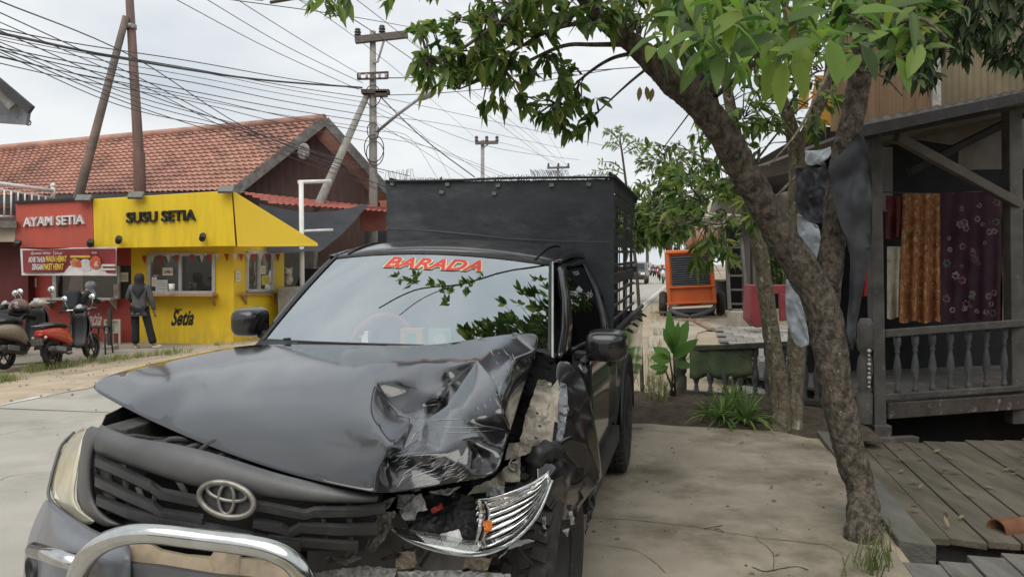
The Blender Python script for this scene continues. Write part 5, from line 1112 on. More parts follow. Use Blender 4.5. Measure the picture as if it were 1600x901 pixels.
person('customer in pale grey headscarf and dark backpack bent over the red kiosk counter', (p1.x, 15.05, -.15), math.radians(-25), 1.42,
       {'che': (0, .10, 1.27), 'nek': (0, .22, 1.39), 'hdb': (0, .27, 1.45), 'hd': (0, .32, 1.51), 'top': (0, .34, 1.57), 'shL': (-.17, .12, 1.34), 'shR': (.17, .12, 1.34), 'elL': (-.22, .28, 1.14), 'wrL': (-.14, .46, 1.12), 'haL': (-.12, .52, 1.12), 'elR': (.22, .28, 1.14), 'wrR': (.14, .46, 1.12), 'haR': (.12, .52, 1.12)},
       mat('dark_jacket', (.035, .037, .042), rough=.85), black_t, mat('dark_shoes', (.03, .03, .03)), scarf_m=mat('grey_scarf', (.22, .215, .235), (.14, .14, .155), scale=20, rough=.9))
bk = MB(); bk.box(V((p1.x - .06, 14.92, .82)), (.30, .17, .42), Matrix.Rotation(-.3, 3, 'X')); bk.build('backpack', mat('backpack_black', (.022, .024, .03), rough=.8), bevel=.06, label='black backpack worn by the customer in the pale grey headscarf', cat='backpack')
p2 = W(299, 450) + V((0, 1.1, 0))
person('vendor with short black hair seen through the yellow kiosk window', (p2.x, p2.y, -.15), math.radians(160), 1.42, {}, mat('vendor_shirt', (.05, .05, .055), rough=.9), black_t, mat('dark_shoes', (.03, .03, .03)), hair_m=mat('black_hair', (.012, .011, .011), rough=.5))
# ================================================================ scooters
def scooter(name, label, loc, rz, body_m, lean=.0, ls=1.0, mirrors=True, group=None):
    t = thing(name, label, 'scooter', loc, rz, group); t.rotation_euler[0] = lean; t.scale = (ls,) * 3
    def bd(mb, n, m, par=None, **k): return mb.build(n, m, par or t, world=False, **k)
    black = black_plastic
    for x, nm in ((0, 'rear'), (1.24, 'front')):
        M = Matrix.Translation((x, 0, .265)) @ Matrix.Rotation(math.pi / 2, 4, 'X')
        mb = MB(); mb.lathe([(.19, -.04), (.235, -.05), (.26, -.035), (.266, 0), (.26, .035), (.235, .05), (.19, .04)], 26, M); w_ = bd(mb, 'wheel', rubber)
        mb = MB(); mb.tube([M @ V((.19 * math.cos(k * .2618), .19 * math.sin(k * .2618), 0)) for k in range(24)], .018, 6, closed=True)
        for k in range(5): a = k * 1.2566; mb.tube([M @ V((.03 * math.cos(a), .03 * math.sin(a), 0)), M @ V((.19 * math.cos(a + .2), .19 * math.sin(a + .2), 0))], .014, 5)
        mb.lathe([(.0, -.05), (.045, -.05), (.045, .05), (0, .05)], 12, M); bd(mb, 'rim', mat('dark_alloy', (.09, .09, .095), rough=.5, metal=.5), w_)
    # tail body: swept shell
    mb = MB(); rows = []
    for x, z0, z1, w_ in ((-.34, .66, .70, .05), (-.28, .60, .745, .12), (-.12, .53, .76, .165), (.08, .47, .755, .175), (.28, .42, .72, .165), (.42, .36, .66, .14), (.50, .32, .52, .11)):
        zc, hh = (z0 + z1) / 2, (z1 - z0) / 2
        rows.append([V((x, w_ * math.copysign(abs(math.cos(a)) ** .7, math.cos(a)), zc + hh * math.copysign(abs(math.sin(a)) ** .7, math.sin(a)))) for a in [6.28318 * k / 20 for k in range(21)]])
    mb.grid(rows, flip=True); mb.add(rows[0][:-1], [tuple(range(20))]); bd(mb, 'tail_body', body_m, subs=1)
    mb = MB(); rows = []
    for x, z, w_, h_ in ((-.30, .755, .07, .03), (-.22, .785, .125, .05), (-.05, .80, .14, .055), (.15, .785, .14, .05), (.32, .765, .12, .045), (.44, .72, .08, .03)):
        rows.append([V((x, w_ * math.cos(a), z + h_ * math.sin(a))) for a in [6.28318 * k / 16 for k in range(17)]])
    mb.grid(rows, flip=True); mb.add(rows[0][:-1], [tuple(range(16))]); seat = bd(mb, 'seat', mat('seat_vinyl', (.025, .025, .027), rough=.5), subs=1)
    mb = MB(); mb.tube(spline([(-.10, .15, .80), (-.30, .13, .80), (-.40, 0, .80), (-.30, -.13, .80), (-.10, -.15, .80)], 5), .014, 6); bd(mb, 'grab_rail', steel, seat)
    # floorboard, legshield, front fender
    mb = MB(); mb.grid([[V((x, y, z)) for y in (-.14, -.07, .07, .14)] for x, z in ((.44, .40), (.52, .31), (.78, .30), (.88, .36), (.96, .62), (1.00, .84), (.98, .95))]); bd(mb, 'floorboard', black, solid=.03)
    mb = MB(); rows = []
    for z, x, w_ in ((.30, .92, .10), (.42, .97, .16), (.60, 1.03, .21), (.78, 1.07, .20), (.90, 1.07, .15), (.98, 1.05, .10)):
        rows.append([V((x + .05 - .16 * (abs(q) ** 1.6), w_ * q, z)) for q in (-1, -.7, -.35, 0, .35, .7, 1)])
    mb.grid(rows, flip=True); bd(mb, 'front_shield', mat('shield_black', (.018, .018, .02), rough=.25, coat=.5), solid=.02, subs=1)
    mb = MB(); rows = []
    for k in range(9):
        a = math.radians(20 + 17 * k); rows.append([V((1.24 + .30 * math.cos(a), y, .265 + .30 * math.sin(a) - (abs(y) * .4))) for y in (-.07, -.04, 0, .04, .07)])
    mb.grid(rows); bd(mb, 'front_fender', body_m, solid=.008)
    mb = MB(); mb.tube([(1.24, .055, .265), (1.12, .055, .62)], .022, 8); mb.tube([(1.24, -.055, .265), (1.12, -.055, .62)], .022, 8); bd(mb, 'fork', steel)
    # handlebar, instrument pod, mirrors
    mb = MB(); mb.tube(spline([(.93, .34, 1.0), (1.0, .20, 1.02), (1.03, 0, 1.0), (1.0, -.20, 1.02), (.93, -.34, 1.0)], 5), .016, 8); hb = bd(mb, 'handlebar', chrome)
    for sg in (1, -1):
        mb = MB(); mb.tube([(.92, sg * .36, 1.0), (.975, sg * .25, 1.02)], .022, 10); bd(mb, 'grip', rubber, hb)
        mb = MB(); mb.tube([(1.0, sg * .2, 1.04), (1.02, sg * .33, 1.03)], .008, 5); bd(mb, 'brake_lever', steel, hb)
        mb = MB(); mb.tube([(1.0, sg * .22, 1.03), (1.0, sg * .27, 1.14), (.99, sg * .28, 1.20)], .008, 6); mr = bd(mb, 'mirror_stem', chrome, hb)
        mb = MB(); mb.lathe([(0, -.012), (.05, -.012), (.062, 0), (.06, .012), (.0, .014)], 16, Matrix.Translation((.985, sg * .28, 1.25)) @ Matrix.Rotation(-math.pi / 2 + .12, 4, 'Y'), 0); bd(mb, 'mirror', mat('bright_mirror', (.86, .88, .9), rough=.08, metal=.9), mr)
    mb = MB(); mb.ball((1.04, 0, 1.02), .115, sc=(.9, 1.35, .75)); bd(mb, 'headset', body_m if not mirrors else mat('shield_black', (.018, .018, .02)), hb)
    mb = MB(); mb.lathe([(0, .0), (.055, .0), (.06, -.02)], 16, Matrix.Translation((.97, 0, 1.085)) @ Matrix.Rotation(-.8, 4, 'Y')); bd(mb, 'instrument', mat('dial_grey', (.5, .52, .53), rough=.2), hb)
    # engine, exhaust, tail lamp, plate, stand
    mb = MB(); mb.ball((.16, .07, .33), .15, sc=(1.7, .6, .75)); mb.box((.35, 0, .33), (.30, .16, .16)); mb.box((.02, .10, .30), (.36, .06, .13)); bd(mb, 'engine', mat('engine_dark', (.05, .05, .052), (.03, .03, .03), rough=.6, metal=.3), bevel=.03)
    mb = MB(); mb.tube(spline([(.42, -.10, .22), (.25, -.14, .22), (.10, -.16, .28), (-.10, -.17, .33), (-.30, -.17, .38)], 4), [.022] * 8 + [.05, .058, .06, .06, .06, .06, .058, .05, .04], 12); ex = bd(mb, 'exhaust', mat('exhaust_grey', (.12, .12, .125), (.08, .08, .08), rough=.4, metal=.6))
    mb = MB(); mb.box((-.08, -.235, .345), (.28, .012, .085), Matrix.Rotation(.2, 3, 'Y')); bd(mb, 'heat_shield', mat('shield_grey', (.2, .2, .21), rough=.4), ex, bevel=.01)
    mb = MB(); mb.grid([[V((x, y, z)) for y in (-.07, -.035, 0, .035, .07)] for x, z in ((-.16, .52), (-.28, .54), (-.36, .48), (-.40, .38))]); fn = bd(mb, 'rear_fender', black, solid=.01)
    mb = MB(); mb.box((-.40, 0, .50), (.012, .22, .10), Matrix.Rotation(-.35, 3, 'Y')); bd(mb, 'number_plate', mat('plate_dark', (.05, .05, .05), (.18, .18, .18), scale=30), fn, bevel=.006)
    mb = MB(); mb.ball((-.335, 0, .63), .05, sc=(.7, 1.9, .8)); bd(mb, 'tail_lamp', mat('tail_red', (.35, .02, .015), rough=.2, coat=.5))
    for sg in (1, -1): mb = MB(); mb.ball((-.31, sg * .115, .585), .028); bd(mb, 'indicator', mat('indicator_lens', (.6, .55, .45), rough=.3), fn)
    mb = MB(); mb.tube([(.10, .11, .42), (-.12, .13, .62)], .028, 8); bd(mb, 'shock_absorber', steel)
    mb = MB(); mb.tube([(.45, .10, .27), (.38, .20, .02), (.30, .21, .01)], .012, 6); bd(mb, 'side_stand', steel)
    return t
def place(r, f):
    d = f - r; return (r.x, r.y, r.z), math.atan2(d.y, d.x), d.length / 1.24
r_, f_ = gnd(84, 574, -.12), gnd(147, 562, -.14); l_, a_, k_ = place(r_, f_)
scooter('scooter', 'red scooter with black front and round chrome mirrors, parked nearest the kiosk', l_, a_, mat('scooter_red', (.52, .055, .025), (.44, .04, .02), rough=.22, coat=.7), lean=-.09, ls=.87)
r2 = gnd(8, 577, -.12); scooter('scooter', 'beige scooter with black seat parked at the left of the red one', (r2.x, r2.y, r2.z), a_ + .02, mat('scooter_beige', (.40, .34, .25), (.34, .29, .21), rough=.25, coat=.6), lean=-.08, ls=.97, mirrors=False)
r3 = gnd(-95, 572, -.12); s3 = scooter('scooter', 'dark maroon scooter with a brown helmet on it, behind the beige scooter', (r3.x, r3.y + .5, r3.z), a_ - .25, mat('scooter_maroon', (.10, .018, .018), (.07, .014, .014), rough=.25, coat=.6), lean=-.08, ls=.9)
hc = at(30, 480, 12.3); he_ = thing('helmet', 'glossy brown motorcycle helmet resting on the maroon scooter', 'helmet', hc - V((0, 0, .15)))
mb = MB(); mb.ball(hc, .15, sc=(.95, 1.1, .95)); mb.build('shell', mat('helmet_brown', (.16, .075, .055), (.11, .05, .04), rough=.15, coat=.8), he_)
mb = MB(); mb.ball(hc + V((.03, -.045, -.02)), .135, sc=(.95, 1, .6)); mb.build('visor', mat('visor_dark', (.02, .015, .015), rough=.08), he_)
mb = MB(); mb.lathe([(.13, -.13), (.148, -.12), (.152, -.09)], 20, Matrix.Translation(hc)); mb.build('rim_trim', black_plastic, he_)
jk = hc + V((-.12, .02, -.22)); mb = MB()
mb.grid([[jk + V((.36 * (i / 9 - .5) * 1.5, .18 * math.cos(j * .5), .11 * math.sin(j * .5) * (1 + .25 * nz((i * .5, j * .5, 0), 1)) + .04 * nz((i, j, 3), .6))) for i in range(10)] for j in range(8)]); mb.build('folded_jacket', mat('black_cloth', (.018, .019, .024), rough=.7), label='black jacket draped over the seat beneath the brown helmet', cat='jacket', solid=.02)
# board stand, post, stool
st = thing('notice_stand', 'cream two panel notice stand leaning by the red kiosk wall', 'sign', W(177, 540, .3) + V((0, 0, 0)))
for x0, x1 in ((164, 175), (176, 187)):
    mb = MB(); mb.beam(W(x0, 540, .32), W(x0, 499, .30), .035, .03, up=(0, 1, 0)); mb.beam(W(x1, 540, .32), W(x1, 499, .30), .035, .03, up=(0, 1, 0)); mb.beam(W(x0, 500, .3), W(x1, 500, .3), .035); mb.beam(W(x0, 519, .31), W(x1, 519, .31), .035); f__ = mb.build('stand_frame', mat('cream_paint', (.56, .5, .38), rough=.7), st)
    mb = MB(); mb.quad(W(x0 + 1, 517, .30), W(x1 - 1, 517, .30), W(x1 - 1, 502, .29), W(x0 + 1, 502, .29)); mb.build('poster', mat('poster_mix', (.52, .53, .46), (.22, .27, .2), scale=16, rough=.7), f__)
mp_ = thing('marker_post', 'dark steel post on a square concrete foot between scooters and kiosk', 'post', gnd(172, 547, -.15))
q = gnd(172, 547, -.15); mb = MB(); mb.beam(q, at(171.5, 482, q.y), .07, .07, up=(0, 1, 0)); mb.build('post', mat('rusty_dark', (.07, .055, .05), (.04, .035, .03), rough=.8, scale=8), mp_)
mb = MB(); mb.box(q + V((0, 0, .04)), (.24, .24, .12)); mb.build('foot', concrete_pole, mp_, bevel=.02)
sf = thing('metal_stool', 'small dark metal stool behind the red scooter', 'stool', gnd(155, 553, -.14)); q = gnd(156, 553, -.14)
for dx, dy in ((-.16, -.1), (.16, -.1), (-.14, .2), (.14, .2)):
    mb = MB(); mb.tube([q + V((dx, dy, 0)), q + V((dx * .75, dy * .7 + .02, .5))], .016, 6); mb.build('leg', black_plastic, sf)
mb = MB(); mb.box(q + V((0, .03, .51)), (.3, .28, .03)); mb.build('seat', black_plastic, sf, bevel=.01)
# grass tufts along the forecourt edge
def grass(name, label, spots, n, h0, m, spread=.12):
    mb = MB()
    for p, k in spots:
        for i in range(int(n * k)):
            a = R.uniform(0, 6.283); r__ = R.gauss(0, spread); b = V(p) + V((r__ * math.cos(a), r__ * math.sin(a), 0)); h = h0 * R.uniform(.4, 1.15); d = V((math.cos(a), math.sin(a), 0)) * h * R.uniform(.2, .8); s = V((-math.sin(a), math.cos(a), 0)) * R.uniform(.0025, .005) * (1 + h0)
            mb.add([b - s, b + s, b + d * .45 + V((0, 0, h * .65)) + s * .8, b + d * .45 + V((0, 0, h * .65)) - s * .8, b + d + V((0, 0, h * .85))], [(0, 1, 2, 3), (3, 2, 4)])
    mb.build(name, m, kind='stuff', label=label, cat='grass')
gm = leaf_mat('grass_blades', [(.10, .13, .035), (.15, .19, .05), (.22, .24, .08), (.30, .27, .12)], trans=.25)
sp = []
for i in range(95):
    t = R.random(); px = lerp(40, 300, t); py = lerp(581, 551, t) + R.gauss(0, 2.2)
    if R.random() < .5 and (110 < px < 140 or 200 < px < 215): continue
    sp.append((gnd(px, py, -.13), R.uniform(.4, 1)))
for i in range(20): sp.append((gnd(R.uniform(-20, 22), R.uniform(594, 600), -.12), 1))
for i in range(8): sp.append((gnd(R.uniform(330, 385), R.uniform(540, 544), -.14), .5))
grass('kerb_grass', 'ragged tufts of grass along the edge of the kiosk forecourt', sp, 26, .15, gm, .12)

# ================================================================ utility poles, lamp and wires
rust = mat('rusty_pipe', (.17, .095, .075), (.11, .065, .055), scale=3, rough=.75, c3=(.07, .05, .045), scale3=2, bump=.2, bscale=30, stretch=(2, 2, .5)); rust2 = mat('grey_rust', (.15, .125, .11), (.095, .075, .065), scale=3, rough=.8, c3=(.2, .12, .09), scale3=3)
ins_m = mat('insulator', (.035, .025, .025), rough=.25)
rp = thing('rusty_pole', 'tall rusty brown pole standing behind the yellow fascia', 'utility pole', V((at(220, 302, 18).x, 18, -.15)))
b_ = at(220, 306, 18); base = V((b_.x + .02, 18, -.15)); top = at(199, -60, 18)
mb = MB(); k1, k2 = lerp(base, top, .62), lerp(base, top, .63); mb.tube([base, at(217, 240, 18), at(216.5, 236, 18), top], [.135, .135, .115, .085], 12); mb.build('shaft', rust, rp)
mb = MB(); mb.lathe([(.12, -.06), (.15, -.05), (.15, .05), (.12, .06)], 12, Matrix.Translation(at(203, 42, 18))); mb.beam(at(193, 42, 17.9), at(209, 42, 17.9), .03, .05); mb.build('clamp', steel, rp)
rp2 = thing('leaning_pole', 'leaning brown brace pole propped against the rusty pole', 'utility pole', V((at(110, 400, 17.7).x, 17.7, -.15)))
mb = MB(); mb.tube([at(84, 536, 17.7), at(123, 306, 17.7), at(197, 26, 17.85)], [.11, .105, .075], 12); mb.build('shaft', rust2, rp2)
YP = 22.0
mp2 = thing('utility_pole', 'grey utility pole with crossarms and street lamp behind the truck', 'utility pole', V((at(583, 400, YP).x, YP, -.1)))
mb = MB(); mb.tube([V((at(583, 400, YP).x, YP, -.2)), at(583, 250, YP), at(582.5, 49, YP)], [.14, .12, .085], 12); shaft = mb.build('shaft', concrete_pole, mp2)
timber = mat('grey_timber', (.16, .14, .13), (.09, .08, .075), scale=5, rough=.9, stretch=(1, 6, 6))
mb = MB(); mb.beam(at(555, 63, YP - .12), at(637, 54, YP - .12), .16, .20); mb.build('crossarm', timber, mp2, bevel=.01)
mb = MB(); mb.beam(at(601, 60, YP - .12), at(590, 97, YP - .1), .05, .05); mb.beam(at(583, 97, YP - .1), at(591, 97, YP - .1), .05, .05); mb.build('arm_brace', steel, mp2)
for x, y in ((559, 52), (597, 47)):
    mb = MB(); mb.lathe([(.03, -.12), (.03, 0), (.10, .02), (.10, .05), (.06, .07), (.10, .10), (.10, .13), (.06, .15), (.09, .18), (.06, .22), (0, .23)], 12, Matrix.Translation(at(x, y + 5, YP - .12))); mb.build('insulator', ins_m, mp2)
mb = MB(); mb.beam(at(559, 115.5, YP - .14), at(606, 113, YP - .14), .05, .05); mb.beam(at(559, 124, YP - .14), at(606, 122.5, YP - .14), .05, .05); mb.beam(at(559, 115, YP - .14), at(559, 124.5, YP - .14), .04, .05, up=(0, 1, 0)); mb.beam(at(606, 112, YP - .14), at(606, 123, YP - .14), .04, .05, up=(0, 1, 0)); rack = mb.build('insulator_rack', mat('rack_brown', (.09, .06, .055), rough=.8), mp2)
for x in (562, 573, 593, 603): mb = MB(); mb.lathe([(0, -.07), (.05, -.06), (.03, 0), (.05, .06), (0, .07)], 10, Matrix.Translation(at(x, 119, YP - .16))); mb.build('insulator', mat('porcelain', (.35, .34, .33), rough=.3), rack)
mb = MB(); mb.box(at(587, 144, YP - .1), (.8, .25, .12)); mb.box(at(596, 147, YP - .15), (.35, .15, .16)); mb.build('cable_bracket', mat('rack_brown', (.09, .06, .055)), mp2, bevel=.01)
for i, (y, rr_) in enumerate(((150, .22), (232, .28), (240, .25), (205, .17))):
    mb = MB(); c_ = at(583 + (i % 3) * 1.5, y, YP - .15); mb.tube([c_ + V((rr_ * math.cos(t), .04 * math.sin(t * 2), rr_ * 1.4 * math.sin(t))) for t in [k * .3142 for k in range(20)]], .014, 5, closed=True); mb.build('cable_coil', black_trim, mp2)
lamp = thing('street_lamp', 'grey cobra head street lamp on a slanting arm fixed to the utility pole', 'street lamp', at(588, 207, YP))
mb = MB(); mb.tube([at(588, 207, YP - .1), at(620, 180, YP - .6), at(655, 154, YP - 1.1)], .045, 8); mb.beam(at(589, 200, YP - .12), at(589, 216, YP - .12), .06, .06, up=(0, 1, 0)); mb.build('lamp_arm', mat('galvanised', (.34, .35, .36), rough=.5, metal=.3), lamp)
mb = MB(); a, b = at(653, 156, YP - 1.1), at(679, 143, YP - 1.4); ax = (b - a).normalized(); M = Matrix.Translation(lerp(a, b, .5)) @ ax.to_track_quat('X', 'Z').to_matrix().to_4x4(); mb.ball((0, 0, 0), .26, seg=16); mb.v = [M @ V((p.x * 1.1, p.y * .55, p.z * (.5 if p.z > 0 else .35))) for p in mb.v]; mb.build('lamp_head', mat('lamp_grey', (.36, .37, .38), rough=.5), lamp)
br = thing('brace_pole', 'weathered grey brace pole leaning against the utility pole', 'brace pole', at(496, 330, 20.5))
mb = MB(); mb.tube([V((at(475, 400, 20.3).x, 20.3, -.1)), at(497, 322, 20.5), at(574, 148, YP - .05)], [.15, .13, .09], 10); mb.build('shaft', concrete_pole, br)
def far_pole(px, ytop, ybase, Y, x0, x1, ya, label):
    t = thing('utility_pole', label, 'utility pole', V((at(px, 400, Y).x, Y, -.1))); mb = MB(); mb.tube([V((at(px, 400, Y).x, Y, -.1)), at(px, ytop, Y)], [.16, .11], 8); mb.build('shaft', concrete_pole, t)
    mb = MB(); mb.beam(at(x0, ya + 1, Y - .15), at(x1, ya, Y - .15), .16, .2); mb.build('crossarm', timber, t)
    for x in (x0 + 2, lerp(x0, x1, .5), x1 - 2): mb = MB(); mb.lathe([(.05, -.1), (.13, .15), (.06, .2), (.13, .3), (.05, .4), (0, .42)], 8, Matrix.Translation(at(x, ya, Y - .15))); mb.build('insulator', ins_m, t)
    mb = MB(); mb.beam(at(px + 1, ya + 9, Y), at(lerp(px, x1, .5), ya, Y - .1), .06); mb.build('arm_brace', steel, t)
far_pole(754, 219, 280, 48, 742.5, 778.5, 222.5, 'distant utility pole with short crossarm seen above the cage middle')
far_pole(872, 258, 275, 74, 855, 890, 261.5, 'farthest utility pole peeking over the cage beside the tree')
cable = mat('cable_black', (.07, .075, .085), rough=.6)
def wire(pts, r, label, group):
    P = [at(*p) for p in pts]; mb = MB(); mb.tube(spline(P, 7), r * .8, 4, cap=False); mb.build('overhead_wire', cable, label=label, cat='wire', group=group)
GA, GB, GC, GD = 'overhead wires sweeping from the upper left to the utility pole', 'overhead wires sagging past the gable behind the truck', 'power lines crossing the upper sky', 'wires running from the utility pole along the road'
la, lb_, lc, ld = 'thin black wire in the bundle from upper left to utility pole', 'thin black wire sagging across the tiled roof towards the truck', 'thin power line crossing the upper sky towards the utility pole', 'thin wire running from the utility pole down behind the cargo cage'
Yl = 11.5
for i in range(9):
    y0 = 45 + i * 6.5 + R.uniform(-3, 3); y1 = 142 + i * 9.5 + R.uniform(-4, 4); m = lerp(y0, y1, .5) + R.uniform(-2, 12)
    wire([(-60, y0 - 13, 10.5), (110, lerp(y0, m, .42), 13), (300, m, 16), (450, lerp(m, y1, .55) + 2, 19), (577, y1, YP - .1)], R.uniform(.008, .013), la, GA)
wire([(-60, 40, 10.5), (0, 52, 11.5), (200, 93, 15), (400, 124, 19), (566, 137, YP - .1)], .030, 'thick twisted black cable from the left edge to the utility pole', None)
for i, (y0, y1, y2, x2, y3) in enumerate(((2, 90, 228, 640, 275), (20, 118, 235, 640, 305), (35, 128, 240, 600, 270), (48, 140, 228, 620, 300), (66, 150, 222, 600, 285), (72, 158, 232, 640, 320), (78, 165, 246, 600, 300), (82, 172, 226, 570, 262))):
    wire([(-60, y0 - 26, 10), (0, y0, 11), (210, y1, 14.5), (420, y2 - 12, 18), (x2, y3, 23)], R.uniform(.010, .015), lb_, GB)
for i, (xa, ya, xb, yb, xc, yc) in enumerate(((276, 0, 420, 76, 560, 140), (324, 0, 450, 74, 567, 130), (371, 0, 480, 68, 562, 116), (470, 0, 640, 90, 870, 262), (362, 0, 560, 28, 690, 52), (548, 0, 640, 64, 890, 262), (398, 0, 560, 62, 750, 222))):
    wire([(xa - (xb - xa) * .4, ya - (yb - ya) * .4, 12), (xa, ya, 14), (xb, yb, 18), (xc, yc, YP - .1 if xc < 600 else 30 if xc < 700 else 60)], .011, lc, GC)
for i, (xb, yb, xc, yc, Yc, r_) in enumerate(((660, 215, 742, 277, 22, .020), (680, 170, 1010, 242, 45, .012), (760, 228, 905, 250, 40, .010), (660, 210, 705, 280, 25, .008), (690, 230, 800, 300, 30, .009), (700, 195, 880, 232, 40, .010), (660, 235, 760, 300, 27, .009), (720, 250, 870, 310, 34, .009), (640, 215, 690, 290, 24, .008), (690, 236, 860, 300, 34, .009))):
    y0 = 142 + i * 8; wire([(585, y0, YP - .1), (xb, yb, lerp(YP, Yc, .4)), (xc, yc, Yc)], r_, ld, GD)
wire([(606, 122, YP - .1), (650, 121, 22), (690, 115, 22), (800, 118, 22), (1000, 105, 22)], .018, 'twisted cable from the upper rack of the utility pole into the tree', None)
wire([(592, 149, YP - .1), (680, 146, 22), (800, 134, 22), (960, 108, 22)], .014, 'cable passing behind the street lamp head into the tree', None)
wire([(778, 222, 48), (830, 236, 62), (880, 261, 74)], .014, 'short wire joining the two distant utility poles', None)
for k in range(3): wire([(640 + k * 60, 60 + k * 30, 25), (760 + k * 40, 165 + k * 10, 36), (870 + k * 8, 260, 74)], .011, 'faint power line descending to the farthest utility pole', 'faint power lines descending to the farthest utility pole')
# ================================================================ right side: porch house, decks, balustrades
old_wood = mat('grey_old_wood', (.12, .11, .098), (.07, .064, .057), scale=3, rough=.85, bump=.35, bscale=24, c3=(.20, .19, .17), scale3=3, lo3=.58, hi3=.8, stretch=(1, 1, .35))
dark_wood = mat('dark_old_wood', (.045, .043, .042), (.028, .027, .027), scale=4, rough=.85, bump=.3, bscale=30, c3=(.10, .095, .09), scale3=5, lo3=.6, hi3=.82)
deck_m = mat('mossy_deck_boards', (.13, .112, .084), (.066, .058, .042), scale=2.2, rough=.88, bump=.45, bscale=20, c3=(.07, .068, .040), scale3=1.6, lo3=.5, hi3=.75, stretch=(2.5, .6, 2))
porch_grey = mat('porch_grey_paint', (.10, .094, .086), (.055, .05, .046), scale=5, rough=.8, bump=.25, bscale=40, c3=(.19, .185, .17), scale3=7, lo3=.6, hi3=.75)
def PF(px, py, o=0.0): return at(px, py, 7.37 + (px - 1368) * .004 - o)
hz = thing('porch_house', 'old timber house with dark open porch and corrugated upper wall at the right', 'house', V((PF(1470, 600).x, 8.2, -.75)))
def pole_(a, b, w_, m, nm, par=hz, up=(0, 1, 0), h=None, bevel=.008): mb = MB(); mb.beam(a, b, w_, h, up=up); return mb.build(nm, m, par, bevel=bevel)
pole_(PF(1372, 678), PF(1364, 205), .115, porch_grey, 'post'); pole_(PF(1586, 660), PF(1580, 150), .14, porch_grey, 'post')
mb = MB(); mb.box(PF(1374, 668) + V((0, 0, -.10)), (.17, .17, .28)); mb.build('post_foot', porch_grey, hz, bevel=.01)
mb = MB(); mb.beam(PF(1374, 690, .05) , PF(1372, 760), .13, .13, up=(0, 1, 0)); mb.build('stilt', dark_wood, hz)
pole_(PF(1330, 212, .0), PF(1640, 150, .0), .10, dark_wood, 'porch_beam', up=(0, 0, 1), h=.14)
pole_(PF(1400, 214, .06), PF(1612, 330, .06), .07, mat('brace_wood', (.10, .088, .075), (.07, .06, .05), rough=.8, scale=4), 'brace', up=(0, 0, 1), h=.10)
pole_(PF(1420, 268, -1.2), PF(1600, 178, -1.2), .07, dark_wood, 'rafter', up=(0, 0, 1), h=.09)
# porch floor, edge beam, dark void under
fl0 = [PF(1383, 628), PF(1800, 596), PF(1800, 596) + V((-1.2, 2.8, 0)), PF(1383, 628) + V((-1.2, 2.8, 0))]
mb = MB(); rows = 26
for i in range(rows):
    u0, u1 = i / rows, (i + .94) / rows; a, b = lerp(fl0[0], fl0[1], u0), lerp(fl0[0], fl0[1], u1); c_, d = lerp(fl0[3], fl0[2], u1), lerp(fl0[3], fl0[2], u0)
    mb.slab([a, b, c_, d], (0, 0, -.03))
mb.build('porch_floor', old_wood, hz)
mb = MB(); a, b = PF(1383, 641, .02), PF(1800, 612, .02); mb.beam(a, b, .08, .16); mb.build('edge_beam', mat('peeling_beam', (.085, .07, .058), (.045, .038, .033), scale=5, rough=.9, c3=(.28, .27, .25), scale3=9, lo3=.58, hi3=.68, bump=.3), hz, bevel=.008)
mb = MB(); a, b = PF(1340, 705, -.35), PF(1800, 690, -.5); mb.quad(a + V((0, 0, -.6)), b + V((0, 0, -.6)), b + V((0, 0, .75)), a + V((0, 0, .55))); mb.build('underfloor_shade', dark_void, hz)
# inner walls and ceiling
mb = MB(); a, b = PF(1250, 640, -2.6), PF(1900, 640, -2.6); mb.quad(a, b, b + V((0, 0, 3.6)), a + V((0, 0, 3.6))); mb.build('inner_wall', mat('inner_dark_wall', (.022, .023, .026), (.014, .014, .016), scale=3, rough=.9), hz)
mb = MB(); mb.quad(PF(1800, 600), PF(1800, 600, -3), PF(1800, 600, -3) + V((0, 0, 3)), PF(1800, 600) + V((0, 0, 3))); mb.build('end_wall', dark_wood, hz)
mb = MB(); a, b = PF(1372, 268, -2.5), PF(1900, 258, -2.5); mb.quad(a, b, b + V((0, 0, 1.3)), a + V((0, 0, 1.3))); mb.build('upper_inner_wall', mat('pale_inner_wall', (.24, .215, .185), (.17, .15, .13), scale=3, rough=.9), hz)
mb = MB(); c0, c1 = PF(1345, 203, .15), PF(1800, 130, .15); mb.slab([c0, c1, c1 + V((-1.0, 2.8, -.25)), c0 + V((-1.0, 2.8, -.35))], (0, 0, .03)); mb.build('ceiling', mat('ceiling_board', (.22, .20, .175), (.15, .135, .12), scale=2, rough=.9), hz)
mb = MB(); mb.quad(PF(1378, 330, -1.9), PF(1395, 330, -1.9), PF(1395, 230, -1.9), PF(1378, 230, -1.9)); mb.build('pale_opening', mat('pale_wall', (.34, .33, .31), rough=.9), hz)
# porch roof
mb = MB(); r0, r1, r2, r3 = PF(1316, 208, .45), PF(1700, 128, .45), PF(1700, 118, -.9), PF(1340, 190, -.9); n = 80
mb.grid([[bil(r0, r1, r2, r3, i / n, v) + V((0, 0, .015 * math.sin(i * 1.6))) for i in range(n + 1)] for v in (0, .5, 1)]); mb.build('porch_roof', mat('dark_sheet_roof', (.05, .05, .052), (.03, .03, .031), scale=3, rough=.7, c3=(.12, .1, .08), scale3=3), hz, solid=.01)
mb = MB(); mb.beam(r0 + V((0, 0, -.02)), r1 + V((0, 0, -.02)), .03, .10); mb.build('roof_edge', dark_wood, hz)
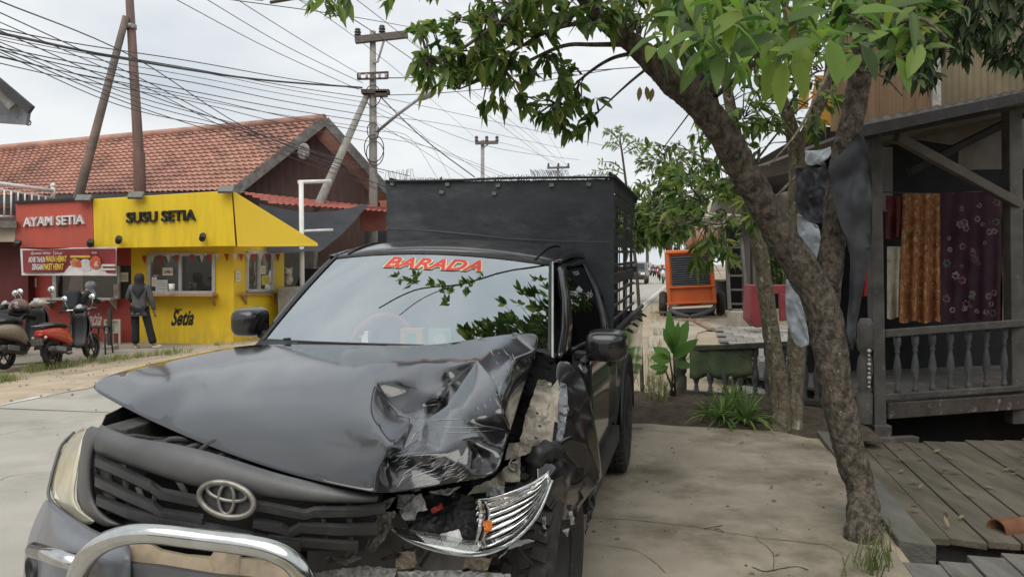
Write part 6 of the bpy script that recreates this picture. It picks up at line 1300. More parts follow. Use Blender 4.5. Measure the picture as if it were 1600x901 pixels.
# upper wall: brown boards, white trim, corrugated sheet
def UW(px, py, o=0.0): return at(px, py, 8.6 + (px - 1368) * .003 - o)
mb = MB()
for i in range(9): x0 = 1300 + i * 18.6; mb.quad(UW(x0, 205), UW(x0 + 18.2, 205), UW(x0 + 18.2, -60), UW(x0, -60))
mb.build('board_wall', mat('brown_wall_boards', (.21, .13, .06), (.14, .085, .04), scale=2, rough=.7, stretch=(4, 4, .5), c3=(.11, .075, .045), scale3=1.5, bump=.1), hz, solid=.02)
mb = MB(); mb.beam(UW(1463, 172, .04), UW(1462, 60, .04), .10, .03, up=(0, 1, 0)); mb.build('corner_trim', mat('peeling_white', (.45, .44, .41), (.25, .24, .22), scale=9, rough=.8), hz)
mb = MB(); n = 120; mb.grid([[UW(lerp(1470, 1760, i / n), py, .0 + .018 * math.sin(i * 1.35)) for i in range(n + 1)] for py in (168, 20, -140)], flip=True); mb.build('corrugated_wall', mat('rusty_corrugated', (.21, .17, .10), (.15, .12, .07), scale=1.5, rough=.6, metal=.2, c3=(.15, .09, .05), scale3=2.5, lo3=.5, hi3=.75), hz)
# orange boards of the neighbouring gable
og = MB(); og.quad(at(1262, 196, 9.6), at(1300, 196, 9.6), at(1338, 118, 9.6), at(1275, 118, 9.6)); og.quad(at(1248, 170, 9.65), at(1262, 170, 9.65), at(1268, 118, 9.65), at(1250, 118, 9.65)); og.build('gable_boards', mat('orange_boards', (.58, .30, .06), (.48, .23, .045), scale=3, rough=.6, stretch=(5, 5, .6)), hz, solid=.02)
# porch railing
rl = thing('porch_railing', 'grey turned baluster railing along the front of the porch house', 'railing', PF(1480, 620))
pole_(PF(1380, 521, .03), PF(1800, 488, .03), .06, porch_grey, 'handrail', rl, (0, 0, 1), .075); pole_(PF(1380, 620, .03), PF(1800, 592, .03), .06, porch_grey, 'bottom_rail', rl, (0, 0, 1), .06)
BP = [(.020, 0), (.030, .01), (.030, .10), (.018, .13), (.026, .17), (.016, .20), (.034, .34), (.038, .42), (.030, .55), (.018, .66), (.016, .70), (.028, .74), (.018, .78), (.034, .86), (.034, .98), (.02, 1.0)]
bal_m = mat('baluster_grey', (.085, .09, .095), (.05, .052, .055), scale=8, rough=.75, c3=(.16, .16, .155), scale3=9, lo3=.6, hi3=.78)
def baluster(a, b, par, k=1.0):
    L_ = (b - a).length; mb = MB(); q = (b - a).to_track_quat('Z', 'Y').to_matrix().to_4x4(); mb.lathe([(r_ * k, h * L_) for r_, h in BP], 12, Matrix.Translation(a) @ q); mb.build('baluster', bal_m, par)
for px in (1402, 1430, 1457, 1485, 1513, 1541, 1569, 1610, 1640): baluster(PF(px, 617 - (px - 1380) * .067, .03), PF(px, 527 - (px - 1380) * .078, .03), rl)
def newel(px, y0, y1, fn, par, k=1.0):
    a, b = fn(px, y1), fn(px, y0); L_ = (b - a).length; mb = MB(); mb.lathe([(.06 * k, 0), (.06 * k, .28 * L_), (.045 * k, .30 * L_), (.055 * k, .33 * L_), (.04 * k, .36 * L_), (.06 * k, .5 * L_), (.05 * k, .62 * L_), (.035 * k, .66 * L_), (.055 * k, .70 * L_), (.06 * k, .72 * L_), (.06 * k, .94 * L_), (.04 * k, 1.0 * L_), (0, 1.0 * L_)], 14, Matrix.Translation(a)); mb.build('newel_post', porch_grey, par)
newel(1350, 497, 660, lambda x, y: PF(x, y, -.05), rl, 1.25)
mb = MB()
for i in range(9): mb.ball(PF(1358, 548 + i * 7, .08), .014 if i % 3 else .02, seg=8, rings=5)
mb.build('shell_string', mat('shell_white', (.5, .48, .45), rough=.6), label='short string of pale shells hanging beside the porch newel post', cat='ornament')
# side balustrade with the green towel
def LB(px, py, o=0.0): return at(px, py, 9.0 - (px - 1062) * .00495 - o)
sb = thing('side_balustrade', 'dark mossy baluster fence with a round topped post beside the apron plants', 'balustrade', LB(1200, 640))
mossy = mat('mossy_dark_wood', (.055, .055, .042), (.03, .032, .024), scale=7, rough=.9, bump=.3, c3=(.06, .085, .03), scale3=4, lo3=.55, hi3=.75)
a, b = LB(1063, 622), LB(1063, 528); L_ = (b - a).length
mb = MB(); mb.lathe([(.075, 0), (.075, .35 * L_), (.055, .40 * L_), (.075, .45 * L_), (.075, .62 * L_), (.055, .66 * L_), (.085, .74 * L_), (.09, .84 * L_), (.07, .94 * L_), (.03, 1.0 * L_), (0, 1.0 * L_)], 16, Matrix.Translation(a)); mb.build('round_post', mossy, sb)
pole_(LB(1063, 545), LB(1345, 532), .06, mossy, 'handrail', sb, (0, 0, 1), .06); pole_(LB(1063, 612), LB(1345, 634), .06, mossy, 'bottom_rail', sb, (0, 0, 1), .06)
for px in (1088, 1110, 1133, 1157, 1180, 1199, 1225, 1257, 1277, 1300, 1322): baluster(LB(px, 613 + (px - 1062) * .075), LB(px, 547 - (px - 1062) * .04), sb, 1.15)
mb = MB(); n = 18
def tw(i, v): 
    px = lerp(1078, 1176, i / n); d = .035 + .02 * math.sin(i * 1.1) * v + .02 * nz((i * .3, v * 3, 0))
    return LB(px, 540 + v * (50 + 3 * math.sin(i * .9)) + (v * -4 if i > 14 else 0), d)
mb.grid([[LB(lerp(1078, 1176, i / n), 552, -.05) for i in range(n + 1)], [LB(lerp(1078, 1176, i / n), 539, .0) for i in range(n + 1)]] + [[tw(i, v / 6) for i in range(n + 1)] for v in range(7)]); mb.build('towel', mat('green_towel', (.085, .115, .055), (.055, .075, .04), scale=5, rough=.95, bump=.5, bscale=60, c3=(.12, .15, .06), scale3=2), label='faded green towel drying over the side balustrade rail', cat='towel', solid=.006)
# decks
def planks(nm, label, spec, m, kind=None):
    t = thing(nm, label, 'deck', oa(*spec[0][:2], spec[0][4]) if 1 else 0)
    for o0, o1, a0, a1, z in spec:
        mb = MB(); k = R.uniform(-.006, .006); mb.slab([oa(o0, a0 + R.uniform(-.03, .03), z + k), oa(o1, a0 + R.uniform(-.03, .03), z + k + R.uniform(-.004, .004)), oa(o1, a1, z + k), oa(o0, a1, z + k)], (0, 0, -.045)); mb.build('plank', m, t, bevel=.006)
    return t
spec = []; o = 1.36
while o < 5.5: w_ = R.uniform(.15, .21); spec.append((o, o + w_ - .010, 4.98 + max(0, (o - 2.2)) * .02, 7.42 + (o - 1.36) * .35, -.10)); o += w_
planks('lower_deck', 'mossy grey plank deck below the porch house', spec, deck_m)
spec = []; o = 1.10
while o < 4.2: w_ = R.uniform(.16, .2); spec.append((o, o + w_ - .012, 2.2, 4.30 + (o - 1.1) * .56 + R.uniform(-.03, .03), -.03)); o += w_
planks('near_deck', 'grey weathered boards at the lower right corner of the apron', spec, mat('near_boards', (.175, .17, .15), (.10, .098, .088), scale=3, rough=.88, bump=.4, bscale=22, stretch=(2, .6, 2), c3=(.07, .07, .05), scale3=2))
mb = MB(); mb.slab([oa(1.135, 4.55, .015), oa(1.315, 4.50, .015), oa(1.30, 8.0, .01), oa(1.14, 8.0, .01)], (0, 0, -.20)); mb.build('edge_beam_timber', mat('beam_wood', (.135, .13, .115), (.085, .083, .072), scale=2.5, rough=.88, bump=.4, bscale=24, stretch=(2, .5, 2), c3=(.07, .085, .04), scale3=2.2, lo3=.55, hi3=.8), label='thick grey timber beam edging the apron beside the tree', cat='timber beam', bevel=.008)
for a0 in (5.1, 6.2, 7.3): 
    mb = MB(); mb.beam(oa(1.2, a0, -.22), oa(5.5, a0 + .3, -.22), .08, .12); mb.build('deck_joist', dark_wood, label='dark joist carrying the lower deck planks', cat='joist', group='deck joists')
pp = PF(1400, 680); pole_(PF(1340, 690, .15), PF(1430, 686, .15), .09, old_wood, 'threshold_beam', hz, (0, 0, 1), .07)
mb = MB(); c_ = at(1557, 828, 4.62); d = (at(1640, 822, 4.72) - c_).normalized(); q = d.to_track_quat('Z', 'Y').to_matrix().to_4x4(); mb.lathe([(.060, .9), (.060, .0), (.072, .0), (.072, .9), (.06, .9)], 24, Matrix.Translation(c_) @ q); mb.build('rusty_pipe', mat('rust_orange', (.20, .085, .040), (.13, .055, .03), scale=6, rough=.85, bump=.3, c3=(.07, .04, .03), scale3=5), label='short rusty steel pipe lying across the boards at the right edge', cat='pipe')
# hanging cloths on the porch
batik_o = mat('orange_batik', (.34, .14, .04), (.15, .05, .025), scale=16, rough=.9, c3=(.38, .27, .14), scale3=14, lo3=.54, hi3=.60); batik_p = mat('purple_batik', (.040, .012, .026), (.026, .009, .018), scale=6, rough=.9)
def HC(px, py, o=0.0): return at(px, py, 8.35 + (px - 1400) * .003 - o)
def cloth(name, label, x0, x1, y0, y1, m, fl=1.0, flowers=None, n=20, taper=0):
    mb = MB(); mb.grid([[HC(lerp(x0 - taper * v, x1 + taper * v, i / n), lerp(y0, y1, v) + 2 * math.sin(i * .7) * v, .05 * fl * math.sin(i * 1.15 + v) * (.3 + v) + .03 * nz((i * .3, v * 4, x0))) for i in range(n + 1)] for v in [k / 9 for k in range(10)]], flip=True)
    mats = [m]
    if flowers:
        for q in range(flowers[0]):
            px = R.uniform(x0 + 8, x1 - 8); py = R.uniform(y0 + 8, y1 - 12); mi = R.choice((1, 1, 1, 2, 3)); rr_ = R.uniform(3, 8); a0 = R.uniform(0, 1)
            for k in range(6):
                a = a0 + k * 1.047; c_ = V((px + rr_ * .6 * math.cos(a), py + rr_ * .6 * math.sin(a))); w_ = rr_ * R.uniform(.22, .38)
                mb.add([HC(c_.x + w_ * math.cos(t) * (1 if mi == 1 else .8), c_.y + w_ * math.sin(t), .17) for t in [j * .785 for j in range(8)]], [tuple(reversed(range(8)))], mi)
        mats += flowers[1]
    mb.build(name, mats, label=label, cat='cloth')
cloth('hanging_cloth', 'cream and grey flower print cloth hanging left of the orange batik', 1386, 1412, 385, 497, mat('cream_cloth', (.42, .38, .30), (.30, .27, .21), scale=8, rough=.9, c3=(.1, .09, .08), scale3=9, lo3=.6, hi3=.7), n=10)
cloth('hanging_cloth', 'dark red cloth hung above the cream one on the porch', 1384, 1412, 306, 372, mat('dark_red_cloth', (.12, .018, .018), (.07, .012, .012), scale=7, rough=.9, c3=(.28, .2, .18), scale3=12, lo3=.62, hi3=.68), n=10)
cloth('hanging_cloth', 'long orange batik cloth hanging in the middle of the porch', 1410, 1471, 302, 503, batik_o, 1.2, taper=5)
fw = [mat('flower_white', (.24, .19, .20), (.07, .035, .05), scale=45, rough=.9), mat('flower_green', (.07, .10, .06), (.03, .045, .03), scale=45, rough=.9), mat('flower_pink', (.18, .09, .10), (.06, .02, .03), scale=45, rough=.9)]
cloth('hanging_cloth', 'dark purple batik cloth with pale flowers at the right of the porch', 1470, 1566, 300, 502, batik_p, .7, (40, fw), n=24)
cloth('hanging_cloth', 'bright red cloth seen behind the tarpaulin left of the porch post', 1337, 1361, 392, 464, mat('bright_red_cloth', (.42, .025, .035), (.3, .015, .02), scale=6, rough=.8), n=10)
mb = MB(); mb.tube([HC(1376, 300, -.02), HC(1470, 303, -.02), HC(1580, 296, -.02)], .006, 5); mb.build('clothes_line', cable, label='thin clothes line carrying the batik cloths across the porch', cat='clothes line')
cloth('hanging_cloth', 'pale patterned strip of cloth beside the right porch post', 1566, 1574, 340, 500, mat('beige_pattern', (.22, .19, .14), (.10, .09, .07), scale=14, rough=.9), n=6)
# ================================================================ path, boardwalk, sheds and the generator trailer
mb = MB(); pa = [gnd(1012, 560, -.01), gnd(1075, 560, -.01), gnd(1090, 520, -.01), gnd(1150, 505, -.01), gnd(1120, 480, -.01), gnd(1045, 478, -.01), gnd(1016, 505, -.01)]
mb.slab([V((p.x, p.y, -.06)) for p in pa], (0, 0, .06)); mb.build('path', mat('path_concrete', (.38, .335, .265), (.29, .25, .19), scale=1.2, rough=.9, bump=.2, c3=(.2, .17, .12), scale3=.8), kind='structure')
pav = mat('grey_pavers', (.29, .27, .245), (.21, .195, .175), scale=2, rough=.9, bump=.2, rand=.25, c3=(.15, .15, .11), scale3=1.5)
mb = MB()
for j in range(16):
    for i in range(12):
        o = .55 + i * .34 + (j % 2) * .17; a = 9.2 + j * .62; p = [oa(o, a, .0), oa(o + .325, a, .0), oa(o + .325, a + .60, .0), oa(o, a + .60, .0)]; mb.slab(p, (0, 0, .03 + R.uniform(0, .008)))
mb.build('paved_walk', pav, kind='structure')
blk = MB(); q = gnd(1168, 512, .0); blk.box(q + V((0, .25, .18)), (.62, .55, .42), Matrix.Rotation(.25, 3, 'Z')); blk.build('concrete_block', mat('block_concrete', (.34, .31, .25), (.24, .22, .18), scale=3, rough=.9, bump=.3, c3=(.15, .14, .1), scale3=2), label='weathered square concrete block at the edge of the pavers', cat='concrete block', bevel=.02)
GY = 21.5
gt = thing('generator_trailer', 'orange generator trailer with dark louvred front parked by the roadside', 'trailer', gnd(1080, 496, 0))
def GN(px, py, o=0.0): return at(px, py, GY - o)
orange = mat('orange_paint', (.52, .115, .028), (.44, .09, .022), scale=2, rough=.5, bump=.1, c3=(.34, .15, .08), scale3=2, lo3=.6, hi3=.8)
gf_ = [GN(1040, 391), GN(1113, 388), GN(1119, 476), GN(1044, 480)]
mb = MB(); bk_ = V((.55, 2.9, 0)); mb.hexa([gf_[3], gf_[2], gf_[2] + bk_, gf_[3] + bk_, gf_[0], gf_[1], gf_[1] + bk_, gf_[0] + bk_]); hsg = mb.build('housing', orange, gt, bevel=.05)
mb = MB()
for p, q in (((1042, 393), (1046, 478)), ((1110, 390), (1117, 474)), ((1041, 395), (1112, 392)), ((1044, 449), (1117, 446)), ((1045, 474), (1118, 471))): mb.beam(GN(*p, .04), GN(*q, .04), .10, .06, up=(0, 1, 0) if abs(p[0] - q[0]) < 20 else (0, 0, 1))
mb.build('front_frame', orange, gt, bevel=.01)
mb = MB(); mb.add([GN(1041, 473, .06), GN(1062, 472, .06), GN(1060, 477, .06), GN(1044, 479, .06)], [(0, 1, 2, 3)]); mb.add([GN(1098, 470, .06), GN(1116, 469, .06), GN(1117, 474, .06), GN(1096, 475, .06)], [(0, 1, 2, 3)]); mb.build('chipped_patch', mat('chipped_paint', (.45, .38, .3), (.25, .1, .05), scale=12, rough=.8), hsg)
mb = MB(); mb.quad(GN(1051, 448, .03), GN(1109, 445, .03), GN(1106, 399, .03), GN(1048, 402, .03)); gb = mb.build('grille_panel', mat('grille_black', (.012, .012, .014), rough=.6), gt)
for i in range(13):
    t = (i + .5) / 13; p, q = lerp(GN(1048, 402, .07), GN(1051, 448, .07), t), lerp(GN(1106, 399, .07), GN(1109, 445, .07), t); mb = MB(); mb.slab([p, q, q + V((0, .06, .06)), p + V((0, .06, .06))], (0, 0, .012)); mb.build('louvre', mat('louvre_grey', (.055, .058, .07), (.04, .042, .05), rough=.45), gb)
mb = MB(); mb.beam(GN(1048, 486, .1), GN(1117, 483, .1), .10, .12); mb.beam(GN(1050, 492, -1.2), GN(1116, 490, -1.2), .10, .12); mb.build('chassis', dark_wood, gt)
hitch = GN(1078, 495, 1.3)
for x, y in ((1046, 482), (1116, 480)): mb = MB(); mb.tube(spline([GN(x, y, 0), lerp(GN(x, y, .6), hitch, .4) + V((0, 0, -.05)), hitch], 4), .06, 8); mb.build('drawbar', mat('drawbar_grey', (.05, .05, .055), rough=.7), gt)
mb = MB(); mb.tube([hitch, V((hitch.x, hitch.y, -.02))], .05, 8); mb.build('prop_stand', rust, gt)
for x, y in ((1036, 480), (1126, 476)):
    mb = MB(); c_ = GN(x, y, -1.2); c_.z = .36; mb.lathe([(.14, -.11), (.30, -.12), (.36, -.06), (.365, 0), (.36, .06), (.30, .12), (.14, .11), (0, .1)], 22, Matrix.Translation(c_) @ Matrix.Rotation(math.pi / 2, 4, 'Y') @ Matrix.Rotation(.19, 4, 'X')); mb.build('wheel', rubber, gt)
tk = MB(); c_ = at(1097, 371, 23.2); tk.lathe([(0, -.42), (.30, -.42), (.34, -.40), (.34, .38), (.30, .42), (0, .42)], 20, Matrix.Translation(c_) @ Matrix.Rotation(math.pi / 2, 4, 'Y')); tk.build('fuel_drum', mat('rusty_tank', (.34, .22, .15), (.25, .15, .1), scale=4, rough=.8, c3=(.15, .08, .05), scale3=3), label='faded rusty drum lying on top of the orange generator trailer', cat='drum')
q = gnd(1135, 483, 0); mb = MB(); mb.lathe([(0, 0), (.33, 0), (.35, .03), (.34, .4), (.355, .43), (.34, .46), (.34, .9), (.355, .93), (.34, 1.0), (.3, 1.0), (0, .98)], 22, Matrix.Translation(q + V((0, .4, 0)))); mb.build('barrel', black_plastic, label='black barrel between the generator trailer and the ladder', cat='barrel')
a, b = gnd(1078, 497, .03), gnd(1112, 514, .03); mb = MB(); mb.beam(a, b, .16, .05); mb.build('loose_plank', mat('pale_plank', (.28, .20, .13), (.2, .14, .09), rough=.8, scale=5), label='brown plank lying on the path in front of the trailer', cat='plank')
for (x0, y0, x1, y1), l_ in (((1026, 484, 1052, 483), 'short pale plank wedged under the trailer beside its wheel'), ((1068, 495, 1084, 497), 'short plank end beneath the trailer drawbar')):
    mb = MB(); mb.beam(gnd(x0, y0 + 4, .12), gnd(x1, y1 + 4, .12), .12, .05); mb.build('loose_plank', mat('pale_plank', (.28, .2, .13)), label=l_, cat='plank')
LY = 18.6
ld_ = thing('step_ladder', 'grey wooden step ladder shelf leaning at the shed front', 'ladder', at(1152, 480, LY) - V((0, 0, .1)))
for x0, x1 in ((1134, 1140), (1158, 1168)): mb = MB(); mb.beam(at(x1, 483, LY), at(x0, 372, LY + .5), .07, .10, up=(0, 1, 0)); mb.build('side_rail', old_wood, ld_)
for i in range(5): y = 388 + i * 22; t = (y - 372) / 111; mb = MB(); mb.slab([at(lerp(1134, 1140, t), y, LY + .5 - .5 * t), at(lerp(1158, 1168, t), y, LY + .5 - .5 * t), at(lerp(1158, 1168, t), y, LY + .9 - .5 * t), at(lerp(1134, 1140, t), y, LY + .9 - .5 * t)], (0, 0, .05)); mb.build('step', old_wood, ld_)
sh = thing('timber_shed', 'open grey timber shed with dark interior behind the leaning tree', 'shed', at(1190, 470, 19) - V((0, 0, .8)))
for x in (1180, 1166, 1234): mb = MB(); mb.beam(at(x, 492, 19.2), at(x - 1, 330, 19.2), .16, .16, up=(0, 1, 0)); mb.build('post', old_wood, sh)
mb = MB(); mb.quad(at(1136, 482, 25.5), at(1420, 482, 25.5), at(1420, 320, 25.5), at(1136, 345, 25.5)); mb.build('dark_wall', dark_void, sh)
mb = MB(); 
for i in range(4): x = 1168 + i * 5.0; mb.quad(at(x, 488, 19.6), at(x + 4.5, 488, 19.6), at(x + 4.5, 345, 19.6), at(x, 345, 19.6))
mb.build('plank_wall', old_wood, sh, solid=.02)
mb = MB(); mb.beam(at(1096, 350, 18.6), at(1240, 333, 18.9), .10, .22); mb.build('eaves_beam', mat('pale_eave', (.36, .29, .22), (.27, .22, .17), scale=3, rough=.8), sh)
mb = MB(); mb.slab([at(1094, 345, 18.5), at(1250, 326, 18.8), at(1260, 300, 22.5), at(1110, 318, 22.5)], (0, 0, .05)); mb.build('shed_roof', mat('pale_roof', (.33, .28, .22), (.25, .21, .17), scale=2, rough=.8), sh)
mb = MB(); mb.quad(at(1108, 332, 13.5), at(1240, 340, 12.2), at(1240, 262, 12.2), at(1122, 285, 13.5)); mb.build('tarp_lining', mat('beige_tarp', (.20, .18, .145), (.14, .125, .10), scale=2, rough=.9), sh)
aw = MB(); q0, q1, q2, q3 = at(1112, 292, 12.8), at(1262, 205, 10.2), at(1275, 290, 11.6), at(1120, 318, 14); aw.grid([[bil(q0, q1, q2, q3, i / 10, j / 4) + V((0, 0, .04 * math.sin(i * 1.3) * math.sin(math.pi * j / 4))) for i in range(11)] for j in range(5)]); aw.build('black_awning', mat('black_tarp', (.022, .023, .026), (.015, .015, .017), scale=3, rough=.6, bump=.3, bscale=8), label='black tarpaulin awning slung from the shed behind the leaning tree', cat='awning', solid=.01)
bn_ = thing('red_bench', 'faded red plastic bench standing under the shed behind the trees', 'bench', at(1200, 505, 16.5) - V((0, 0, .1)))
redp = mat('faded_red_plastic', (.22, .035, .04), (.16, .026, .03), scale=3, rough=.5, c3=(.32, .12, .12), scale3=3, lo3=.6, hi3=.8)
mb = MB(); mb.slab([at(1171, 500, 16.5), at(1182, 512, 16.5), at(1196, 510, 16.5), at(1192, 446, 16.5), at(1173, 444, 16.5)][::-1], (0, .5, 0)); mb.build('end_panel', redp, bn_, bevel=.03)
mb = MB(); mb.slab([at(1192, 446, 16.4), at(1236, 444, 16.4), at(1236, 458, 16.4), at(1192, 460, 16.4)], (0, .12, 0)); mb.build('backrest', redp, bn_, bevel=.02)
mb = MB(); mb.slab([at(1218, 458, 16.4), at(1232, 458, 16.4), at(1234, 500, 16.4), at(1220, 502, 16.4)], (0, .12, 0)); mb.build('leg_panel', redp, bn_, bevel=.02)
# ================================================================ traffic far down the road
def tiny_bike(px, py, body, shirt, helm, label, blabel):
    g = gnd(px, py, .0); th = math.radians(-13); t = thing('motorbike', blabel, 'motorbike', g, th, 'motorbikes riding towards the viewer')
    def bd(mb, n, m): mb.build(n, m, t, world=False)
    mb = MB()
    for y in (-.6, .62): mb.lathe([(.18, -.05), (.28, -.05), (.3, 0), (.28, .05), (.18, .05)], 16, Matrix.Translation((0, y, .3)) @ Matrix.Rotation(math.pi / 2, 4, 'Y'))
    bd(mb, 'wheel', rubber)
    mb = MB(); mb.ball((0, -.45, .75), .26, sc=(.8, .6, 1.3)); mb.ball((0, .35, .68), .22, sc=(.7, 2.2, .7)); mb.beam((0, -.3, .4), (0, .4, .45), .22, .2); bd(mb, 'body', body)
    mb = MB(); mb.tube([(-.36, -.3, 1.0), (0, -.42, 1.03), (.36, -.3, 1.0)], .02, 6); bd(mb, 'handlebar', steel)
    mb = MB(); mb.ball((0, -.64, .80), .09); bd(mb, 'headlamp', mat('headlamp_white', (.85, .85, .82), rough=.2))
    person(label, (g.x - .02, g.y + .25, -.17), th + math.pi, 1.62, {'pel': (0, .0, .95), 'hiL': (-.1, .05, .95), 'knL': (-.19, .40, .90), 'anL': (-.19, .30, .48), 'toL': (-.19, .42, .44), 'hiR': (.1, .05, .95), 'knR': (.19, .40, .90), 'anR': (.19, .30, .48), 'toR': (.19, .42, .44),
        'elL': (-.28, .22, 1.2), 'wrL': (-.33, .46, 1.16), 'haL': (-.33, .52, 1.16), 'elR': (.28, .22, 1.2), 'wrR': (.33, .46, 1.16), 'haR': (.33, .52, 1.16)}, shirt, black_t, black_t, helmet_m=helm, group='riders far down the road')
rp_ = mat('bike_red', (.45, .03, .03), rough=.3, coat=.4); wp = mat('bike_white', (.62, .64, .64), rough=.3, coat=.4); hw = mat('helmet_white', (.7, .68, .66), rough=.2); hr_ = mat('helmet_red', (.4, .08, .06), rough=.2)
blue_s = mat('blue_shirt', (.07, .09, .16), rough=.9); dark_s = mat('navy_shirt', (.035, .04, .06), rough=.9)
tiny_bike(1036, 443, wp, blue_s, hr_, 'rider in blue top and red helmet nearest the orange trailer', 'white motorbike nearest the orange trailer')
tiny_bike(1028, 434, rp_, dark_s, hw, 'rider in dark top and white helmet on the middle red motorbike', 'red motorbike riding between the two others')
tiny_bike(1021, 432, mat('bike_dark', (.05, .05, .06), rough=.3), dark_s, hr_, 'rider in dark top farthest along the road', 'dark motorbike farthest along the road')
def far_car(px, py, sc_, m, label):
    g = gnd(px, py, 0); t = thing('car', label, 'car', g, math.radians(-13), 'cars coming along the road')
    mb = MB(); prof = [(.35, -2.1), (.95, -2.1), (1.05, -1.1), (1.62, -.5), (1.7, 1.7), (1.0, 2.1), (.35, 2.1)]; mb.slab([V((-.85, y, z)) for z, y in prof], (1.7, 0, 0)); mb.build('body', m, t, world=False, bevel=.08)
    mb = MB(); mb.quad(V((-.72, -1.07, 1.10)), V((.72, -1.07, 1.10)), V((.64, -.55, 1.58)), V((-.64, -.55, 1.58))); mb.build('windscreen', mat('dark_car_glass', (.02, .022, .025)), t, world=False)
    for q in (-.62, .62): mb = MB(); mb.box((q, -2.1, .80), (.34, .06, .16)); mb.build('headlight', mat('headlamp_white', (.85, .85, .82)), t, world=False, bevel=.02)
    mb = MB(); mb.box((0, -2.12, .55), (1.5, .08, .26)); mb.build('bumper', black_plastic, t, world=False, bevel=.03)
    for y in (-1.35, 1.35):
        for x in (-.8, .8): mb = MB(); mb.lathe([(0, -.1), (.3, -.1), (.34, 0), (.3, .1), (0, .1)], 16, Matrix.Translation((x, y, .34)) @ Matrix.Rotation(math.pi / 2, 4, 'Y')); mb.build('wheel', rubber, t, world=False)
far_car(994, 443, 1, mat('grey_car', (.10, .105, .11), (.08, .08, .085), rough=.25, coat=.5), 'dark grey car coming along the road beside the cage')
far_car(1007, 430, 1, mat('silver_car', (.35, .36, .37), rough=.25, coat=.5), 'silver car farther along the road behind the grey car')
# roadside shop houses in the distance
for i, (o, a, w_, d_, h_, m1, m2, lb__) in enumerate(((-13.5, 36, 5, 7, 3.2, (.5, .47, .4), (.30, .10, .07), 'pale shop house with red roof past the tiled house'), (-14, 48, 6, 9, 3.4, (.36, .40, .42), (.14, .13, .13), 'blue grey shop house with dark roof along the far road'), (-13.5, 64, 6, 8, 4.2, (.5, .42, .3), (.3, .14, .1), 'cream shop house farthest along the left roadside'), (7, 62, 6, 9, 3.2, (.42, .36, .3), (.28, .15, .1), 'tan shop house along the right roadside beyond the trailer'), (7.5, 84, 6, 9, 3.6, (.45, .44, .42), (.2, .19, .18), 'grey shop house at the far end of the right roadside'))):
    t = thing('shop_house', lb__, 'house', oa(o, a, -.1)); M = Matrix.Rotation(-.233, 3, 'Z'); c_ = oa(o, a, 0)
    mb = MB(); mb.box(c_ + V((0, 0, h_ / 2 - .1)), (w_, d_, h_), M); mb.build('wall', mat('shop_wall_%d' % i, m1, rough=.8), t)
    mb = MB(); e = [c_ + M @ V(p) for p in ((-w_ / 2 - .5, -d_ / 2 - .5, h_), (w_ / 2 + .5, -d_ / 2 - .5, h_), (w_ / 2 + .5, d_ / 2 + .5, h_), (-w_ / 2 - .5, d_ / 2 + .5, h_), (0, -d_ / 2 - .5, h_ + 1.7), (0, d_ / 2 + .5, h_ + 1.7))]; mb.add(e, [(0, 1, 4), (1, 2, 5, 4), (2, 3, 5), (3, 0, 4, 5), (0, 3, 2, 1)]); mb.build('roof', mat('shop_roof_%d' % i, m2, rough=.8), t)
    sgn = 1 if o < 0 else -1
    for k in range(3): mb = MB(); mb.box(c_ + M @ V((sgn * (w_ / 2 + .02), (k - 1) * d_ / 3.3, 1.3)), (.06, d_ / 4.2, 2.0), M); mb.build('shutter', mat('shutter_%d' % i, (.12, .13, .14), (.2, .2, .2), rough=.6, wave=None), t)
# ================================================================ trees and plants
bark = mat('rough_bark', (.16, .132, .102), (.042, .034, .026), scale=26, rough=.95, bump=1.0, bscale=42, bdist=.04, c3=(.34, .32, .27), scale3=30, lo3=.66, hi3=.72, stretch=(1, 1, .6), lo=.38, hi=.62)
bark2 = mat('pale_bark', (.21, .18, .125), (.085, .07, .046), scale=22, rough=.95, bump=1.0, bscale=38, bdist=.03, c3=(.40, .385, .33), scale3=16, lo3=.60, hi3=.66, stretch=(1, 1, .6))
twig_m = mat('twig', (.10, .082, .06), (.05, .042, .032), scale=12, rough=.9)
leaf_a = leaf_mat('tree_leaves', [(.030, .068, .018), (.055, .115, .024), (.095, .165, .034), (.15, .215, .045), (.24, .26, .06)], trans=.42, spec=.3)
leaf_b = leaf_mat('broad_leaves', [(.018, .045, .012), (.040, .095, .016), (.075, .16, .022), (.14, .25, .032), (.24, .32, .05)], trans=.42, rough=.42, spec=.25)
leaf_c = leaf_mat('shade_toned_leaves', [(.016, .036, .016), (.026, .055, .020), (.042, .075, .026)], trans=.25, spec=.3)  # darker palette puts the shade on these leaves into their colour
leaf_d = leaf_mat('hedge_leaves', [(.030, .065, .022), (.055, .105, .03), (.095, .16, .04), (.15, .21, .06)], trans=.3)
dead_leaf = leaf_mat('dead_leaves', [(.18, .10, .045), (.26, .15, .07)], trans=.2, rough=.7)
def jitter_tube(mb, pts, rads, seg=16, n=8, amp=.10, fr=7.0, mi=0):
    P = spline(pts, n); k = len(pts); rs = []
    for i in range(len(P)):
        t = i / n; j = min(int(t), k - 2); rs.append(.82 * lerp(rads[j], rads[j + 1], min(1, t - j)))
    b = len(mb.v); mb.tube(P, rs, seg, mi)
    for i in range(len(P)):
        for q in range(seg):
            v = mb.v[b + i * seg + q]; d = (v - P[i]); mb.v[b + i * seg + q] = P[i] + d * (1 + amp * nz(v, fr) + amp * .6 * nz(v, fr * 3.1, 2) + amp * .8 * abs(nz(v, fr * 6, 4)))
    return P
